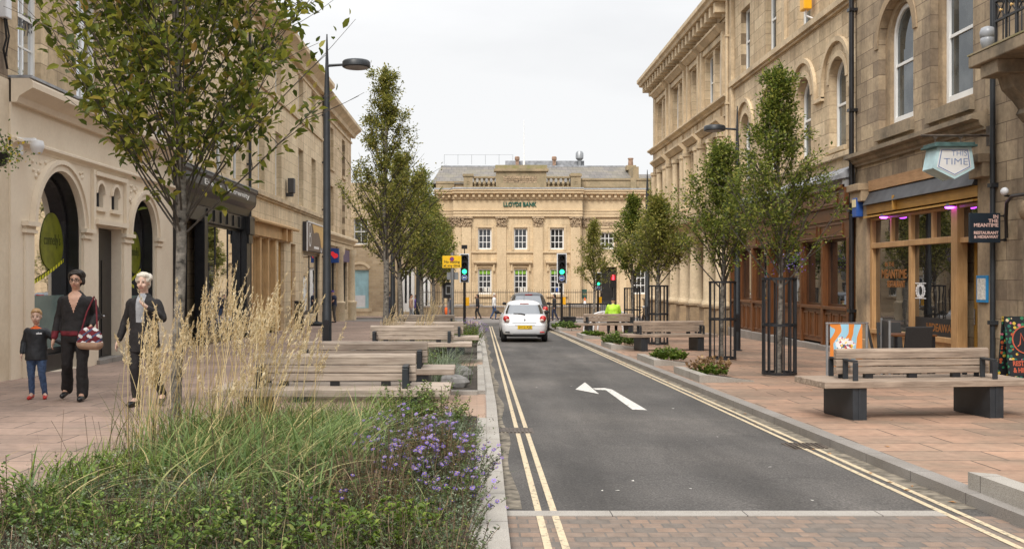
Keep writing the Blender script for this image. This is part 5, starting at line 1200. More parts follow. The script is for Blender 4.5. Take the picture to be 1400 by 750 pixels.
make_bench('bench','timber bench just behind the bushy planter and slim hornbeams',gp(-1.2,24.6),R(0),1.0,2.5,1.75,GB_L,'bench_old')
make_bench('bench','far timber bench behind the yellow sign post planter',gp(-1.6,33.5),R(0),1.0,2.5,1.75,GB_L,'bench_old')

def make_lamp(label,x,y,zt,arm=0.75,sgn=1,group='dark tapered street lamps',r=0.088,harm=None,head=True):
    lo=gp(x,y); t=thing('street_lamp',label,'street lamp',lo,group=group); H=zt-lo.z
    mb=MB(); mb.tube([(0,0,0),(0,0,1.1),(0,0,1.12),(0,0,H-1.2),(0,0,H)],[r,r,r*0.92,r*0.62,0.012],14); mb.lathe([(r*1.5,0),(r*1.5,0.02),(r,0.03)],(0,0,0),14); mb.build('pole',M['charcoal'],t,smooth=50)
    mb=MB(); mb.box(-0.05,0.05,-r-0.003,-r+0.01,0.5,0.95); mb.build('access_door',M['black_paint'],t)
    if head:
        ha=harm or H-0.55
        mb=MB(); mb.tube([(0,0,ha),(sgn*arm*0.45,0,ha+0.02)],[0.03,0.025],8); mb.build('arm',M['charcoal'],t,smooth=50)
        mb=MB(); mb.lathe([(0.05,0.09),(0.25,0.075),(0.275,0.045),(0.275,-0.045),(0.25,-0.06)],(sgn*(arm*0.45+0.25),0,ha+0.02),20); hd=mb.build('lamp_head',M['charcoal'],t,smooth=50)
        mb=MB(); mb.lathe([(0.24,-0.058),(0.23,-0.068)],(sgn*(arm*0.45+0.25),0,ha+0.02),20); mb.build('diffuser',M['fascia_pale'],hd)
    return t
YL=20.0; make_lamp('tall dark lamp post rising behind the closest left benches',xat(447,YL),YL,hz(47,YL),harm=hz(90,YL)-gz(YL)-PAVE,r=0.092,arm=0.72)
YL=26.5; make_lamp('dark lamp post beside the second tree guard of the brown pub',xat(1008,YL),YL,hz(145,YL),harm=hz(177,YL)-gz(YL)-PAVE,sgn=-1,r=0.085)
YL=46.0; make_lamp('dark lamp post behind the merged far right trees',xat(885,YL),YL,hz(232,YL),sgn=-1,r=0.12,head=False)
YL=44.0; make_lamp('dark post between the two slim hornbeam trunks on the left',xat(537,YL),YL,hz(250,YL),r=0.12,head=False)
YL=50.0; make_lamp('dark post among the farther left hornbeam trunks',xat(572,YL),YL,hz(270,YL),r=0.13,head=False)

def make_guard(label,px,py,H,D,group='black round tree guards'):
    lo=gpt(px,py); lo.y+=D/2; lo.z=gz(lo.y)+PAVE; t=thing('tree_guard',label,'tree guard',lo,group=group)
    n=14
    for k in range(n):
        pass
    mb=MB()
    for k in range(n):
        a=2*math.pi*(k+0.5)/n; x,y=D/2*math.cos(a),D/2*math.sin(a); mb.box(x-0.012,x+0.012,y-0.012,y+0.012,0.03,H)
    mb.build('upright',M['rail_black'],t)
    for z in (0.05,H*0.52,H-0.02):
        mb=MB(); ring(mb,lambda u,v,w:(u,v,w),0,0,D/2-0.012,D/2+0.02,z-0.022,z+0.022,28,0,2*math.pi); mb.build('hoop',M['rail_black'],t)
    return t,lo
G1,lo1=make_guard('black tree guard nearest the blue and orange banner',1072,515,1.74,0.57)
G2,lo2=make_guard('black tree guard beside the brown flowered planter and lamp post',992,493,1.74,0.56)
G3,lo3=make_guard('black tree guard behind the middle right bench',902,472,1.72,0.56)
G4,lo4=make_guard('black tree guard at the end of the bench with the person in yellow green',866,456,1.72,0.60)

# bin, parasol base, trough, cabinet
lo=gp(-7.45,43.0); t=thing('litter_bin','slim black litter bin against the ashlar shopfront','bin',lo)
mb=MB(); mb.box(-0.18,0.18,-0.2,0.2,0.0,1.15); mb.build('body',M['black_paint'],t,bevel=0.02); mb=MB(); mb.box(-0.2,0.2,-0.22,0.22,1.152,1.2); mb.box(-0.13,0.13,-0.205,-0.2,0.85,1.02); mb.build('lid',M['charcoal'],t,bevel=0.01)
lo=gpt(433,445); t=thing('parasol_base','black round parasol base with a short stub on the left pavement','base',lo)
mb=MB(); mb.lathe([(0.42,0.0),(0.44,0.08),(0.40,0.14),(0.10,0.2),(0.08,0.22)],(0,0,0),18); mb.build('base',M['rubber'],t,smooth=40); mb=MB(); mb.tube([(0,0,0.2),(0,0,0.78)],0.05,10); mb.build('stub',M['rubber'],t)
lo=gp(xat(778,51),51); t=thing('planter_trough','low black trough beside the right traffic signal','trough',lo)
mb=MB(); mb.box(-0.32,0.32,-0.2,0.2,0,0.34); mb.box(-0.34,0.34,-0.22,0.22,0.34,0.37); mb.build('trough',M['rail_black'],t,bevel=0.01); mb=MB(); mb.box(-0.29,0.29,-0.17,0.17,0.37,0.385); mb.build('soil',M['soil'],t)
lo=gp(xat(831,60),60.5,0); t=thing('utility_cabinet','pale grey street cabinet behind the far right bench','cabinet',lo)
mb=MB(); mb.box(-0.36,0.36,-0.2,0.2,0,1.1); mb.build('body',M['steel'],t,bevel=0.02); mb=MB(); mb.box(-0.4,0.4,-0.24,0.24,1.1,1.16); mb.build('cap',M['charcoal'],t); mb=MB(); mb.box(-0.02,0.0,-0.21,-0.2,0.1,1.05); mb.build('door_gap',M['black_paint'],t)
lo=gp(xat(801.5,69),69.9,0); lo.z=-0.24; t=thing('traffic_cone','small orange and white cone standing on the bank wall coping','cone',lo)
mb=MB(); mb.box(-0.12,0.12,-0.12,0.12,0,0.03); mb.build('base',M['rubber'],t); mb=MB(); mb.lathe([(0.10,0.03),(0.06,0.25)],(0,0,0),12); mb.build('band',M['plastic_white'],t); mb=MB(); mb.lathe([(0.06,0.251),(0.02,0.5)],(0,0,0),12); mb.build('tip',M['cloth_orange'],t)

# cycle hoops
GH='white cycle stand hoops by the far right bench'
for k,lab in enumerate(('lowest white cycle hoop, closest to the road','second white cycle hoop, inside the lowest one','third white cycle hoop behind the far bench','rearmost white cycle hoop, half hidden by the bench')):
    lo=gp(xat(802+k*5,41)+0.1*k,40.6+0.55*k); t=MB()
    pts=[(1.3*(1-math.cos(a))/2*1.2-0.15,0,0.78*math.sin(a)) for a in [math.pi*i/14 for i in range(15)]]
    t.tube(pts,0.035,8); o=t.build('cycle_hoop',M['plastic_white'],None,smooth=60); o.location=lo; tag(o,lab,'cycle stand',GH)
# bicycle
lo=gpt(877,456); t=thing('bicycle','dark bicycle leaning by the tree guard at the far right bench','bicycle',lo,R(70))
for x in (-0.5,0.5):
    mb=MB(); ax=Matrix.Rotation(R(90),3,'X'); 
    for k in range(20):
        a0,a1=2*math.pi*k/20,2*math.pi*(k+1)/20; mb.tube([(x+0.33*math.cos(a0),0,0.34+0.33*math.sin(a0)),(x+0.33*math.cos(a1),0,0.34+0.33*math.sin(a1))],0.02,6)
    w=mb.build('wheel',M['rubber'],t); mb=MB()
    for k in range(10): a=2*math.pi*k/10; mb.tube([(x,0,0.34),(x+0.32*math.cos(a),0,0.34+0.32*math.sin(a))],0.004,4)
    mb.build('spokes',M['steel'],w)
mb=MB()
for a,b_ in (((-0.5,0,0.34),(-0.18,0,0.34)),((-0.18,0,0.34),(-0.3,0,0.86)),((-0.3,0,0.8),(-0.5,0,0.34)),((-0.28,0,0.78),(0.32,0,0.82)),((-0.18,0,0.34),(0.34,0,0.76)),((0.3,0,0.95),(0.5,0,0.34))): mb.tube([a,b_],0.018,6)
mb.build('frame',M['charcoal'],t); mb=MB(); mb.tube([(0.28,-0.28,1.0),(0.3,0,0.98),(0.28,0.28,1.0)],0.014,6); mb.build('handlebar',M['black_paint'],t); mb=MB(); mb.ell((-0.32,0,0.9),(0.13,0.07,0.035)); mb.build('saddle',M['black_paint'],t); mb=MB(); mb.ell((0.42,0,0.98),(0.05,0.05,0.05)); mb.build('lamp',M['plastic_white'],t)

# traffic signals
def signal(label,px,ptop,pbot,Y,poleb=None,lit='green',group='traffic signals',arrow=True,ped=False):
    x=xat(px,Y); lo=gp(x,Y); t=thing('traffic_light',label,'traffic light',lo,group=group)
    z1=hz(ptop,Y)-lo.z; z0=hz(pbot,Y)-lo.z; h=z1-z0; s_=h/1.45
    mb=MB(); mb.tube([(0,0.12,0),(0,0.12,z1-0.1)],0.06,10); mb.build('pole',M['black_paint'],t)
    mb=MB(); mb.box(-0.24*s_,0.24*s_,0.0,0.02,z0,z1); bk=mb.build('backing_board',M['plastic_white'],t); mb=MB(); mb.box(-0.19*s_,0.19*s_,-0.06,-0.0,z0+0.05*s_,z1-0.05*s_); mb.build('signal_box',M['black_paint'],bk)
    for k,nm in enumerate(('red','amber','green')):
        zc=z1-0.24*s_-k*0.33*s_; rr=0.115*s_; ry=Matrix.Rotation(R(90),3,'X')
        mb=MB(); mb.lathe([(rr,0.0),(rr*0.8,0.02),(0.01,0.03)],(0,-0.062,zc),16,axis=ry); m_=M['green_on'] if (nm=='green' and lit=='green') else M['lens_off']; ln=mb.build('lens',m_,t,smooth=60)
        mb=MB(); mb.prism([(rr*1.12*math.cos(a),zc+rr*1.12*math.sin(a)) for a in [R(-30)+R(240)*i/16 for i in range(17)]]+[(rr*1.02*math.cos(a),zc+rr*1.02*math.sin(a)) for a in [R(-30)+R(240)*(16-i)/16 for i in range(17)]],lambda u,v,w:(u,-0.06-w,v),0.0,0.2*s_); mb.build('hood',M['black_paint'],ln)
    if arrow:
        zc=z1-0.24*s_-3*0.33*s_+0.03*s_; ff=lambda u,v,w:(u,-0.062-w,v); rr=0.14*s_
        mb=MB(); mb.prism([(rr*math.cos(a),zc+rr*math.sin(a)) for a in [2*math.pi*i/24 for i in range(24)]],ff,0,0.01); dsc=mb.build('arrow_sign',M['plastic_white'],t)
        mb=MB(); mb.prism([(rr*0.9*math.cos(a),zc+rr*0.9*math.sin(a)) for a in [2*math.pi*i/24 for i in range(24)]],ff,0.011,0.014); mb.build('blue_disc',M['sign_blue'],dsc)
        mb=MB(); mb.prism([(-rr*0.7,zc),(-rr*0.2,zc+rr*0.42),(-rr*0.2,zc+rr*0.15),(rr*0.65,zc+rr*0.15),(rr*0.65,zc-rr*0.15),(-rr*0.2,zc-rr*0.15),(-rr*0.2,zc-rr*0.42)],ff,0.015,0.018); mb.build('arrow',M['plastic_white'],dsc)
    mb=MB(); mb.box(0.06,0.2,0.02,0.2,1.0,1.35); mb.build('push_button',M['alarm_yellow'],t)
    return t,z1
t,z1=signal('green traffic light beside the yellow waiting sign on the left',635,346.5,386,43.0)
mb=MB(); mb.tube([(0,0.12,z1-0.1),(0,0.12,z1+0.22)],0.02,6); mb.box(-0.12,0.12,0.0,0.2,z1+0.2,z1+0.36); mb.build('detector',M['black_paint'],t)
signal('green traffic light in front of the bank at the right kerb',768,346,387,50.0)
signal('small green traffic light behind the slim far right tree',818,372,397,58.5)
lo=gp(xat(838,61),61,0); t=thing('traffic_light','red pedestrian signal glowing in front of the bank doorway','traffic light',lo,group='traffic signals')
zc=hz(379,61)-lo.z; mb=MB(); mb.tube([(0,0.15,0),(0,0.15,zc+0.5)],0.055,8); mb.build('pole',M['black_paint'],t); mb=MB(); mb.box(-0.2,0.2,-0.05,0.1,zc-0.62,zc+0.3); mb.build('signal_box',M['black_paint'],t,bevel=0.02)
mb=MB(); mb.box(-0.15,0.15,-0.07,-0.051,zc-0.17,zc+0.17); ln=mb.build('lens',plain('lens_red',(0.35,0.02,0.02),0.3,0.1),t); mb=MB(); mb.ell((0,-0.075,zc+0.11),(0.04,0.01,0.04)); mb.box(-0.055,0.055,-0.08,-0.071,zc-0.15,zc+0.07); mb.build('red_figure',M['red_on'],ln)
lo=gp(xat(613,55),55); t=thing('pedestrian_signal','dark pedestrian signal box with a white panel behind the yellow sign post','signal',lo)
zc=hz(396,55)-lo.z; mb=MB(); mb.tube([(0,0.15,0),(0,0.15,zc+1.2)],0.06,8); mb.build('pole',M['steel'],t); mb=MB(); mb.box(-0.28,0.2,-0.1,0.1,zc-0.45,zc+0.4); mb.build('signal_box',M['black_paint'],t,bevel=0.02); mb=MB(); mb.box(-0.14,0.16,-0.12,-0.101,zc-0.25,zc+0.25); mb.box(-0.2,0.3,-0.05,-0.03,zc+0.55,zc+1.0); mb.build('panel',M['steel'],t); mb=MB(); mb.box(-0.09,0.1,-0.13,-0.121,zc-0.18,zc+0.18); mb.build('lens',M['lens_off'],t)
# no waiting sign
Y=41.0; lo=gp(xat(618.5,Y),Y); t=thing('parking_sign','yellow No waiting at any time sign on a grey pole','sign',lo)
zt=hz(349.5,Y)-lo.z; zb=hz(366,Y)-lo.z; w=24/1400*Y
mb=MB(); mb.tube([(0,0.06,0),(0,0.06,hz(345,Y)-lo.z)],0.068,10); mb.build('pole',M['steel'],t)
mb=MB(); mb.box(-0.40,0.36,-0.02,0.0,zb,zt); bd=mb.build('board',M['sign_yellow'],t,bevel=0.004)
fS=lambda u,v,w_:(u,-0.021-w_,v)
mb=MB(); ring(mb,fS,-0.02,zt-0.13,0.065,0.09,0.001,0.004,20,0,6.2832); mb.mat(1).prism([(-0.02+0.065*math.cos(a),zt-0.13+0.065*math.sin(a)) for a in [2*math.pi*i/20 for i in range(20)]],fS,0.001,0.003); mb.mat(0)
mb.prism([(-0.075,zt-0.09),(-0.06,zt-0.075),(0.035,zt-0.17),(0.02,zt-0.185)],fS,0.003,0.005); mb.build('roundel',[M['tail_red'],M['sign_blue']],bd)
mb=MB(); mb.text("No waiting",0.15,Mtx((-0.02,-0.023,zb+0.24),(1,0,0),(0,0,1)),0.002,width=0.62,off=0.002); mb.text("at any time",0.15,Mtx((-0.02,-0.023,zb+0.09),(1,0,0),(0,0,1)),0.002,width=0.66,off=0.002); mb.build('lettering',M['sign_black'],bd)
mb=MB(); mb.box(-0.22,0.24,0.13,0.15,hz(382,Y)-lo.z,hz(372,Y)-lo.z); mb.build('rear_plate',M['steel'],t)

# banner barrier by the pub
lo=gp(xat(1157,16.2),16.2); t=thing('banner_barrier','blue and orange abstract banner barrier behind the large bench','barrier',lo,R(3))
for x in (-0.30,0.34):
    mb=MB(); mb.tube([(x,0.02,0),(x,0.02,1.0)],0.022,8); mb.lathe([(0.14,0),(0.14,0.02),(0.03,0.03)],(x,0.02,0),14); mb.build('post',M['steel'],t)
mb=MB(); n=10
for i in range(n):
    x0,x1=-0.26+0.52*i/n,-0.26+0.52*(i+1)/n
    f0,f1=0.008*math.sin(i*0.9),0.008*math.sin((i+1)*0.9); mb.add([(x0,f0,0.3),(x1,f1,0.3),(x1,f1,0.97),(x0,f0,0.97),(x0,f0+.004,0.3),(x1,f1+.004,0.3),(x1,f1+.004,0.97),(x0,f0+.004,0.97)],[(0,1,2,3),(5,4,7,6),(3,2,6,7),(0,4,5,1)])
mb.build('banner',M['banner'],t); mb=MB(); mb.tube([(-0.33,0.01,0.985),(0.36,0.01,0.985)],0.016,8); mb.build('rail',M['chrome'],t)
lo=gp(xat(1186,17.0),17.0); lo.x+=0.3; t=thing('banner_barrier','black and blue banner barrier seen end on beside the orange banner','barrier',lo,R(75))
mb=MB(); mb.box(-0.5,0.5,-0.004,0.004,0.3,1.0); mb.build('banner',M['sign_navy'],t); mb=MB()
for x in (-0.53,0.53): mb.tube([(x,0,0),(x,0,1.03)],0.02,8)
mb.build('post',M['steel'],t)

# tables and chairs outside the restaurant
def make_chair(label,loc,rz,first=[None]):
    if first[0] is None:
        t=thing('cafe_chair',label,'chair',loc,rz,'black wicker chairs outside the restaurant'); first[0]=t
        mb=MB(); mb.box(-0.22,0.22,-0.22,0.22,0.41,0.46); mb.build('seat',M['wicker'],t,bevel=0.015)
        mb=MB(); mb.add([(-0.23,0.2,0.46),(0.23,0.2,0.46),(0.22,0.3,0.92),(-0.22,0.3,0.92),(-0.23,0.24,0.42),(0.23,0.24,0.42),(0.22,0.34,0.91),(-0.22,0.34,0.91)],[(0,1,2,3),(5,4,7,6),(3,2,6,7),(1,5,6,2),(4,0,3,7),(0,4,5,1)]); mb.build('backrest',M['wicker'],t,bevel=0.012)
        for x in (-0.2,0.2):
            for y in (-0.19,0.21):
                mb=MB(); mb.box(x-0.022,x+0.022,y-0.022,y+0.022,0,0.41); mb.build('leg',M['black_paint'],t)
        return t
    t=copy_tree(first[0]); t.location=loc; t.rotation_euler=(0,0,rz); t['label']=label; return t
cx=lambda px,Y: gp(xat(px,Y),Y)
make_chair('black wicker chair with its back to the road, in front of the cafe table',cx(1246,17.2),R(180))
make_chair('black wicker chair left of the table, seen from its side',cx(1212,17.9),R(70))
make_chair('black wicker chair behind the left half of the table',cx(1222,18.9),R(-5))
def make_table(label,loc,first=[None]):
    t=thing('cafe_table',label,'table',loc,0,'dark cafe tables'); mb=MB(); mb.box(-0.38,0.38,-0.33,0.33,0.71,0.745); mb.build('table_top',M['brown_wood'],t,bevel=0.006)
    for x in (-0.33,0.33):
        for y in (-0.28,0.28):
            mb=MB(); mb.box(x-0.025,x+0.025,y-0.025,y+0.025,0,0.71); mb.build('leg',M['black_paint'],t)
make_table('square dark cafe table under the oak restaurant window',cx(1241,18.2))
# A board
lo=gp(xat(1398,16.9),16.9); t=thing('a_board','black floral sandwich board lettered RESTAURANT & HIDEAWAY at the right edge','sign',lo,R(-4))
for k,s_ in enumerate((-1,1)):
    mb=MB(); c=math.cos(R(9)); 
    y0=s_*0.24; mb.add([(-0.31,y0,0.02),(0.33,y0,0.02),(0.33,s_*0.05,1.08),(-0.31,s_*0.05,1.08),(-0.31,y0-s_*0.03,0.02),(0.33,y0-s_*0.03,0.02),(0.33,s_*0.05-s_*0.03,1.08),(-0.31,s_*0.05-s_*0.03,1.08)],[(0,1,2,3),(5,4,7,6),(3,2,6,7),(1,5,6,2),(4,0,3,7),(0,4,5,1)])
    bd=mb.build('board',M['floral'],t)
    if s_==-1:
        Mx=Mtx((0.01,-0.145,0.57),(1,0,0),(0,0.19,1.06)); fb=lambda u,v,w:tuple(Mx@Vector((u,v,w)))
        mb=MB(); mb.prism([(0.235*math.cos(a),0.13+0.235*math.sin(a)) for a in [2*math.pi*i/28 for i in range(28)]],fb,0.001,0.004); mb.prism([(-0.3,-0.46),(0.3,-0.46),(0.3,-0.2),(-0.3,-0.2)],fb,0.001,0.004); mb.build('dark_panel',M['sign_black'],bd)
        mb=MB(); ring(mb,fb,0,0.13,0.215,0.235,0.005,0.008,28,0,6.2832); mb.tube([Mx@Vector(p) for p in ((-0.15,0.02,0.008),(-0.11,0.06,0.008),(-0.09,0.24,0.008),(-0.02,0.04,0.008),(0.05,0.24,0.008),(0.08,0.04,0.008),(0.14,0.08,0.008))],0.011,6)
        mb.text("RESTAURANT",0.11,Mx@Matrix.Translation((0,-0.26,0.006)),0.002,width=0.5,off=0.004); mb.text("& HIDEAWAY",0.11,Mx@Matrix.Translation((0,-0.37,0.006)),0.002,width=0.5,off=0.004); mb.build('lettering',M['red_ink'],bd)

# ================================================================== VEHICLES
def interp(pts,x): return lerp_pts(pts,x)
def make_car(name,label,loc,scale,paint,suv=False,plate="SV12 KJE"):
    t=thing(name,label,'car',loc,0,None,scale); 
    H=1.49 if not suv else 1.72; W=0.855 if not suv else 0.92; Lg=4.0 if not suv else 4.4
    k=H/1.49
    rear=[(0.20,0.16),(0.30,0.04),(0.45,0.0),(0.62,0.0),(0.70,0.06),(0.90,0.14),(0.97,0.18),(1.34,0.46),(1.40,0.52),(1.45,0.8),(1.48,1.15),(1.49,1.5)]
    front=[(0.20,3.75),(0.45,4.0),(0.65,3.98),(0.85,3.75),(0.93,3.1),(0.97,2.9),(1.34,2.1),(1.40,1.95),(1.45,1.75),(1.48,1.6),(1.49,1.55)]
    hw=[(0.20,0.74),(0.30,0.815),(0.45,0.85),(0.62,0.855),(0.80,0.84),(0.93,0.80),(1.0,0.76),(1.2,0.68),(1.34,0.61),(1.40,0.56),(1.45,0.44),(1.48,0.25),(1.49,0.05)]
    zs=[0.20,0.22,0.25,0.28,0.32,0.38,0.45,0.52,0.58,0.62,0.66,0.70,0.76,0.82,0.88,0.92,0.945,0.97,1.0,1.06,1.12,1.18,1.24,1.30,1.335,1.36,1.39,1.42,1.44,1.46,1.475,1.485,1.49]
    n=72; v=[]; fs=[]
    for z in zs:
        yr,yf,h=interp(rear,z),interp(front,z)*Lg/4.0,interp(hw,z)*W/0.855
        cy,hl=(yr+yf)/2,(yf-yr)/2
        for i in range(n):
            a=2*math.pi*i/n; c,s_=math.cos(a),math.sin(a); e=0.30
            x=h*math.copysign(abs(c)**e,c); y=cy+hl*math.copysign(abs(s_)**e,s_)
            v.append((x,y,z*k))
    mats=[]
    for j in range(len(zs)-1):
        zm=(zs[j]+zs[j+1])/2
        for i in range(n):
            i2=(i+1)%n; fs.append((j*n+i,j*n+i2,(j+1)*n+i2,(j+1)*n+i))
            p=[v[q] for q in fs[-1]]; x=sum(q[0] for q in p)/4; y=sum(q[1] for q in p)/4
            hwz=interp(hw,zm)*W/0.855; yr=interp(rear,zm)
            m_=0
            if 0.985<zm<1.335:
                if y<yr+0.14 and abs(x)<hwz*0.93: m_=1
                elif y>interp(front,zm)*Lg/4-0.2 and abs(x)<hwz*0.93: m_=1
                elif abs(x)>hwz*0.8 and yr+0.45<y<2.7 and not (1.52<y<1.62): m_=1
            if zm<0.27: m_=2
            mats.append(m_)
    fs.append(tuple((len(zs)-1)*n+i for i in range(n))); mats.append(0); fs.append(tuple(range(n-1,-1,-1))); mats.append(2)
    mb=MB(); mb.v=v; mb.f=fs; mb.m=mats
    mb.build('body',[M[paint],M['car_glass'],M['rubber']],t,smooth=35)
    for x in (-W+0.12,W-0.12):
        for y in (0.62,0.62+2.55*Lg/4):
            ax=Matrix.Rotation(R(90),3,'Y'); mb=MB(); mb.lathe([(0.2,-0.1),(0.29,-0.1),(0.31,-0.07),(0.31,0.07),(0.29,0.1),(0.2,0.1)],(x,y,0.31),24,axis=ax); w=mb.build('wheel',M['rubber'],t,smooth=40)
            mb=MB(); mb.lathe([(0.19,-0.085),(0.19,0.085)],(x,y,0.31),16,axis=ax); mb.build('rim',M['steel'],w)
    for s_ in (-1,1):
        mb=MB(); mb.ell((s_*0.655*W/0.855,0.125,0.845*k),(0.12,0.11,0.115),14,10,Matrix.Rotation(R(-s_*22),3,'Y')); tl=mb.build('tail_light',M['tail_red'],t,smooth=60)
        mb=MB(); mb.ell((s_*0.62*W/0.855,0.09,0.795*k),(0.085,0.09,0.065),12,8,Matrix.Rotation(R(-s_*22),3,'Y')); mb.build('indicator_lens',M['lamp_clear'],tl,smooth=60)
        mb=MB(); mb.box(s_*0.62-0.08,s_*0.62+0.08,-0.012,0.03,0.35*k,0.39*k); mb.build('fog_lamp',M['tail_red'] if s_>0 else M['rubber'],t,bevel=0.01)
        mb=MB(); mb.ell((s_*(W+0.09),2.55,1.0*k),(0.10,0.07,0.07),10,8); mb.tube([(s_*(W-0.1),2.6,0.95*k),(s_*(W+0.06),2.55,0.98*k)],0.03,6); mb.build('mirror',M['rubber'],t,smooth=60)
    mb=MB(); mb.box(-0.26,0.26,-0.02,0.0,0.485*k,0.60*k); pl=mb.build('number_plate',M['plate_yellow'],t)
    mb=MB()
    if plate: mb.text(plate,0.095,Mtx((0,-0.023,0.542*k),(1,0,0),(0,0,1)),0.002,width=0.46,off=0.001); mb.build('lettering',M['sign_black'],pl)
    mb=MB(); mb.box(-0.42,0.42,-0.008,0.02,0.245*k,0.30*k); mb.box(-0.36,0.36,-0.004,0.02,0.605*k,0.62*k); mb.build('bumper_trim',M['rubber'],t)
    mb=MB(); mb.box(-0.45,0.42,0.045,0.07,0.688*k,0.70*k); mb.build('tailgate_gap',M['rubber'],t)
    mb=MB(); mb.tube([(0.02,0.165,0.985*k),(-0.12,0.18,1.02*k),(-0.4,0.215,1.03*k)],[0.02,0.02,0.01],6); mb.build('wiper',M['rubber'],t)
    mb=MB(); mb.box(-0.16,0.16,0.455,0.52,1.372*k,1.392*k); mb.build('brake_light',M['tail_red'],t)
    mb=MB(); mb.prism([(0,0.86*k),(0.03,0.80*k),(0,0.74*k),(-0.03,0.80*k)],lambda u,v_,w:(u,0.105-w,v_),-0.01,0.025); mb.build('badge',M['chrome'],t)
    mb=MB(); mb.tube([(0,0.75,1.45*k),(0,0.58,1.66*k)],0.006,5); mb.build('aerial',M['rubber'],t)
    return t
make_car('parked_car','white hatchback seen from behind with a yellow rear plate',(xat(717,33.2),32.9,gz(33)),0.90,'car_white')
c=make_car('parked_car','dark grey tall car waiting ahead of the white hatchback',(xat(722,44),43.0,gz(43.5)),0.97,'car_grey',True,'')
# ================================================================== PEOPLE
DTX=bpy.data.textures.new('folds','CLOUDS'); DTX.noise_scale=0.11; DTX.noise_depth=2
def remesh(mb,name,vox,mats,parent,matfn=None,sm=3,disp=0.0):
    me=bpy.data.meshes.new('tmp'); me.from_pydata([tuple(p) for p in mb.v],[],mb.f)
    ob=bpy.data.objects.new('tmp',me); COL.objects.link(ob)
    r_=ob.modifiers.new('r','REMESH'); r_.mode='VOXEL'; r_.voxel_size=vox
    s_=ob.modifiers.new('s','SMOOTH'); s_.iterations=sm; s_.factor=0.5
    if disp: d_=ob.modifiers.new('d','DISPLACE'); d_.texture=DTX; d_.strength=disp; d_.mid_level=0.5
    dg=bpy.context.evaluated_depsgraph_get(); ev=ob.evaluated_get(dg)
    m2=bpy.data.meshes.new_from_object(ev); bpy.data.objects.remove(ob); bpy.data.meshes.remove(me)
    m2.name=name; m2.materials.clear()
    if not isinstance(mats,(list,tuple)): mats=[mats]
    for m in mats: m2.materials.append(m)
    m2.polygons.foreach_set('use_smooth',[True]*len(m2.polygons))
    if matfn: m2.polygons.foreach_set('material_index',[matfn(p.center) for p in m2.polygons])
    o=bpy.data.objects.new(name,m2); COL.objects.link(o); o.parent=parent; return o
BASE=dict(pel=(0,0,.93),wai=(0,0,1.08),che=(0,0,1.27),nek=(0,0.0,1.44),head=(0,-.025,1.585),
 shL=(-.165,0,1.318),elL=(-.225,.03,1.11),wrL=(-.25,-.03,.87),shR=(.165,0,1.318),elR=(.225,.03,1.11),wrR=(.25,-.03,.87),
 hiL=(-.09,0,.90),knL=(-.10,-.02,.49),anL=(-.10,.04,.09),toL=(-.115,-.13,.035),hiR=(.09,0,.90),knR=(.10,-.02,.49),anR=(.10,.04,.09),toR=(.115,-.13,.035))
def hand(mb,w,e,curl=0.35,side=1):
    w=Vector(w); d=(w-Vector(e)).normalized(); fwd=Vector((0,-1,0)); sd=d.cross(fwd); sd=sd.normalized() if sd.length>0.05 else Vector((1,0,0)); nrm=sd.cross(d).normalized()
    p=w+d*0.055; Mr=Matrix((tuple(sd),tuple(nrm),tuple(d))).transposed(); mb.ell(p,(0.024,0.04,0.052),10,8,Mr)
    for k,(o,l) in enumerate(((-.028,.068),(-.010,.078),(.010,.074),(.027,.058))):
        a=w+d*0.088+nrm*o; b_=a+d*l*0.5; c=b_+(d*math.cos(curl*2)-sd*side*math.sin(curl*2))*l*0.5; mb.caps(a-d*0.03,b_,.0095,.009,8); mb.caps(b_,c,.009,.0075,8)
    a=w+d*0.03-nrm*0.03; b_=a-nrm*0.028+d*0.03; mb.caps(a,b_,.012,.011,8); mb.caps(b_,b_+d*0.035,.011,.009,8)
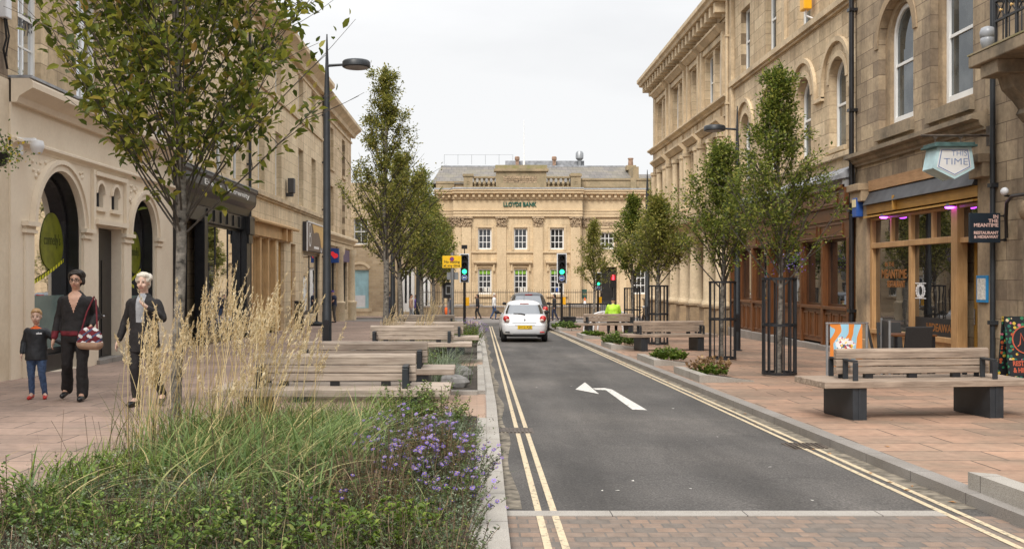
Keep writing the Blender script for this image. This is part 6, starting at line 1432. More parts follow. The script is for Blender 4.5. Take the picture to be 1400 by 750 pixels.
def person(label,loc,rz,H,pose,skin,hair,top,legs,shoes,vox=0.011,long_=0.86,flare=0.0,child=False,glasses=False,topfn=None,topmats=None,group=None,bulk=1.0,sleeves=True):
    s_=H/1.70; t=thing('person',label,'person',loc,rz,group,s_)
    J={k:Vector(v) for k,v in BASE.items()}; J.update({k:Vector(v) for k,v in pose.items()})
    hk=1.28 if child else 1.0; hd=J['head']; B=MB()
    B.ell(hd+Vector((0,0.012,0.03)),(.074*hk,.092*hk,.095*hk),16,12); B.ell(hd+Vector((0,-.022*hk,-.045*hk)),(.056*hk,.066*hk,.066*hk),14,10)
    B.caps(hd+Vector((0,-.088*hk,.005)),hd+Vector((0,-.104*hk,-.028*hk)),.011*hk,.017*hk,8)
    for x in (-1,1):
        B.ell(hd+Vector((x*.075*hk,.012,-.005)),(.012,.02,.03),8,6); B.ell(hd+Vector((x*.036*hk,-.062*hk,-.032*hk)),(.026*hk,.022*hk,.022*hk),8,6)
    B.ell(hd+Vector((0,-.079*hk,-.062*hk)),(.026*hk,.013*hk,.011*hk),10,6)
    B.caps(J['nek']-Vector((0,0,.06)),hd+Vector((0,.02,-.05)),.056,.05,12)
    def torso(m,g):
        loft(m,[('pel',-.15,.12,.09),('pel',-.10,.152,.108),('pel',0,.158,.112),('wai',-.03,.140,.10),('wai',.05,.138,.10),('che',-.06,.152,.11),('che',.02,.158,.112),('che',.09,.135,.098),('nek',-.05,.09,.075),('nek',0,.05,.05)],g)
        m.caps(J['shL'],J['shR'],.052+g,.052+g,12); m.caps(J['nek']-Vector((0,0,.05)),J['che']+Vector((0,0,.05)),.075+g,.12+g,12)
    def loft(m,rows,g):
        n=20; v=[]; fs=[]
        for an,dz,rx,ry in rows:
            c=J[an]
            for k in range(n):
                a=2*math.pi*k/n; v.append((c.x+(rx+g)*bulk*math.cos(a),c.y+(ry+g)*bulk*math.sin(a),c.z+dz))
        for i in range(len(rows)-1):
            for k in range(n): fs.append((i*n+k,i*n+(k+1)%n,(i+1)*n+(k+1)%n,(i+1)*n+k))
        fs+= [tuple(range(n-1,-1,-1)),tuple((len(rows)-1)*n+k for k in range(n))]; m.add(v,fs)
    def arm(m,q,g,stop=1.0):
        m.caps(J['sh'+q],J['el'+q],(.050+g)*bulk,.040+g,12); w=J['el'+q]+(J['wr'+q]-J['el'+q])*stop; m.caps(J['el'+q],w,.041+g,(.030+g*.8),12)
    def leg(m,q,g,fl=0.0):
        m.caps(J['hi'+q],J['kn'+q],(.088+g)*bulk,.058+g,12); m.caps(J['kn'+q],J['an'+q],.060+g,.04+g+fl,12)
    torso(B,0)
    for q in 'LR':
        arm(B,q,0); leg(B,q,0); B.caps(J['an'+q],J['to'+q],.04,.032,10); hand(B,J['wr'+q],J['el'+q],side=(1 if q=='L' else -1))
    def skinmat(c):
        d=c-hd
        if d.y<-.06*hk and abs(d.z+.062*hk)<.011*hk and abs(d.x)<.028*hk: return 1
        return 0
    B.box(0,0.001,0,0.001,0.9,0.901)
    body=remesh(B,'body',vox,[skin,M['lips']],t,skinmat,2)
    for x in (-1,1): E=MB(); E.ell(hd+Vector((x*.031*hk,-.079*hk,.008*hk)),(.012*hk,.008*hk,.007*hk),10,8); E.build('eye',M['eye'],t,smooth=60)
    E=MB()
    for x in (-1,1): E.caps(hd+Vector((x*.016*hk,-.088*hk,.030*hk)),hd+Vector((x*.048*hk,-.078*hk,.033*hk)),.005,.004,6)
    E.build('eyebrow',hair[1],t,smooth=60)
    # hair
    Hh=MB(); kind=hair[0]
    if kind=='cap':
        Hh.ell(hd+Vector((0,.012,.055)),(.084*hk,.102*hk,.075*hk),16,10); Hh.ell(hd+Vector((0,-.10,.045)),(.06,.06,.012),12,6)
        remesh(Hh,'cap',vox,hair[1],t)
    else:
        Hh.ell(hd+Vector((0,.030*hk,.050*hk)),(.083*hk,.092*hk,.085*hk),16,12)
        if kind in ('up','bob','full'):
            Hh.ell(hd+Vector((0,.055,.0)),(.08*hk,.07*hk,.095*hk),14,10)
            for x in (-1,1): Hh.caps(hd+Vector((x*.055,-.035,.085)),hd+Vector((x*.074,.02,.0)),.024,.022,8)
            Hh.caps(hd+Vector((-.05,-.055,.092)),hd+Vector((.05,-.055,.095)),.022,.022,8)
        if kind=='up': Hh.ell(hd+Vector((.02,.03,.105)),(.085,.075,.05),12,8); Hh.ell(hd+Vector((.075,.05,.07)),(.05,.055,.06),10,8); Hh.ell(hd+Vector((-.07,.05,.05)),(.04,.055,.07),10,8); Hh.ell(hd+Vector((.09,.03,.0)),(.03,.04,.06),10,8)
        if kind=='full':
            for k in range(9): a=k*0.7; Hh.ell(hd+Vector((.075*math.cos(a),.03+.06*math.sin(a),.060+.025*math.sin(3*a))),(.042,.042,.042),8,6)
            Hh.ell(hd+Vector((0,.02,.09)),(.075,.075,.055),12,8)
        if kind=='bob':
            for x in (-1,1): Hh.caps(hd+Vector((x*.075,.02,.05)),hd+Vector((x*.085,.01,-.07)),.03,.026,8)
            Hh.caps(hd+Vector((0,.08,.05)),hd+Vector((0,.09,-.09)),.06,.05,10)
        if kind=='short': Hh.caps(hd+Vector((-.045*hk,-.062*hk,.082*hk)),hd+Vector((.045*hk,-.06*hk,.085*hk)),.018*hk,.02*hk,8); Hh.ell(hd+Vector((0,.06*hk,.0)),(.07*hk,.05*hk,.07*hk),12,8)
        remesh(Hh,'hair',vox*.9,hair[1],t,None,2,0.02)
    if glasses:
        G=MB()
        for x in (-1,1):
            for k in range(12):
                a0,a1=2*math.pi*k/12,2*math.pi*(k+1)/12; c=hd+Vector((x*.034,-.098,.006)); G.tube([c+Vector((.027*math.cos(a0),0,.020*math.sin(a0))),c+Vector((.027*math.cos(a1),0,.020*math.sin(a1)))],.003,5)
            G.tube([hd+Vector((x*.06,-.096,.01)),hd+Vector((x*.08,0,.01))],.003,5)
        G.tube([hd+Vector((-.008,-.104,.01)),hd+Vector((.008,-.104,.01))],.003,5); G.build('glasses',M['black_paint'],t)
    # trousers
    T=MB(); g=.012
    loft(T,[('pel',-.16,.13,.10),('pel',-.09,.160,.116),('pel',0,.166,.12),('wai',-.06,.152,.11),('wai',-.02,.14,.10)],g)
    for q in 'LR': leg(T,q,g,flare)
    remesh(T,'trousers',vox*1.1,legs,t,None,3,0.022)
    # top
    C=MB(); g=.015
    dl=min(long_,0.90)-.93
    loft(C,[('pel',dl,.172 if dl<-.1 else .160,.128),('pel',dl*.5,.170,.124),('wai',-.06,.158,.112),('wai',.04,.150,.108),('che',-.08,.158,.116),('che',.02,.162,.120),('che',.09,.140,.104),('nek',-.05,.095,.08),('nek',-.015,.064,.064)],g); C.caps(J['shL'],J['shR'],.050+g,.050+g,12); C.caps(J['nek']-Vector((0,0,.06)),J['che']+Vector((0,0,.05)),.075+g,.115+g,12)
    p=J['pel'].copy()
    C.caps(J['nek']-Vector((0,-.01,.08)),J['nek']-Vector((0,-.01,.02)),.085,.066,12)
    for q in 'LR': arm(C,q,g,0.96 if sleeves else 0.0) if sleeves else C.caps(J['sh'+q],J['sh'+q]*0.5+J['el'+q]*0.5,.075,.06,10)
    remesh(C,'jacket',vox*1.1,topmats or [top],t,topfn,3,0.024)
    for q in 'LR':
        S=MB(); d=(J['to'+q]-J['an'+q]); S.caps(J['an'+q]+Vector((0,.02,-.035)),J['to'+q]+Vector((0,-.02,0)),.046,.038,10); S.caps(J['an'+q]+Vector((0,0,.0)),J['an'+q]+Vector((0,.02,-.04)),.05,.045,10)
        remesh(S,'shoe',vox,shoes,t)
    return t,J
W1=gpt(104,547); B1=gpt(50,545); O1=gpt(197,555)
# woman with the child
def vneck(c):
    if c.y<-.04 and abs(c.x+0.0)<max(0,(c.z-1.17))*0.36 and c.z>1.17: return 1
    if c.y<-.02 and c.z<0.93 and c.x<.05: return 2
    return 0
t,Jw=person('woman in black with glasses leading a small boy by the hand',W1,R(8),1.74,
 dict(elL=(-.23,.05,1.10),wrL=(-.27,-.04,.83),elR=(.25,.08,1.13),wrR=(.22,-.10,1.0),knL=(-.12,.02,.50),anL=(-.17,.24,.14),toL=(-.20,.12,.05),knR=(.10,-.09,.50),anR=(.09,-.04,.09),toR=(.10,-.22,.04)),
 M['skin'],('up',M['hair_dark']),None,M['cloth_black'],M['black_paint'],glasses=True,flare=.028,topfn=vneck,topmats=[M['cloth_black'],M['skin'],M['cloth_red']],bulk=1.08)
lo=W1+Vector((0.24,-0.14,0.86)); o=thing('handbag','patterned red and cream handbag on the hip of the woman in black','bag',lo)
mb=MB(); mb.ell((0,0,0.0),(.17,.075,.15),14,10); mb.caps((-.10,0,-.08),(.10,0,-.09),.08,.08)
bg=remesh(mb,'bag_body',.011,[M['cloth_red'],M['cloth_tan'],M['cloth_white'],M['denim']],o,lambda c:1 if c.z<-.06 else (2 if math.sin(c.x*50+c.z*30)+math.sin(c.z*70)>0.8 else (3 if math.sin(c.x*41-c.z*57)>0.75 else 0)))
mb=MB(); mb.tube([(-.11,0,.10),(-.06,.05,.34),(.0,.16,.55),(.03,.14,.5),(.10,.0,.10)],.012,6); mb.build('strap',M['cloth_red'],o,smooth=50)
# boy
def puff(c): return 1 if (c.y<-.05 and c.z>1.375 and abs(c.x)<.10) else (2 if (c.y<-.1 and 1.27<c.z<1.30 and .02<c.x<.12) else 0)
t,Jb=person('small boy in a black padded jacket, jeans and red shoes',B1,R(12),1.20,
 dict(head=(0,-.025,1.60),nek=(0,0,1.42),elR=(.32,.0,1.17),wrR=(.50,-.05,1.06),elL=(-.24,.04,1.12),wrL=(-.26,-.04,.90),knR=(.11,-.06,.50),anR=(.15,.02,.09),toR=(.18,-.14,.04),knL=(-.10,.0,.49),anL=(-.10,.08,.09)),
 M['skin_pale'],('short',M['hair_blond']),None,M['denim'],M['shoe_red'],child=True,bulk=1.14,long_=0.76,topfn=puff,topmats=[M['cloth_puffer'],M['cloth_orange'],M['plastic_white']],vox=.013)
# older woman
def grey(c): return 1 if (c.y<-.05 and abs(c.x+.0)<.055+max(0,(1.42-c.z))*0.0 and c.z>1.08) else 0
person('older woman with white hair, dark cardigan and grey top',O1,R(-4),1.70,
 dict(elL=(-.26,.05,1.10),wrL=(-.31,-.05,.86),elR=(.25,-.02,1.13),wrR=(.12,-.18,1.27),knL=(-.10,-.06,.50),anL=(-.11,.02,.09),toL=(-.12,-.16,.04),knR=(.11,.0,.50),anR=(.17,.20,.13),toR=(.19,.06,.04)),
 M['skin_pale'],('full',M['hair_white']),None,M['cloth_black'],M['black_paint'],topfn=grey,topmats=[M['cloth_black'],M['cloth_grey']],bulk=1.08,long_=0.70,glasses=False)
# far people
V=.022
lo=gpt(457,441); person('man in blue cap and navy body warmer looking at a shop window',lo,R(-75),1.72,dict(head=(0,-.10,1.56),nek=(0,-.04,1.42),elR=(.22,-.08,1.13),wrR=(.12,-.22,1.03),elL=(-.22,-.08,1.13),wrL=(-.12,-.22,1.03)),M['skin'],('cap',M['cloth_purple']),M['cloth_navy'],M['trouser_grey'],M['black_paint'],vox=V,sleeves=False)
lo=gpt(531.5,446); person('man in a navy jumper and jeans beside a slim left tree trunk',lo,R(160),1.62,{},M['skin'],('short',M['hair_dark']),M['cloth_navy'],M['denim'],M['black_paint'],vox=V)
lo=gp(xat(905,49),49); person('person with dark hair and tan top walking away by the far columns',lo,R(180),1.62,{},M['skin'],('bob',M['hair_dark']),M['cloth_tan'],M['denim'],M['black_paint'],vox=V,bulk=1.1)
lo=gp(4.98,37.35); sit=dict(pel=(0,0,.55),wai=(0,-.02,.72),che=(0,-.05,.92),nek=(0,-.06,1.10),head=(0,-.10,1.235),shL=(-.175,-.05,1.04),shR=(.175,-.05,1.04),elL=(-.26,-.12,.80),wrL=(-.16,-.32,.68),elR=(.26,-.12,.80),wrR=(.16,-.32,.68),hiL=(-.09,0,.53),hiR=(.09,0,.53),knL=(-.14,-.42,.52),knR=(.14,-.42,.52),anL=(-.14,-.44,.09),anR=(.14,-.44,.09),toL=(-.15,-.60,.04),toR=(.15,-.60,.04))
person('person in a bright yellow green jacket sitting on the far bench',lo,R(178),1.68,sit,M['skin'],('cap',M['cloth_black']),M['hivis'],M['cloth_black'],M['black_paint'],vox=V,bulk=1.2,long_=0.90)
for px,Y,h,top,leg_,hr,lab,rz in ((653,65.0,1.6,'cloth_black','cloth_black',('bob',M['hair_dark']),'person dressed in black walking in front of the bank wall',-90),(675.5,64.5,1.65,'cloth_white','denim',('full',M['hair_white']),'person in a white top and jeans before the bank wall',90),(758,60.5,1.6,'cloth_black','cloth_navy',('bob',M['hair_dark']),'person in dark clothes behind the right guard rail',-90),(562,58,1.6,'cloth_tan','cloth_grey',('short',M['hair_dark']),'person in a tan top beyond the left hornbeam trunks',90),(569,60,1.55,'cloth_purple','cloth_black',('bob',M['hair_dark']),'person in purple and black beyond the left hornbeam trunks',-90),(614,63,1.55,'cloth_navy','cloth_black',('short',M['hair_dark']),'person in navy walking behind the yellow sign pole',-90)):
    lo=gp(xat(px,Y),Y,0.0 if Y<66 else PAVE); lo.z=gz(Y)+(0.0 if 57<Y<66 else PAVE)
    person(lab,lo,R(rz),h,dict(knL=(-.10,-.12,.50),anL=(-.10,-.10,.09),toL=(-.11,-.27,.04),knR=(.10,.04,.49),anR=(.10,.22,.14),toR=(.11,.08,.04)),M['skin'],hr,M[top],M[leg_],M['black_paint'],vox=.028)
lo=gp(xat(611,62.6),62.6,0); lo.z+=0.35; o=thing('shopping_bag','bright orange bag carried behind the yellow sign pole','bag',lo)
mb=MB(); mb.ell((0,0,0.2),(.2,.12,.24),12,8); mb.build('bag_body',M['cloth_orange'],o,smooth=60); mb=MB(); mb.tube([(-.1,0,.4),(0,0,.58),(.1,0,.4)],.015,6); mb.build('handle',M['cloth_orange'],o)

# ================================================================== VEGETATION
def arr_mesh(name,V_,F_quads=None,F_tris=None,tint=None,mat=None,parent=None,smooth=False):
    me=bpy.data.meshes.new(name); V_=np.asarray(V_,dtype=np.float32)
    k=3 if F_tris is not None else 4; Fq=np.asarray(F_tris if F_tris is not None else F_quads,dtype=np.int32)
    me.vertices.add(len(V_)); me.vertices.foreach_set('co',V_.ravel())
    nF=len(Fq); me.loops.add(nF*k); me.loops.foreach_set('vertex_index',Fq.ravel())
    me.polygons.add(nF); me.polygons.foreach_set('loop_start',np.arange(0,nF*k,k,dtype=np.int32))
    if tint is not None:
        a=me.attributes.new('tint','FLOAT','FACE'); a.data.foreach_set('value',np.asarray(tint,dtype=np.float32))
    me.update(calc_edges=True); me.validate()
    me.materials.append(mat)
    if smooth: me.polygons.foreach_set('use_smooth',np.ones(nF,dtype=bool))
    ob=bpy.data.objects.new(name,me); COL.objects.link(ob)
    if parent is not None: ob.parent=parent
    return ob
def nrm(a): return a/np.maximum(np.linalg.norm(a,axis=1,keepdims=True),1e-9)
def leafset(rg,C,D,U,L,Wd,big=False,fold=0.18):
    """leaves at C pointing along D, blade normal near U. returns verts, faces, tints"""
    n=len(C); D=nrm(D); S=nrm(np.cross(D,U)); Nn=np.cross(S,D); L=L[:,None]; Wd=Wd[:,None]
    t_=rg.random(n)
    if big:
        P=[C-D*L*.5,C-D*L*.18+S*Wd*.5+Nn*Wd*fold,C+D*L*.18+S*Wd*.40+Nn*Wd*fold,C+D*L*.5-Nn*L*.10,C+D*L*.18-S*Wd*.40+Nn*Wd*fold,C-D*L*.18-S*Wd*.5+Nn*Wd*fold]
        V_=np.stack(P,1).reshape(-1,3); b=np.arange(n)[:,None]*6
        F_=np.concatenate([b+np.array([[0,1,2,3]]),b+np.array([[0,3,4,5]])],1).reshape(-1,4); return V_,F_,np.repeat(t_,2)
    P=[C-D*L*.5,C+S*Wd*.5+Nn*Wd*fold,C+D*L*.5-Nn*L*.08,C-S*Wd*.5+Nn*Wd*fold]
    V_=np.stack(P,1).reshape(-1,3); b=np.arange(n)[:,None]*4
    return V_,(b+np.array([[0,1,2,3]])).reshape(-1,4),t_
def cat(parts):
    V_=[];F_=[];T_=[];o=0
    for v,f,t_ in parts: V_.append(v);F_.append(f+o);T_.append(t_);o+=len(v)
    return np.concatenate(V_),np.concatenate(F_),np.concatenate(T_)
def blades(rg,base,az,L,lean,bend,w,seg=6,taper=True,twist=0.6):
    n=len(base); s=np.linspace(0,1,seg+1)[None,:,None]; d=np.stack([np.cos(az),np.sin(az),0*az],1)[:,None,:]; z=np.array([0,0,1.])[None,None,:]
    L=L[:,None,None]; lean=lean[:,None,None]; bend=bend[:,None,None]
    P=base[:,None,:]+d*L*(lean*s+bend*s*s)+z*L*(s*np.sqrt(np.maximum(1-lean**2,0.05))-0.62*bend*s*s)
    a2=az+math.pi/2+rg.uniform(-twist,twist,n); sd=np.stack([np.cos(a2),np.sin(a2),0*a2],1)[:,None,:]
    ww=w[:,None,None]*((1-s**2.5)*0.9+0.06 if taper else np.ones_like(s)); 
    A=P-sd*ww*.5; B_=P+sd*ww*.5; V_=np.stack([A,B_],2).reshape(-1,3)
    b=(np.arange(n)*(seg+1)*2)[:,None,None]; k=(np.arange(seg)*2)[None,:,None]; F_=(b+k+np.array([0,1,3,2])[None,None,:]).reshape(-1,4)
    return V_,F_,np.repeat(rg.random(n),seg),P
def tree(name,label,x,y,Hh,cb,prof,nleaf,lsize,lm,seed,tr=0.06,nb=46,up=(0.5,1.0),group=None,big=False,bm_='bark_dark',trunkm='bark',sig=0.10,xlean=0.0,lw=0.55,br=0.36,zexp=1.05,gam=0.55,rv=(.62,1.15),s0=1):
    rg=np.random.default_rng(seed); lo=gp(x,y,PAVE-0.02); t=thing(name,label,'tree',lo,0,group)
    ph=rg.uniform(0,6); wob=lambda z:Vector((0.03*math.sin(z*1.3+ph)+xlean*z,0.03*math.cos(z*1.1+ph),z))
    mb=MB(); zs=[Hh*0.985*i/16 for i in range(17)]
    mb.tube([wob(z) for z in zs],[tr*1.25 if i==0 else tr*(1-0.42*min(z/max(cb,0.1),1)*0.4-0.62*max(0,(z-cb))/(Hh-cb)) for i,z in enumerate(zs)],10)
    tk=mb.build('trunk',M[trunkm],t,smooth=60)
    P=lambda u:np.interp(u,[p[0] for p in prof],[p[1] for p in prof])
    anchors=[]; adir=[]; bb=MB()
    def twig(a,b_,r0,r1,m=4,sag=0.0):
        pts=[]; a=np.array(a); b_=np.array(b_); mid=(a+b_)/2+rg.normal(0,0.05,3)*np.linalg.norm(b_-a)
        for k in range(m+1):
            s=k/m; pts.append((1-s)**2*a+2*s*(1-s)*mid+s*s*b_)
        bb.tube([Vector(p) for p in pts],[r0+(r1-r0)*k/m for k in range(m+1)],5,cap=False); return pts
    for i in range(nb):
        f=(i+rg.random())/nb; z0=cb*0.93+(Hh*0.93-cb*0.93)*f**zexp; az=i*2.399+rg.uniform(-.4,.4)
        rise=rg.uniform(*up)
        # endpoint on the crown's outline
        z1=z0; 
        for it in range(6):
            u=min(max((z1-cb)/(Hh-cb),0),1); Rr=P(u); z1=z0+rise*Rr*1.3+0.1
        u=min(max((z1-cb)/(Hh-cb),0),1); Rr=P(u)*rg.uniform(*rv); z1=min(z1,Hh*0.99)
        a=np.array(wob(z0)); b_=np.array(wob(z1))+np.array([math.cos(az)*Rr,math.sin(az)*Rr,0])
        L_=np.linalg.norm(b_-a); r0=max(0.006,tr*br*(1-f*0.7))
        pts=twig(a,b_,r0,0.003,6)
        ns=4 if not big else 6
        segs=[(pts[k],pts[k+1]) for k in range(len(pts)-1)][s0:]
        for q in range(ns):
            k=rg.integers(2,len(pts)-1); pa=pts[k]; dr=(b_-a)/L_; off=rg.normal(0,1,3); off[2]=abs(off[2])*0.5+0.15; off=off/np.linalg.norm(off)
            pb=pa+(dr*0.45+off*0.75)*L_*rg.uniform(.22,.42); tp=twig(pa,pb,r0*0.4,0.002,3); segs+= [(tp[k_],tp[k_+1]) for k_ in range(3)]
        for sa,sb in segs: anchors.append((sa,sb)); adir.append((b_-a)/L_)
    bb.build('branches',M[bm_],t)
    # top leader leaves
    for k in range(10):
        z=Hh*(0.86+0.13*k/10); anchors.append((np.array(wob(z)),np.array(wob(z+0.08)))); adir.append(np.array([0,0,1.]))
    A=np.array([a for a,b_ in anchors]); Bq=np.array([b_ for a,b_ in anchors]); Dd=np.array(adir)
    wgt=rg.gamma(gam,1.0,len(A)); wgt/=wgt.sum(); idx=rg.choice(len(A),nleaf,p=wgt); s=rg.random(nleaf)[:,None]
    out=rg.normal(0,sig,(nleaf,3)); C=A[idx]*(1-s)+Bq[idx]*s+out
    D=nrm(out+1e-6)*0.9+Dd[idx]*0.5+rg.normal(0,0.35,(nleaf,3)); D[:,2]-=0.15
    U=np.stack([rg.normal(0,.55,nleaf),rg.normal(0,.55,nleaf),np.ones(nleaf)],1)
    L=lsize*rg.uniform(.6,1.25,nleaf); V_,F_,T_=leafset(rg,C,D,U,L,L*lw,big)
    arr_mesh('crown',V_,F_,tint=T_,mat=M[lm],parent=t)
    return t
CON=[(0,.25),(.12,.72),(.3,1.0),(.5,.82),(.7,.5),(.85,.26),(1,.05)]
sc_=lambda p,k:[(a,b_*k) for a,b_ in p]
# the near tree
T1=tree('street_tree','nearest tree with an open spreading crown of large yellow green leaves, at the left',-2.86,9.8,6.2,2.15,[(0,.85),(.08,1.3),(.2,1.5),(.4,1.55),(.7,1.3),(1,.5)],8800,0.105,'leaf_near',21,tr=0.058,nb=66,up=(0.6,1.35),big=True,sig=0.07,lw=0.46,br=0.2,zexp=1.6,gam=0.9,rv=(.7,1.1),s0=1)
GT='upright hornbeams on the left'; GTR='guarded upright hornbeams on the right'
tree('hornbeam_tree','tall slim hornbeam with a pointed crown, first in the left row',xat(527,29.5),29.5,hz(84,29.5)-gz(29.5)-PAVE,hz(362,29.5)-gz(29.5),sc_([(0,.4),(.08,.85),(.22,1.15),(.36,1.1),(.48,.85),(.58,.62),(.72,.46),(.85,.34),(.95,.26),(1,.08)],1.42),15000,0.085,'leaf_hornbeam',31,tr=0.095,nb=64,up=(0.7,1.3),group=GT,sig=.075)
tree('hornbeam_tree','hornbeam whose fat trunk forks beneath a rounded crown, behind the tallest one',xat(547,36),36,hz(205,36)-gz(36)-PAVE,hz(385,36)-gz(36),sc_(CON,1.65),12000,0.10,'leaf_hornbeam',32,tr=0.10,nb=56,group=GT,sig=.085)
tree('hornbeam_tree','hornbeam in the middle of the left row with its crown over the dark post',xat(577,43),43,hz(225,43)-gz(43)-PAVE,hz(388,43)-gz(43),sc_(CON,1.35),9500,0.105,'leaf_hornbeam_green',33,tr=0.09,nb=50,group=GT,sig=.09)
tree('hornbeam_tree','hornbeam left of the yellow sign with a broad yellowish crown',xat(592,49),49,hz(268,49)-gz(49)-PAVE,hz(392,49)-gz(49),sc_(CON,1.3),8500,0.11,'leaf_hornbeam',34,tr=0.09,nb=46,group=GT,sig=.095)
tree('hornbeam_tree','last small hornbeam of the left row right beside the yellow sign',xat(606,55),55,hz(300,55)-gz(55)-PAVE,hz(395,55)-gz(55),sc_(CON,1.0),7000,0.115,'leaf_hornbeam',35,tr=0.08,nb=40,group=GT,sig=.095)
tree('hornbeam_tree','pointed hornbeam in the tree guard beside the banner and brown pub door',lo1.x,lo1.y,hz(80,lo1.y)-lo1.z,hz(388,lo1.y)-lo1.z,sc_([(0,.6),(.15,.9),(.32,1.0),(.48,.88),(.62,.6),(.76,.36),(.9,.2),(1,.05)],1.15),13000,0.07,'leaf_hornbeam_green',41,tr=0.05,nb=60,up=(0.7,1.3),group=GTR,sig=.065)
tree('hornbeam_tree','hornbeam in the guard beside the lamp post with the left facing lamp head',lo2.x,lo2.y,hz(188,lo2.y)-lo2.z,hz(392,lo2.y)-lo2.z,sc_([(0,.6),(.15,.9),(.32,1.0),(.5,.85),(.7,.6),(.85,.4),(1,.1)],1.12),11000,0.078,'leaf_hornbeam_green',42,tr=0.055,nb=54,up=(0.7,1.2),group=GTR,sig=.095)
tree('hornbeam_tree','hornbeam in the guard behind the middle right bench, right half of the merged crowns',lo3.x,lo3.y,hz(268,lo3.y)-lo3.z,hz(385,lo3.y)-lo3.z,sc_(CON,1.12),9500,0.088,'leaf_hornbeam',43,tr=0.055,nb=44,group=GTR,sig=.11)
tree('hornbeam_tree','hornbeam by the yellow green jacket, left half of the merged crowns',lo4.x,lo4.y,hz(262,lo4.y)-lo4.z,hz(392,lo4.y)-lo4.z,sc_(CON,1.25),9500,0.10,'leaf_hornbeam_green',44,tr=0.06,nb=44,group=GTR,sig=.085)
tree('hornbeam_tree','tall thin hornbeam at the far end of the right row next to the ornate corner',xat(897,52),52,hz(235,52)-gz(52)-PAVE,hz(385,52)-gz(52),sc_([(0,.6),(.3,1.0),(.6,.75),(.8,.4),(1,.1)],1.0),7500,0.115,'leaf_hornbeam',45,tr=0.07,nb=40,group=GTR,sig=.095)
tree('hornbeam_tree','smallest far right hornbeam standing alone in front of the bank railings',xat(812,55),55,hz(298,55)-gz(55)-PAVE,hz(398,55)-gz(55),sc_(CON,1.3),6500,0.11,'leaf_hornbeam',46,tr=0.075,nb=40,group=GTR,sig=.095)

# ---- planting beds (soil, granite edging)
mb=MB(); ys=ysteps(1.0,11.85,12); strip(mb,c_(-3.05),lambda y:kL(y)-0.235,ys,PAVE+0.03)
ys=ysteps(14.75,20.3,6); strip(mb,c_(-2.95),lambda y:kL(y)-0.235,ys,PAVE+0.03); ys=ysteps(21.9,33,8); strip(mb,c_(-2.9),lambda y:kL(y)-0.235,ys,PAVE+0.03); ys=ysteps(34.5,50,8); strip(mb,c_(-2.8),lambda y:kL(y)-0.235,ys,PAVE+0.03); struct(mb,'soil_bed',M['soil'])
mb=MB(); strip(mb,c_(-3.0),lambda y:kL(y)-0.14,ysteps(11.86,14.74,3),PAVE+0.004); strip(mb,c_(-3.0),lambda y:kL(y)-0.14,ysteps(20.31,21.89,2),PAVE+0.004); struct(mb,'brick_path',M['brick_path'])
mb=MB()
for a,b_ in ((1.0,11.85),(14.75,20.3),(21.9,33),(34.5,50)):
    up_=0.012 if a<5 else 0.06
    bar(mb,lambda y:kL(y)-0.245,lambda y:kL(y)-0.132,ysteps(a,b_,8),-0.02,PAVE+up_); bar(mb,c_(-3.17),c_(-3.05),ysteps(a,b_,8),-0.02,PAVE+0.05)
    if a>5: bar(mb,c_(-0.9),lambda y:kL(y)-0.246,[a-0.13,a],-0.02,PAVE+0.062); bar(mb,c_(-3.05),c_(-0.901),[a-0.13,a],-0.02,PAVE+0.05)
struct(mb,'bed_edging',M['granite'])
for i,(xa,ya) in enumerate(((3.62,7.55),(3.63,18.9),(3.58,22.9),(3.55,29.3),(3.48,35.8),(3.30,43.5))):
    fz=lambda u,v,w:(u,v,gz(v)+PAVE+w)
    mb=MB(); mb.prism([(xa,ya),(xa,ya-2.2),(xa+0.16,ya-2.18),(xa+0.16,ya-0.1)],fz,-0.05,0.125)
    q=[(xa+0.162,ya-2.18),(xa+0.95,ya-2.0),(xa+0.95,ya-1.9),(xa+0.162,ya-2.02)]
    mb.add([fz(*p,-0.05) for p in q]+[fz(q[0][0],q[0][1],0.125),fz(q[1][0],q[1][1],0.012),fz(q[2][0],q[2][1],0.012),fz(q[3][0],q[3][1],0.125)],[(0,1,2,3),(4,5,6,7),(0,1,5,4),(1,2,6,5),(2,3,7,6),(3,0,4,7)])
    tag(mb.build('bed_edging',M['granite']),kind='structure')
    mb=MB(); mb.prism([(xa+0.161,ya-0.1),(xa+0.163,ya-2.02),(xa+0.95,ya-1.9),(xa+0.62,ya-0.5)],fz,-0.04,0.012); tag(mb.build('soil_bed',M['soil']),kind='structure')
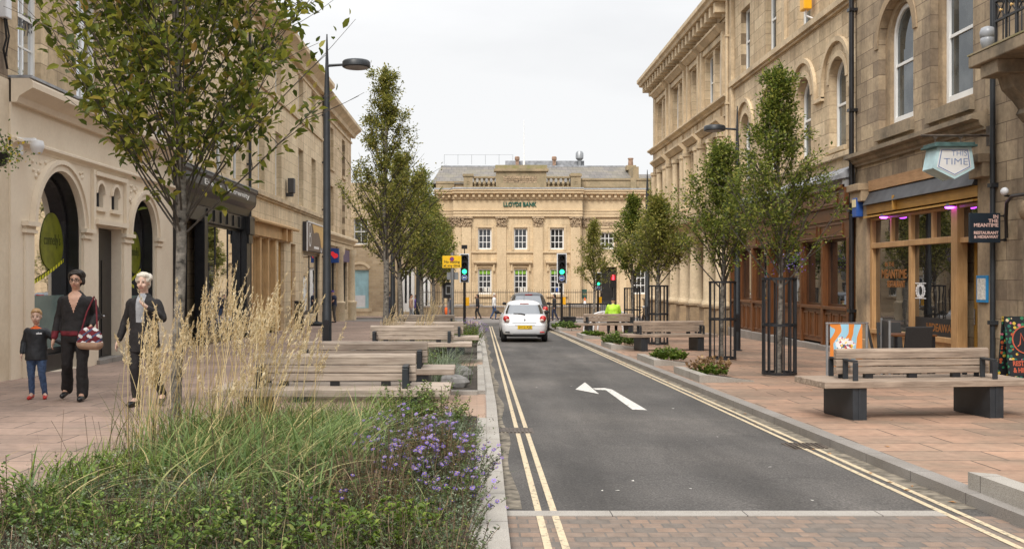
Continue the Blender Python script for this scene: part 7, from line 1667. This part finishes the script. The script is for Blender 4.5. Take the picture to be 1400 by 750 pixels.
# ---- feather reed grass
WIND=0.16
def reed(label,x,y,n,h,seed,proto=None,spread=0.22,plume=True):
    rg=np.random.default_rng(seed); lo=gp(x,y,PAVE+0.03); t=thing('reed_grass',label,'grass',lo,0,'feather reed grasses in the left bed')
    base=np.stack([rg.normal(0,spread*.45,n),rg.normal(0,spread*.45,n),np.zeros(n)],1); az=rg.normal(0.1,1.0,n); L=h*rg.uniform(.68,1.04,n); lean=np.clip(rg.normal(WIND,.10,n),0.0,.5); bend=rg.uniform(.02,.16,n)
    V_,F_,T_,P=blades(rg,base,az,L,lean,bend,np.full(n,.0052),8,False); arr_mesh('stems',V_,F_,tint=T_,mat=M['straw'],parent=t)
    if plume:
        k=46; segP=P[:,-3:,:]; s=rg.random((n,k))*0.94; a=segP[:,0,None,:]; b_=segP[:,1,None,:]; c=segP[:,2,None,:]; s2=s[:,:,None]
        C=np.where(s2<.5,a+(b_-a)*s2*2,b_+(c-b_)*(s2*2-1)); ax=nrm((segP[:,2]-segP[:,0]))[:,None,:]; off=rg.normal(0,1,(n,k,3))*(0.013*(1.15-s2)); C=(C+off).reshape(-1,3)
        D=(ax+rg.normal(0,.42,(n,k,3))).reshape(-1,3); U=rg.normal(0,1,(n*k,3)); Lq=rg.uniform(.025,.05,n*k); V2,F2,T2=leafset(rg,C,D,U,Lq,Lq*.22); arr_mesh('plumes',V2,F2,tint=T2,mat=M['plume'],parent=t)
    m=n*2; base=np.stack([rg.normal(0,spread*.6,m),rg.normal(0,spread*.6,m),np.zeros(m)],1); az=rg.uniform(0,6.28,m); V_,F_,T_,_=blades(rg,base,az,rg.uniform(.4,.85,m),np.clip(rg.normal(.25,.15,m),0,.7),rg.uniform(.1,.5,m),rg.uniform(.005,.009,m),7); arr_mesh('leaves',V_,F_,tint=T_,mat=M['reed_leaf'],parent=t)
    return t
for i,(x,y,n,h,lab) in enumerate(((-3.0,9.3,20,1.45,'feathery reed grass at the left end, in front of the near tree trunk'),(-2.62,9.5,38,1.78,'feathery reed grass just right of the near tree trunk'),(-2.28,9.2,38,1.66,'feathery reed grass second to the right of the near trunk'),(-2.05,9.55,30,1.66,'feathery reed grass in the middle of the tan stand'),(-1.95,9.2,20,1.45,'feathery reed grass nearer the bench end of the tan stand'),(-1.75,9.8,12,1.25,'feathery reed grass at the right end of the tan stand by the bench'),(-2.75,8.5,26,1.22,'shorter feathery reed grass at the front left of the tan stand'),(-2.0,8.6,16,1.0,'shorter feathery reed grass at the front of the tan stand'))):
    reed(lab,x,y,n,h,100+i)
rg0=[(-2.0,22.5,26,1.3,'tan reed grass between the far left benches'),(-1.3,23.0,22,1.1,'thin tan reed grass beside the third left bench'),(-1.5,31,30,1.5,'tan reed grass in the far left bed by the trunks')]
for i,(x,y,n,h,lab) in enumerate(rg0): reed(lab,x,y,n,h,130+i)
lo=gp(-4.1,6.6,PAVE); 
reed('stray feathery plumes entering at the left edge of the picture',-3.5,6.55,12,0.95,140,spread=.1)
# ---- strap leaved grasses
def strapg(label,x,y,n,L0,seed,mat='strap',w=(.008,.016),bd=(.35,.9),spread=.16,group='strap leaved grass clumps in the near left bed',name='grass_clump'):
    rg=np.random.default_rng(seed); lo=gp(x,y,PAVE+0.03); t=thing(name,label,'grass',lo,0,group)
    base=np.stack([rg.normal(0,spread,n),rg.normal(0,spread,n),np.zeros(n)],1); az=rg.normal(0.3,1.5,n); V_,F_,T_,_=blades(rg,base,az,L0*rg.uniform(.55,1.15,n),np.clip(rg.normal(.28,.18,n),0,.8),rg.uniform(*bd,n),rg.uniform(*w,n),8); arr_mesh('leaves',V_,F_,tint=T_,mat=M[mat],parent=t,smooth=True); return t
SP=[(-2.55,9.0,'blue green strap grass beneath the left reed plumes'),(-2.2,8.7,'blue green strap grass beneath the densest reed plumes'),(-1.85,8.9,'strap grass under the middle of the reed stand'),(-1.5,8.8,'strap grass at the right foot of the reed stand'),(-1.2,8.5,'strap grass with tan blades left of the asters'),(-2.35,8.0,'strap grass in front of the left reed plumes'),(-1.9,7.9,'strap grass flopping at the centre of the near bed'),(-1.45,7.9,'wide strap grass with dry blades at the bed centre'),(-1.1,7.7,'strap grass with many dry tan blades beside the brown stems'),(-2.1,7.3,'strap grass edging the low herbs on the left'),(-1.6,7.2,'strap grass edging the low herbs at the centre'),(-1.0,9.3,'strap grass in front of the closest left bench')]
for i,(x,y,lab) in enumerate(SP): strapg(lab,x,y,150,0.70 if y>7.5 else 0.58,200+i)
for i,(x,y,lab) in enumerate(((-1.3,9.9,'fresh green fine grass in front of the closest bench'),(-0.95,10.1,'fresh green fine grass nearest the right bench end'),(-1.7,10.1,'fresh green fine grass behind the reed stand'))): strapg(lab,x,y,210,0.55,230+i,'herb_lime',(.004,.007),(.15,.5),.15,'fine green grasses before the bench')
for i,(x,y,lab) in enumerate(((-2.75,7.75,'lime green narrow leaved clump at the left of the near bed'),(-2.4,7.45,'lime green narrow leaved clump beside the low herbs'))): strapg(lab,x,y,170,0.34,240+i,'herb_lime',(.010,.018),(.2,.7),.14,'lime green clumps in the near left bed')
strapg('silvery grass spilling beside the second left bench and rocks',-0.50,16.3,200,0.75,250,'herb_grey',(.006,.012),(.3,.8),.16); strapg('silvery grass by the granite return of the second bed',-0.62,18.2,160,0.7,251,'herb_grey',(.006,.012),(.3,.8),.16)
# ---- leafy plants
def sprigs(rg,n,R0,h,lp,ls,up=0.6,dome=True,wr=0.45,x0=0,y0=0,big=False,hv=.35):
    """n stems with lp leaves each; returns stem blades and leaves"""
    a=rg.uniform(0,6.28,n); r=R0*np.sqrt(rg.random(n)); base=np.stack([x0+r*np.cos(a)*.75,y0+r*np.sin(a)*.75,np.zeros(n)],1)
    L=h*(np.sqrt(np.maximum(1-(r/R0)**2*.65,.1)) if dome else 1)*rg.uniform(1-hv,1.08,n); az=a+rg.normal(0,.6,n); lean=np.clip(r/R0*.45+rg.normal(0,.1,n),0,.75); bend=rg.uniform(0,.2,n)
    V1,F1,T1_,P=blades(rg,base,az,L,lean,bend,np.full(n,.0045),5,False)
    s=rg.uniform(.15,1.0,(n,lp))**0.8; seg=np.minimum((s*5).astype(int),4); fr_=(s*5-seg)[:,:,None]; ii=np.arange(n)[:,None]
    C=P[ii,seg]*(1-fr_)+P[ii,seg+1]*fr_; th=rg.uniform(0,6.28,(n,lp)); D=np.stack([np.cos(th),np.sin(th),np.full_like(th,up)],2); Lq=ls*rg.uniform(.55,1.2,(n,lp)); C=C+nrm(D.reshape(-1,3)).reshape(n,lp,3)*Lq[:,:,None]*.5
    U=np.stack([rg.normal(0,.4,n*lp),rg.normal(0,.4,n*lp),np.ones(n*lp)],1); V2,F2,T2=leafset(rg,C.reshape(-1,3),D.reshape(-1,3),U,Lq.ravel(),Lq.ravel()*wr,big); return (V1,F1,T1_),(V2,F2,T2),P
def plant(name,label,catg,x,y,n,R0,h,lp,ls,lm,seed,stem='dry_stem',group=None,wr=.45,big=False,fl=None,flm=None,up=.6,hbase=PAVE+.03,hv=.35):
    rg=np.random.default_rng(seed); lo=gp(x,y,hbase); t=thing(name,label,catg,lo,0,group); A,B_,P=sprigs(rg,n,R0,h,lp,ls,up,wr=wr,big=big,hv=hv)
    arr_mesh('stems',A[0],A[1],tint=A[2],mat=M[stem],parent=t); arr_mesh('foliage',B_[0],B_[1],tint=B_[2],mat=M[lm],parent=t)
    if fl:
        tops=P[:,-1,:]; idx=rg.choice(n,fl,replace=fl>n); C=tops[idx]+np.stack([rg.normal(0,.03,fl),rg.normal(0,.03,fl),rg.uniform(-.06,.03,fl)],1)
        parts=[]; pet=10; tl=np.stack([rg.normal(0,.30,fl),rg.normal(-.55,.25,fl),np.ones(fl)],1); N_=nrm(tl); X_=nrm(np.cross(N_,np.array([[0,1.,0.2]]))); Y_=np.cross(N_,X_); rr=rg.uniform(.012,.019,fl)[:,None]
        for k in range(pet):
            th=2*math.pi*k/pet; D=X_*math.cos(th)+Y_*math.sin(th); L=(rr*1.0)[:,0]; parts.append(leafset(rg,C+D*rr*.62,D+N_*.1,N_,L,L*.42))
        tt=np.tile(rg.random(fl),pet); V_,F_,_=cat(parts); arr_mesh('blossoms',V_,F_,tint=np.clip(tt+rg.normal(0,.12,len(tt)),0,1),mat=M[flm],parent=t)
        mb=MB()
        for c,n_ in zip(C,N_): mb.ell(Vector(c)+Vector(n_)*.002,(.0048,.0048,.004),6,4)
        mb.build('blossom_dot',M['aster_eye'],t)
    return t
GA='purple asters in the near left bed'
AS=[(-0.58,8.9,64,.30,.50,60,'purple aster at the top left of the flowers, with dark stems'),(-0.72,8.1,50,.26,.42,56,'purple aster left of the rust coloured mound'),(-0.50,7.3,56,.26,.44,52,'purple aster mass in the middle of the flower bed'),(-0.16,7.15,76,.27,.48,96,'largest purple aster spilling toward the granite kerb'),(-0.16,6.3,60,.24,.36,38,'low purple aster at the front beside the granite kerb'),(-0.34,8.45,30,.18,.46,26,'thin purple aster behind the rust coloured mound'),(-0.9,6.2,12,.12,.30,6,'few purple asters among the low herbs at the centre')]
for i,(x,y,n,r,h,f,lab) in enumerate(AS): plant('aster_plant',lab,'flowers',x,y,n,r,h,24,.030,'aster_leaf',300+i,group=GA,wr=.3,fl=f,flm='aster')
plant('rust_shrub','rounded rust brown twiggy mound among the asters','shrub',-0.33,7.9,150,.24,.46,22,.020,'rust_leaf',320,wr=.5)
for i,(x,y,lab) in enumerate(((-0.75,10.5,'dark leaved bush in front of the right end of the closest left bench'),(-0.42,10.3,'dark leaved bush behind the asters nearest the paved gap'),(-0.32,9.4,'pale green leafy bush by the granite kerb behind the asters'))): plant('leafy_bush',lab,'bush',x,y,90,.34,.55 if i<2 else .36,20,.036,'herb' if i<2 else 'herb_grey',330+i,group='bushes behind the asters',wr=.55)
plant('dry_perennial','tangle of bare brown stems between strap grass and asters','plant',-0.78,6.9,150,.30,.46,5,.02,'rust_leaf',340); plant('dry_perennial','bare brown stems in front of the biggest aster','plant',-0.62,6.35,110,.26,.40,6,.02,'rust_leaf',341)
GH='broad leaved green herbs at the front of the near bed'
HB=[(-2.72,5.95,'tall broad leaved herb at the bottom left corner of the bed'),(-2.35,5.7,'broad leaved herb second from the bottom left corner'),(-1.95,5.35,'broad leaved herb at the bottom, left of centre'),(-1.5,5.2,'broad leaved herb at the bottom under the strap grass'),(-1.1,5.25,'broad leaved herb at the bottom centre of the bed'),(-0.72,5.3,'bright broad leaved herb at the bottom right of the bed'),(-0.42,5.55,'bright broad leaved herb nearest the granite kerb'),(-2.55,6.75,'broad leaved herb beside the left bed edging'),(-1.3,5.9,'broad leaved herb amid the grey green ground cover'),(-0.95,5.75,'broad leaved herb left of the brown stems')]
for i,(x,y,lab) in enumerate(((-2.6,6.3,'arching strap leaved clump among the front herbs on the left'),(-1.75,6.4,'arching strap leaved clump among the front herbs at the centre'),(-1.15,6.6,'arching strap leaved clump of dry blades before the brown stems'))): strapg(lab,x,y,70,0.6,260+i,'strap',(.010,.018),(.5,1.1),.13)
strapg('lime green leafy clump nearest the left bed edging',-2.85,7.2,130,0.36,265,'herb_lime',(.012,.02),(.3,.8),.14,'lime green clumps in the near left bed')
for i,(x,y,lab) in enumerate(HB): plant('leafy_herb',lab,'herb',x,y,24,.2,.36 if i else .48,14,.040,'herb_lime' if i in (5,6) else 'herb',350+i,group=GH,wr=.55,big=True)
# ground cover in the near bed: nobody could count it
rg=np.random.default_rng(77); parts=[]; st=[]; zone=[]
for i in range(760):
    x=-3.0+2.98*rg.random()**.9; y=4.0+3.6*rg.random()**.8; kind=rg.random()
    A,B_,P=sprigs(rg,7,.10,.14+.22*rg.random()**1.5,17,.017+.013*rg.random(),wr=.45,x0=x,y0=y)
    zone.append(math.sin(2.6*x+1.0)+math.sin(3.3*y+.8*x)+0.5*math.sin(7*x-5*y)+rg.normal(0,.25))
    for q,dst in ((A,st),(B_,parts)):
        v=q[0].copy(); v[:,2]+=gz(y)+PAVE+.03; dst.append((v,q[1],q[2]))
for i in range(340):
    x=-2.9+2.88*rg.random()**.75; y=7.4+4.2*rg.random(); A,B_,P=sprigs(rg,6,.12,.14+.12*rg.random(),10,.028,wr=.5,x0=x,y0=y); zone.append(math.sin(2.6*x+1.0)+math.sin(3.3*y+.8*x)+rg.normal(0,.25))
    for q,dst in ((A,st),(B_,parts)):
        v=q[0].copy(); v[:,2]+=gz(y)+PAVE+.03; dst.append((v,q[1],q[2]))
half=len(parts)*55//100
v,f,tt=cat([p for i,p in enumerate(parts) if -0.35<zone[i]<=0.75]); o=arr_mesh('ground_cover',v,f,tint=tt,mat=M['herb']); tag(o,'low green herbs carpeting the near left bed','ground cover',kind='stuff')
v,f,tt=cat([p for i,p in enumerate(parts) if zone[i]<=-0.35]); o=arr_mesh('ground_cover',v,f,tint=tt,mat=M['aster_leaf']); tag(o,'dark green low plants in patches of the near left bed','ground cover',kind='stuff')
v,f,tt=cat([p for i,p in enumerate(parts) if zone[i]>0.75]); o=arr_mesh('ground_cover',v,f,tint=tt,mat=M['herb_grey']); tag(o,'grey green small leaved herbs carpeting the near left bed','ground cover',kind='stuff')
v,f,tt=cat(st); o=arr_mesh('undergrowth',v,f,tint=tt,mat=M['dry_stem']); tag(o,'thin brown stems of the low herbs in the near left bed','undergrowth',kind='stuff')
# wispy dead stems along the front left and over the kerb
rg=np.random.default_rng(78); n=150; base=np.stack([rg.uniform(-3.0,-.2,n),rg.uniform(5.0,8.3,n),np.zeros(n)],1); base[:,2]=[gz(y)+PAVE for y in base[:,1]]
v,f,tt,_=blades(rg,base,rg.uniform(0,6.28,n),rg.uniform(.35,.75,n),rg.uniform(0,.3,n),rg.uniform(0,.2,n),np.full(n,.0035),5,False); o=arr_mesh('undergrowth',v,f,tint=tt*.7,mat=M['dry_stem']); tag(o,'dead wiry stems standing among the low herbs','undergrowth',kind='stuff')
n=800; base=np.stack([rg.uniform(-3.0,-.2,n),4.4+4.4*rg.random(n),np.zeros(n)],1); base[:,2]=[gz(y)+PAVE for y in base[:,1]]
v,f,tt,_=blades(rg,base,rg.uniform(0,6.28,n),rg.uniform(.16,.46,n),rg.uniform(0,.5,n),rg.uniform(.1,.6,n),rg.uniform(.003,.008,n),6); o=arr_mesh('grass',v,f,tint=tt,mat=M['strap'],smooth=True); tag(o,'loose grass blades growing through the low herbs','grass',kind='stuff')
n=26; base=np.stack([np.full(n,-.22)+rg.uniform(-.1,.05,n),rg.uniform(6.2,9.5,n),np.full(n,.12)],1); base[:,2]+=[gz(y)+PAVE for y in base[:,1]]
v,f,tt,P=blades(rg,base,rg.normal(0,.5,n),rg.uniform(.25,.5,n),rg.uniform(.55,.8,n),rg.uniform(.1,.35,n),np.full(n,.0035),6,False); C=P[:,2:,:].reshape(-1,3); C=np.repeat(C,3,0)+rg.normal(0,.02,(len(C)*3,3)); D=rg.normal(0,1,C.shape); v2,f2,t2=leafset(rg,C,D,np.tile([[0,0,1.]],(len(C),1))+rg.normal(0,.3,C.shape),np.full(len(C),.022),np.full(len(C),.008))
v,f,tt=cat([(v,f,tt),(v2,f2,t2)]); o=arr_mesh('trailing_stems',v,f,tint=tt,mat=M['aster_leaf']); tag(o,'wiry trailing stems leaning from the asters over the granite kerb','stems',kind='stuff')
# second and further beds
for i,(x,y,s_) in enumerate(((-0.35,15.6,.22),(-0.30,17.0,.26),(-0.42,18.6,.20))):
    mb=MB(); mb.ell((0,0,s_*.35),(s_,s_*.8,s_*.55),9,6,Matrix.Rotation(0.7*i,3,'Z')); o=mb.build('rock',M['rock'],None); o.location=gp(x,y,PAVE+.03)
    tag(o,('grey rock nearest the granite return of the second bed','largest grey rock in the second bed','grey rock farthest back in the second bed')[i],'rock','rocks in the second left bed')
    d=o.modifiers.new('d','DISPLACE'); tx=bpy.data.textures.new('rock','CLOUDS'); tx.noise_scale=.2; d.texture=tx; d.strength=.09
for i,(x,y,n,r,h,lm,lab) in enumerate(((-0.42,28.2,210,.62,.72,'herb_lime','bushy bright green shrub at the kerb beside the far left benches'),(-0.9,19.2,90,.45,.35,'herb','low green plant between the second and third left benches'),(-1.9,20.0,90,.5,.4,'herb_grey','grey green plant under the tallest hornbeam'),(-0.7,22.6,80,.35,.4,'aster_leaf','dark purple tinged plant in front of the third left bench'),(-1.5,28.5,140,.6,.55,'herb','green plant behind the far left benches'),(-1.2,38.5,180,.9,.6,'herb','broad green plant in the farthest left bed'),(-2.2,40,160,.9,.6,'herb_grey','grey green plant in the farthest left bed'))): plant('bed_plant',lab,'plant',x,y,n,r,h,18,.05,lm,400+i,group='plants in the farther left beds',wr=.5)
for i,(x,y,lab) in enumerate(((-0.25,37.0,'purple flowers at the kerb end of the farthest left bed'),(-0.1,33.6,'dark purple flowers hanging over the kerb beyond the bright shrub'))): plant('purple_flowers',lab,'flowers',x,y,90,.42,.6,12,.035,'aster_leaf',420+i,fl=220,flm='aster',wr=.35)
# right beds
RBD=[(4.1,17.9,70,.36,.20,'herb_lime','low bright green plant under the brown flower heads, right kerb'),(4.1,21.9,120,.42,.30,'herb_lime','bright yellow green low plant beside the middle right bench'),(4.05,28.7,190,.62,.42,'herb','big leafy green plant spilling over the right kerb'),(3.95,35.0,80,.5,.22,'herb_lime','low green plant in front of the far right bench'),(3.75,43.0,170,.75,.34,'herb','wide green plant at the far right kerb corner')]
for i,(x,y,n,r,h,lm,lab) in enumerate(RBD): plant('bed_plant',lab,'plant',x,y,n,r,h,18,.055 if y<30 else .07,lm,440+i,group='plants in the right kerb beds',wr=.6,big=True)
t=plant('sedum_plant','brown dried flower heads in the planter nearest on the right','flowers',4.12,18.05,60,.42,.34,9,.06,'sedum',450,wr=.8,up=1.6,hv=.2)
# baskets
o,lo=BASKETS[0]; lo=Vector((8.45,27.6,1.95)); o.location=lo
mb=MB(); mb.lathe([(0.02,-.2),(.14,-.14),(.2,0)],(0,0,0),14); mb.build('bowl',M['black_paint'],o); mb=MB(); mb.tube([(0,0,.75),(0,0,.45)],.008,5); 
for a in (0,2.1,4.2): mb.tube([(.19*math.cos(a),.19*math.sin(a),0),(0,0,.45)],.006,4)
mb.tube([(0,0,.75),(0.65,0,.75)],.014,6); mb.build('hanger',M['black_paint'],o)
rg=np.random.default_rng(9); n=420; C=rg.normal(0,1,(n,3))*np.array([.17,.17,.13]); v,f,tt=leafset(rg,C,rg.normal(0,1,(n,3)),rg.normal(0,1,(n,3)),np.full(n,.06),np.full(n,.035)); arr_mesh('foliage',v,f,tint=tt,mat=M['herb'],parent=o); n=160; C=rg.normal(0,1,(n,3))*np.array([.2,.2,.16]); v,f,tt=leafset(rg,C,rg.normal(0,1,(n,3)),rg.normal(0,1,(n,3)),np.full(n,.05),np.full(n,.045)); arr_mesh('blossoms',v,f,tint=tt,mat=M['aster'],parent=o)
lo=Vector((-7.05,14.95,3.35)); o=thing('hanging_basket','hanging basket with yellow flowers cut by the left edge','basket',lo)
mb=MB(); mb.lathe([(0.02,-.24),(.16,-.18),(.22,-.02)],(0,0,0),14); mb.build('bowl',M['black_paint'],o); mb=MB(); 
for a in (0,2.1,4.2): mb.tube([(.2*math.cos(a),.2*math.sin(a),-.02),(0,0,.5)],.006,4)
mb.tube([(0,0,.5),(-.87,0,.5)],.014,6); mb.build('hanger',M['black_paint'],o)
n=500; C=rg.normal(0,1,(n,3))*np.array([.19,.19,.13]); v,f,tt=leafset(rg,C,rg.normal(0,1,(n,3)),rg.normal(0,1,(n,3)),np.full(n,.055),np.full(n,.03)); arr_mesh('foliage',v,f,tint=tt,mat=M['herb'],parent=o); n=70; C=rg.normal(0,1,(n,3))*np.array([.2,.2,.1])+np.array([.02,0,.06]); v,f,tt=leafset(rg,C,rg.normal(0,1,(n,3)),rg.normal(0,1,(n,3)),np.full(n,.05),np.full(n,.045)); arr_mesh('blossoms',v,f,tint=tt,mat=M['yellow_petal'],parent=o)

# ================================================================== CAMERA, SKY, LIGHT
cam=bpy.data.cameras.new('camera'); co=bpy.data.objects.new('camera',cam); COL.objects.link(co); co.location=(0,0,CAMH); co.rotation_euler=(R(90),0,0)
cam.sensor_width=36.0; cam.lens=36.0*F_PX/1400.0; cam.shift_x=(700-VX)/1400.0; cam.shift_y=(HY-375)/1400.0; cam.clip_end=2000; cam.clip_start=0.05; scene.camera=co
SUN_EL,SUN_AZ=R(46),R(200)      # azimuth measured from +Y clockwise: behind the camera and a little to the left
w=bpy.data.worlds.new('World'); scene.world=w; w.use_nodes=True; t=w.node_tree; bg=t.nodes['Background']
sk=N(t,'ShaderNodeTexSky'); sk.sky_type='NISHITA'; sk.sun_disc=False; sk.sun_elevation=SUN_EL; sk.sun_rotation=SUN_AZ; sk.air_density=1.0; sk.dust_density=3.0
tc=N(t,'ShaderNodeTexCoord'); mp=N(t,'ShaderNodeMapping'); mp.inputs['Scale'].default_value=(1,1,3.2); t.links.new(tc.outputs['Generated'],mp.inputs['Vector'])
n1=noise(t,mp.outputs[0],1.5,6,0.55); cl=ramp(t,[(0.30,(3.75,3.8,3.9)),(0.46,(4.65,4.68,4.73)),(0.62,(5.15,5.16,5.18))]); t.links.new(n1.outputs['Fac'],cl.inputs[0])
sz=N(t,'ShaderNodeSeparateXYZ'); t.links.new(tc.outputs['Generated'],sz.inputs[0]); mr=N(t,'ShaderNodeMapRange'); mr.inputs['From Min'].default_value=0.22; mr.inputs['From Max'].default_value=0.95; mr.inputs['To Min'].default_value=1.0; mr.inputs['To Max'].default_value=2.5; t.links.new(sz.outputs['Z'],mr.inputs['Value'])   # an overcast sky is brightest overhead
c0=mixc(t,1.0,cl.outputs[0],mr.outputs[0],'MULTIPLY')
c=mixc(t,0.965,sk.outputs[0],c0); t.links.new(c,bg.inputs['Color']); bg.inputs['Strength'].default_value=0.1
sl=bpy.data.lights.new('sun','SUN'); sl.energy=1.5; sl.angle=R(18); sl.color=(1.0,0.95,0.88); so=bpy.data.objects.new('sun',sl); COL.objects.link(so)
d=Vector((math.sin(SUN_AZ)*math.cos(SUN_EL),math.cos(SUN_AZ)*math.cos(SUN_EL),math.sin(SUN_EL))); so.rotation_euler=d.to_track_quat('Z','Y').to_euler(); so.location=(0,-10,30)
scene.view_settings.view_transform='Standard'; scene.view_settings.look='None'; scene.view_settings.gamma=1.0; scene.view_settings.use_curve_mapping=False; scene.view_settings.exposure=0.90
scene.cycles.use_denoising=True; scene.cycles.max_bounces=6; scene.cycles.transparent_max_bounces=4; scene.cycles.sample_clamp_indirect=6.0
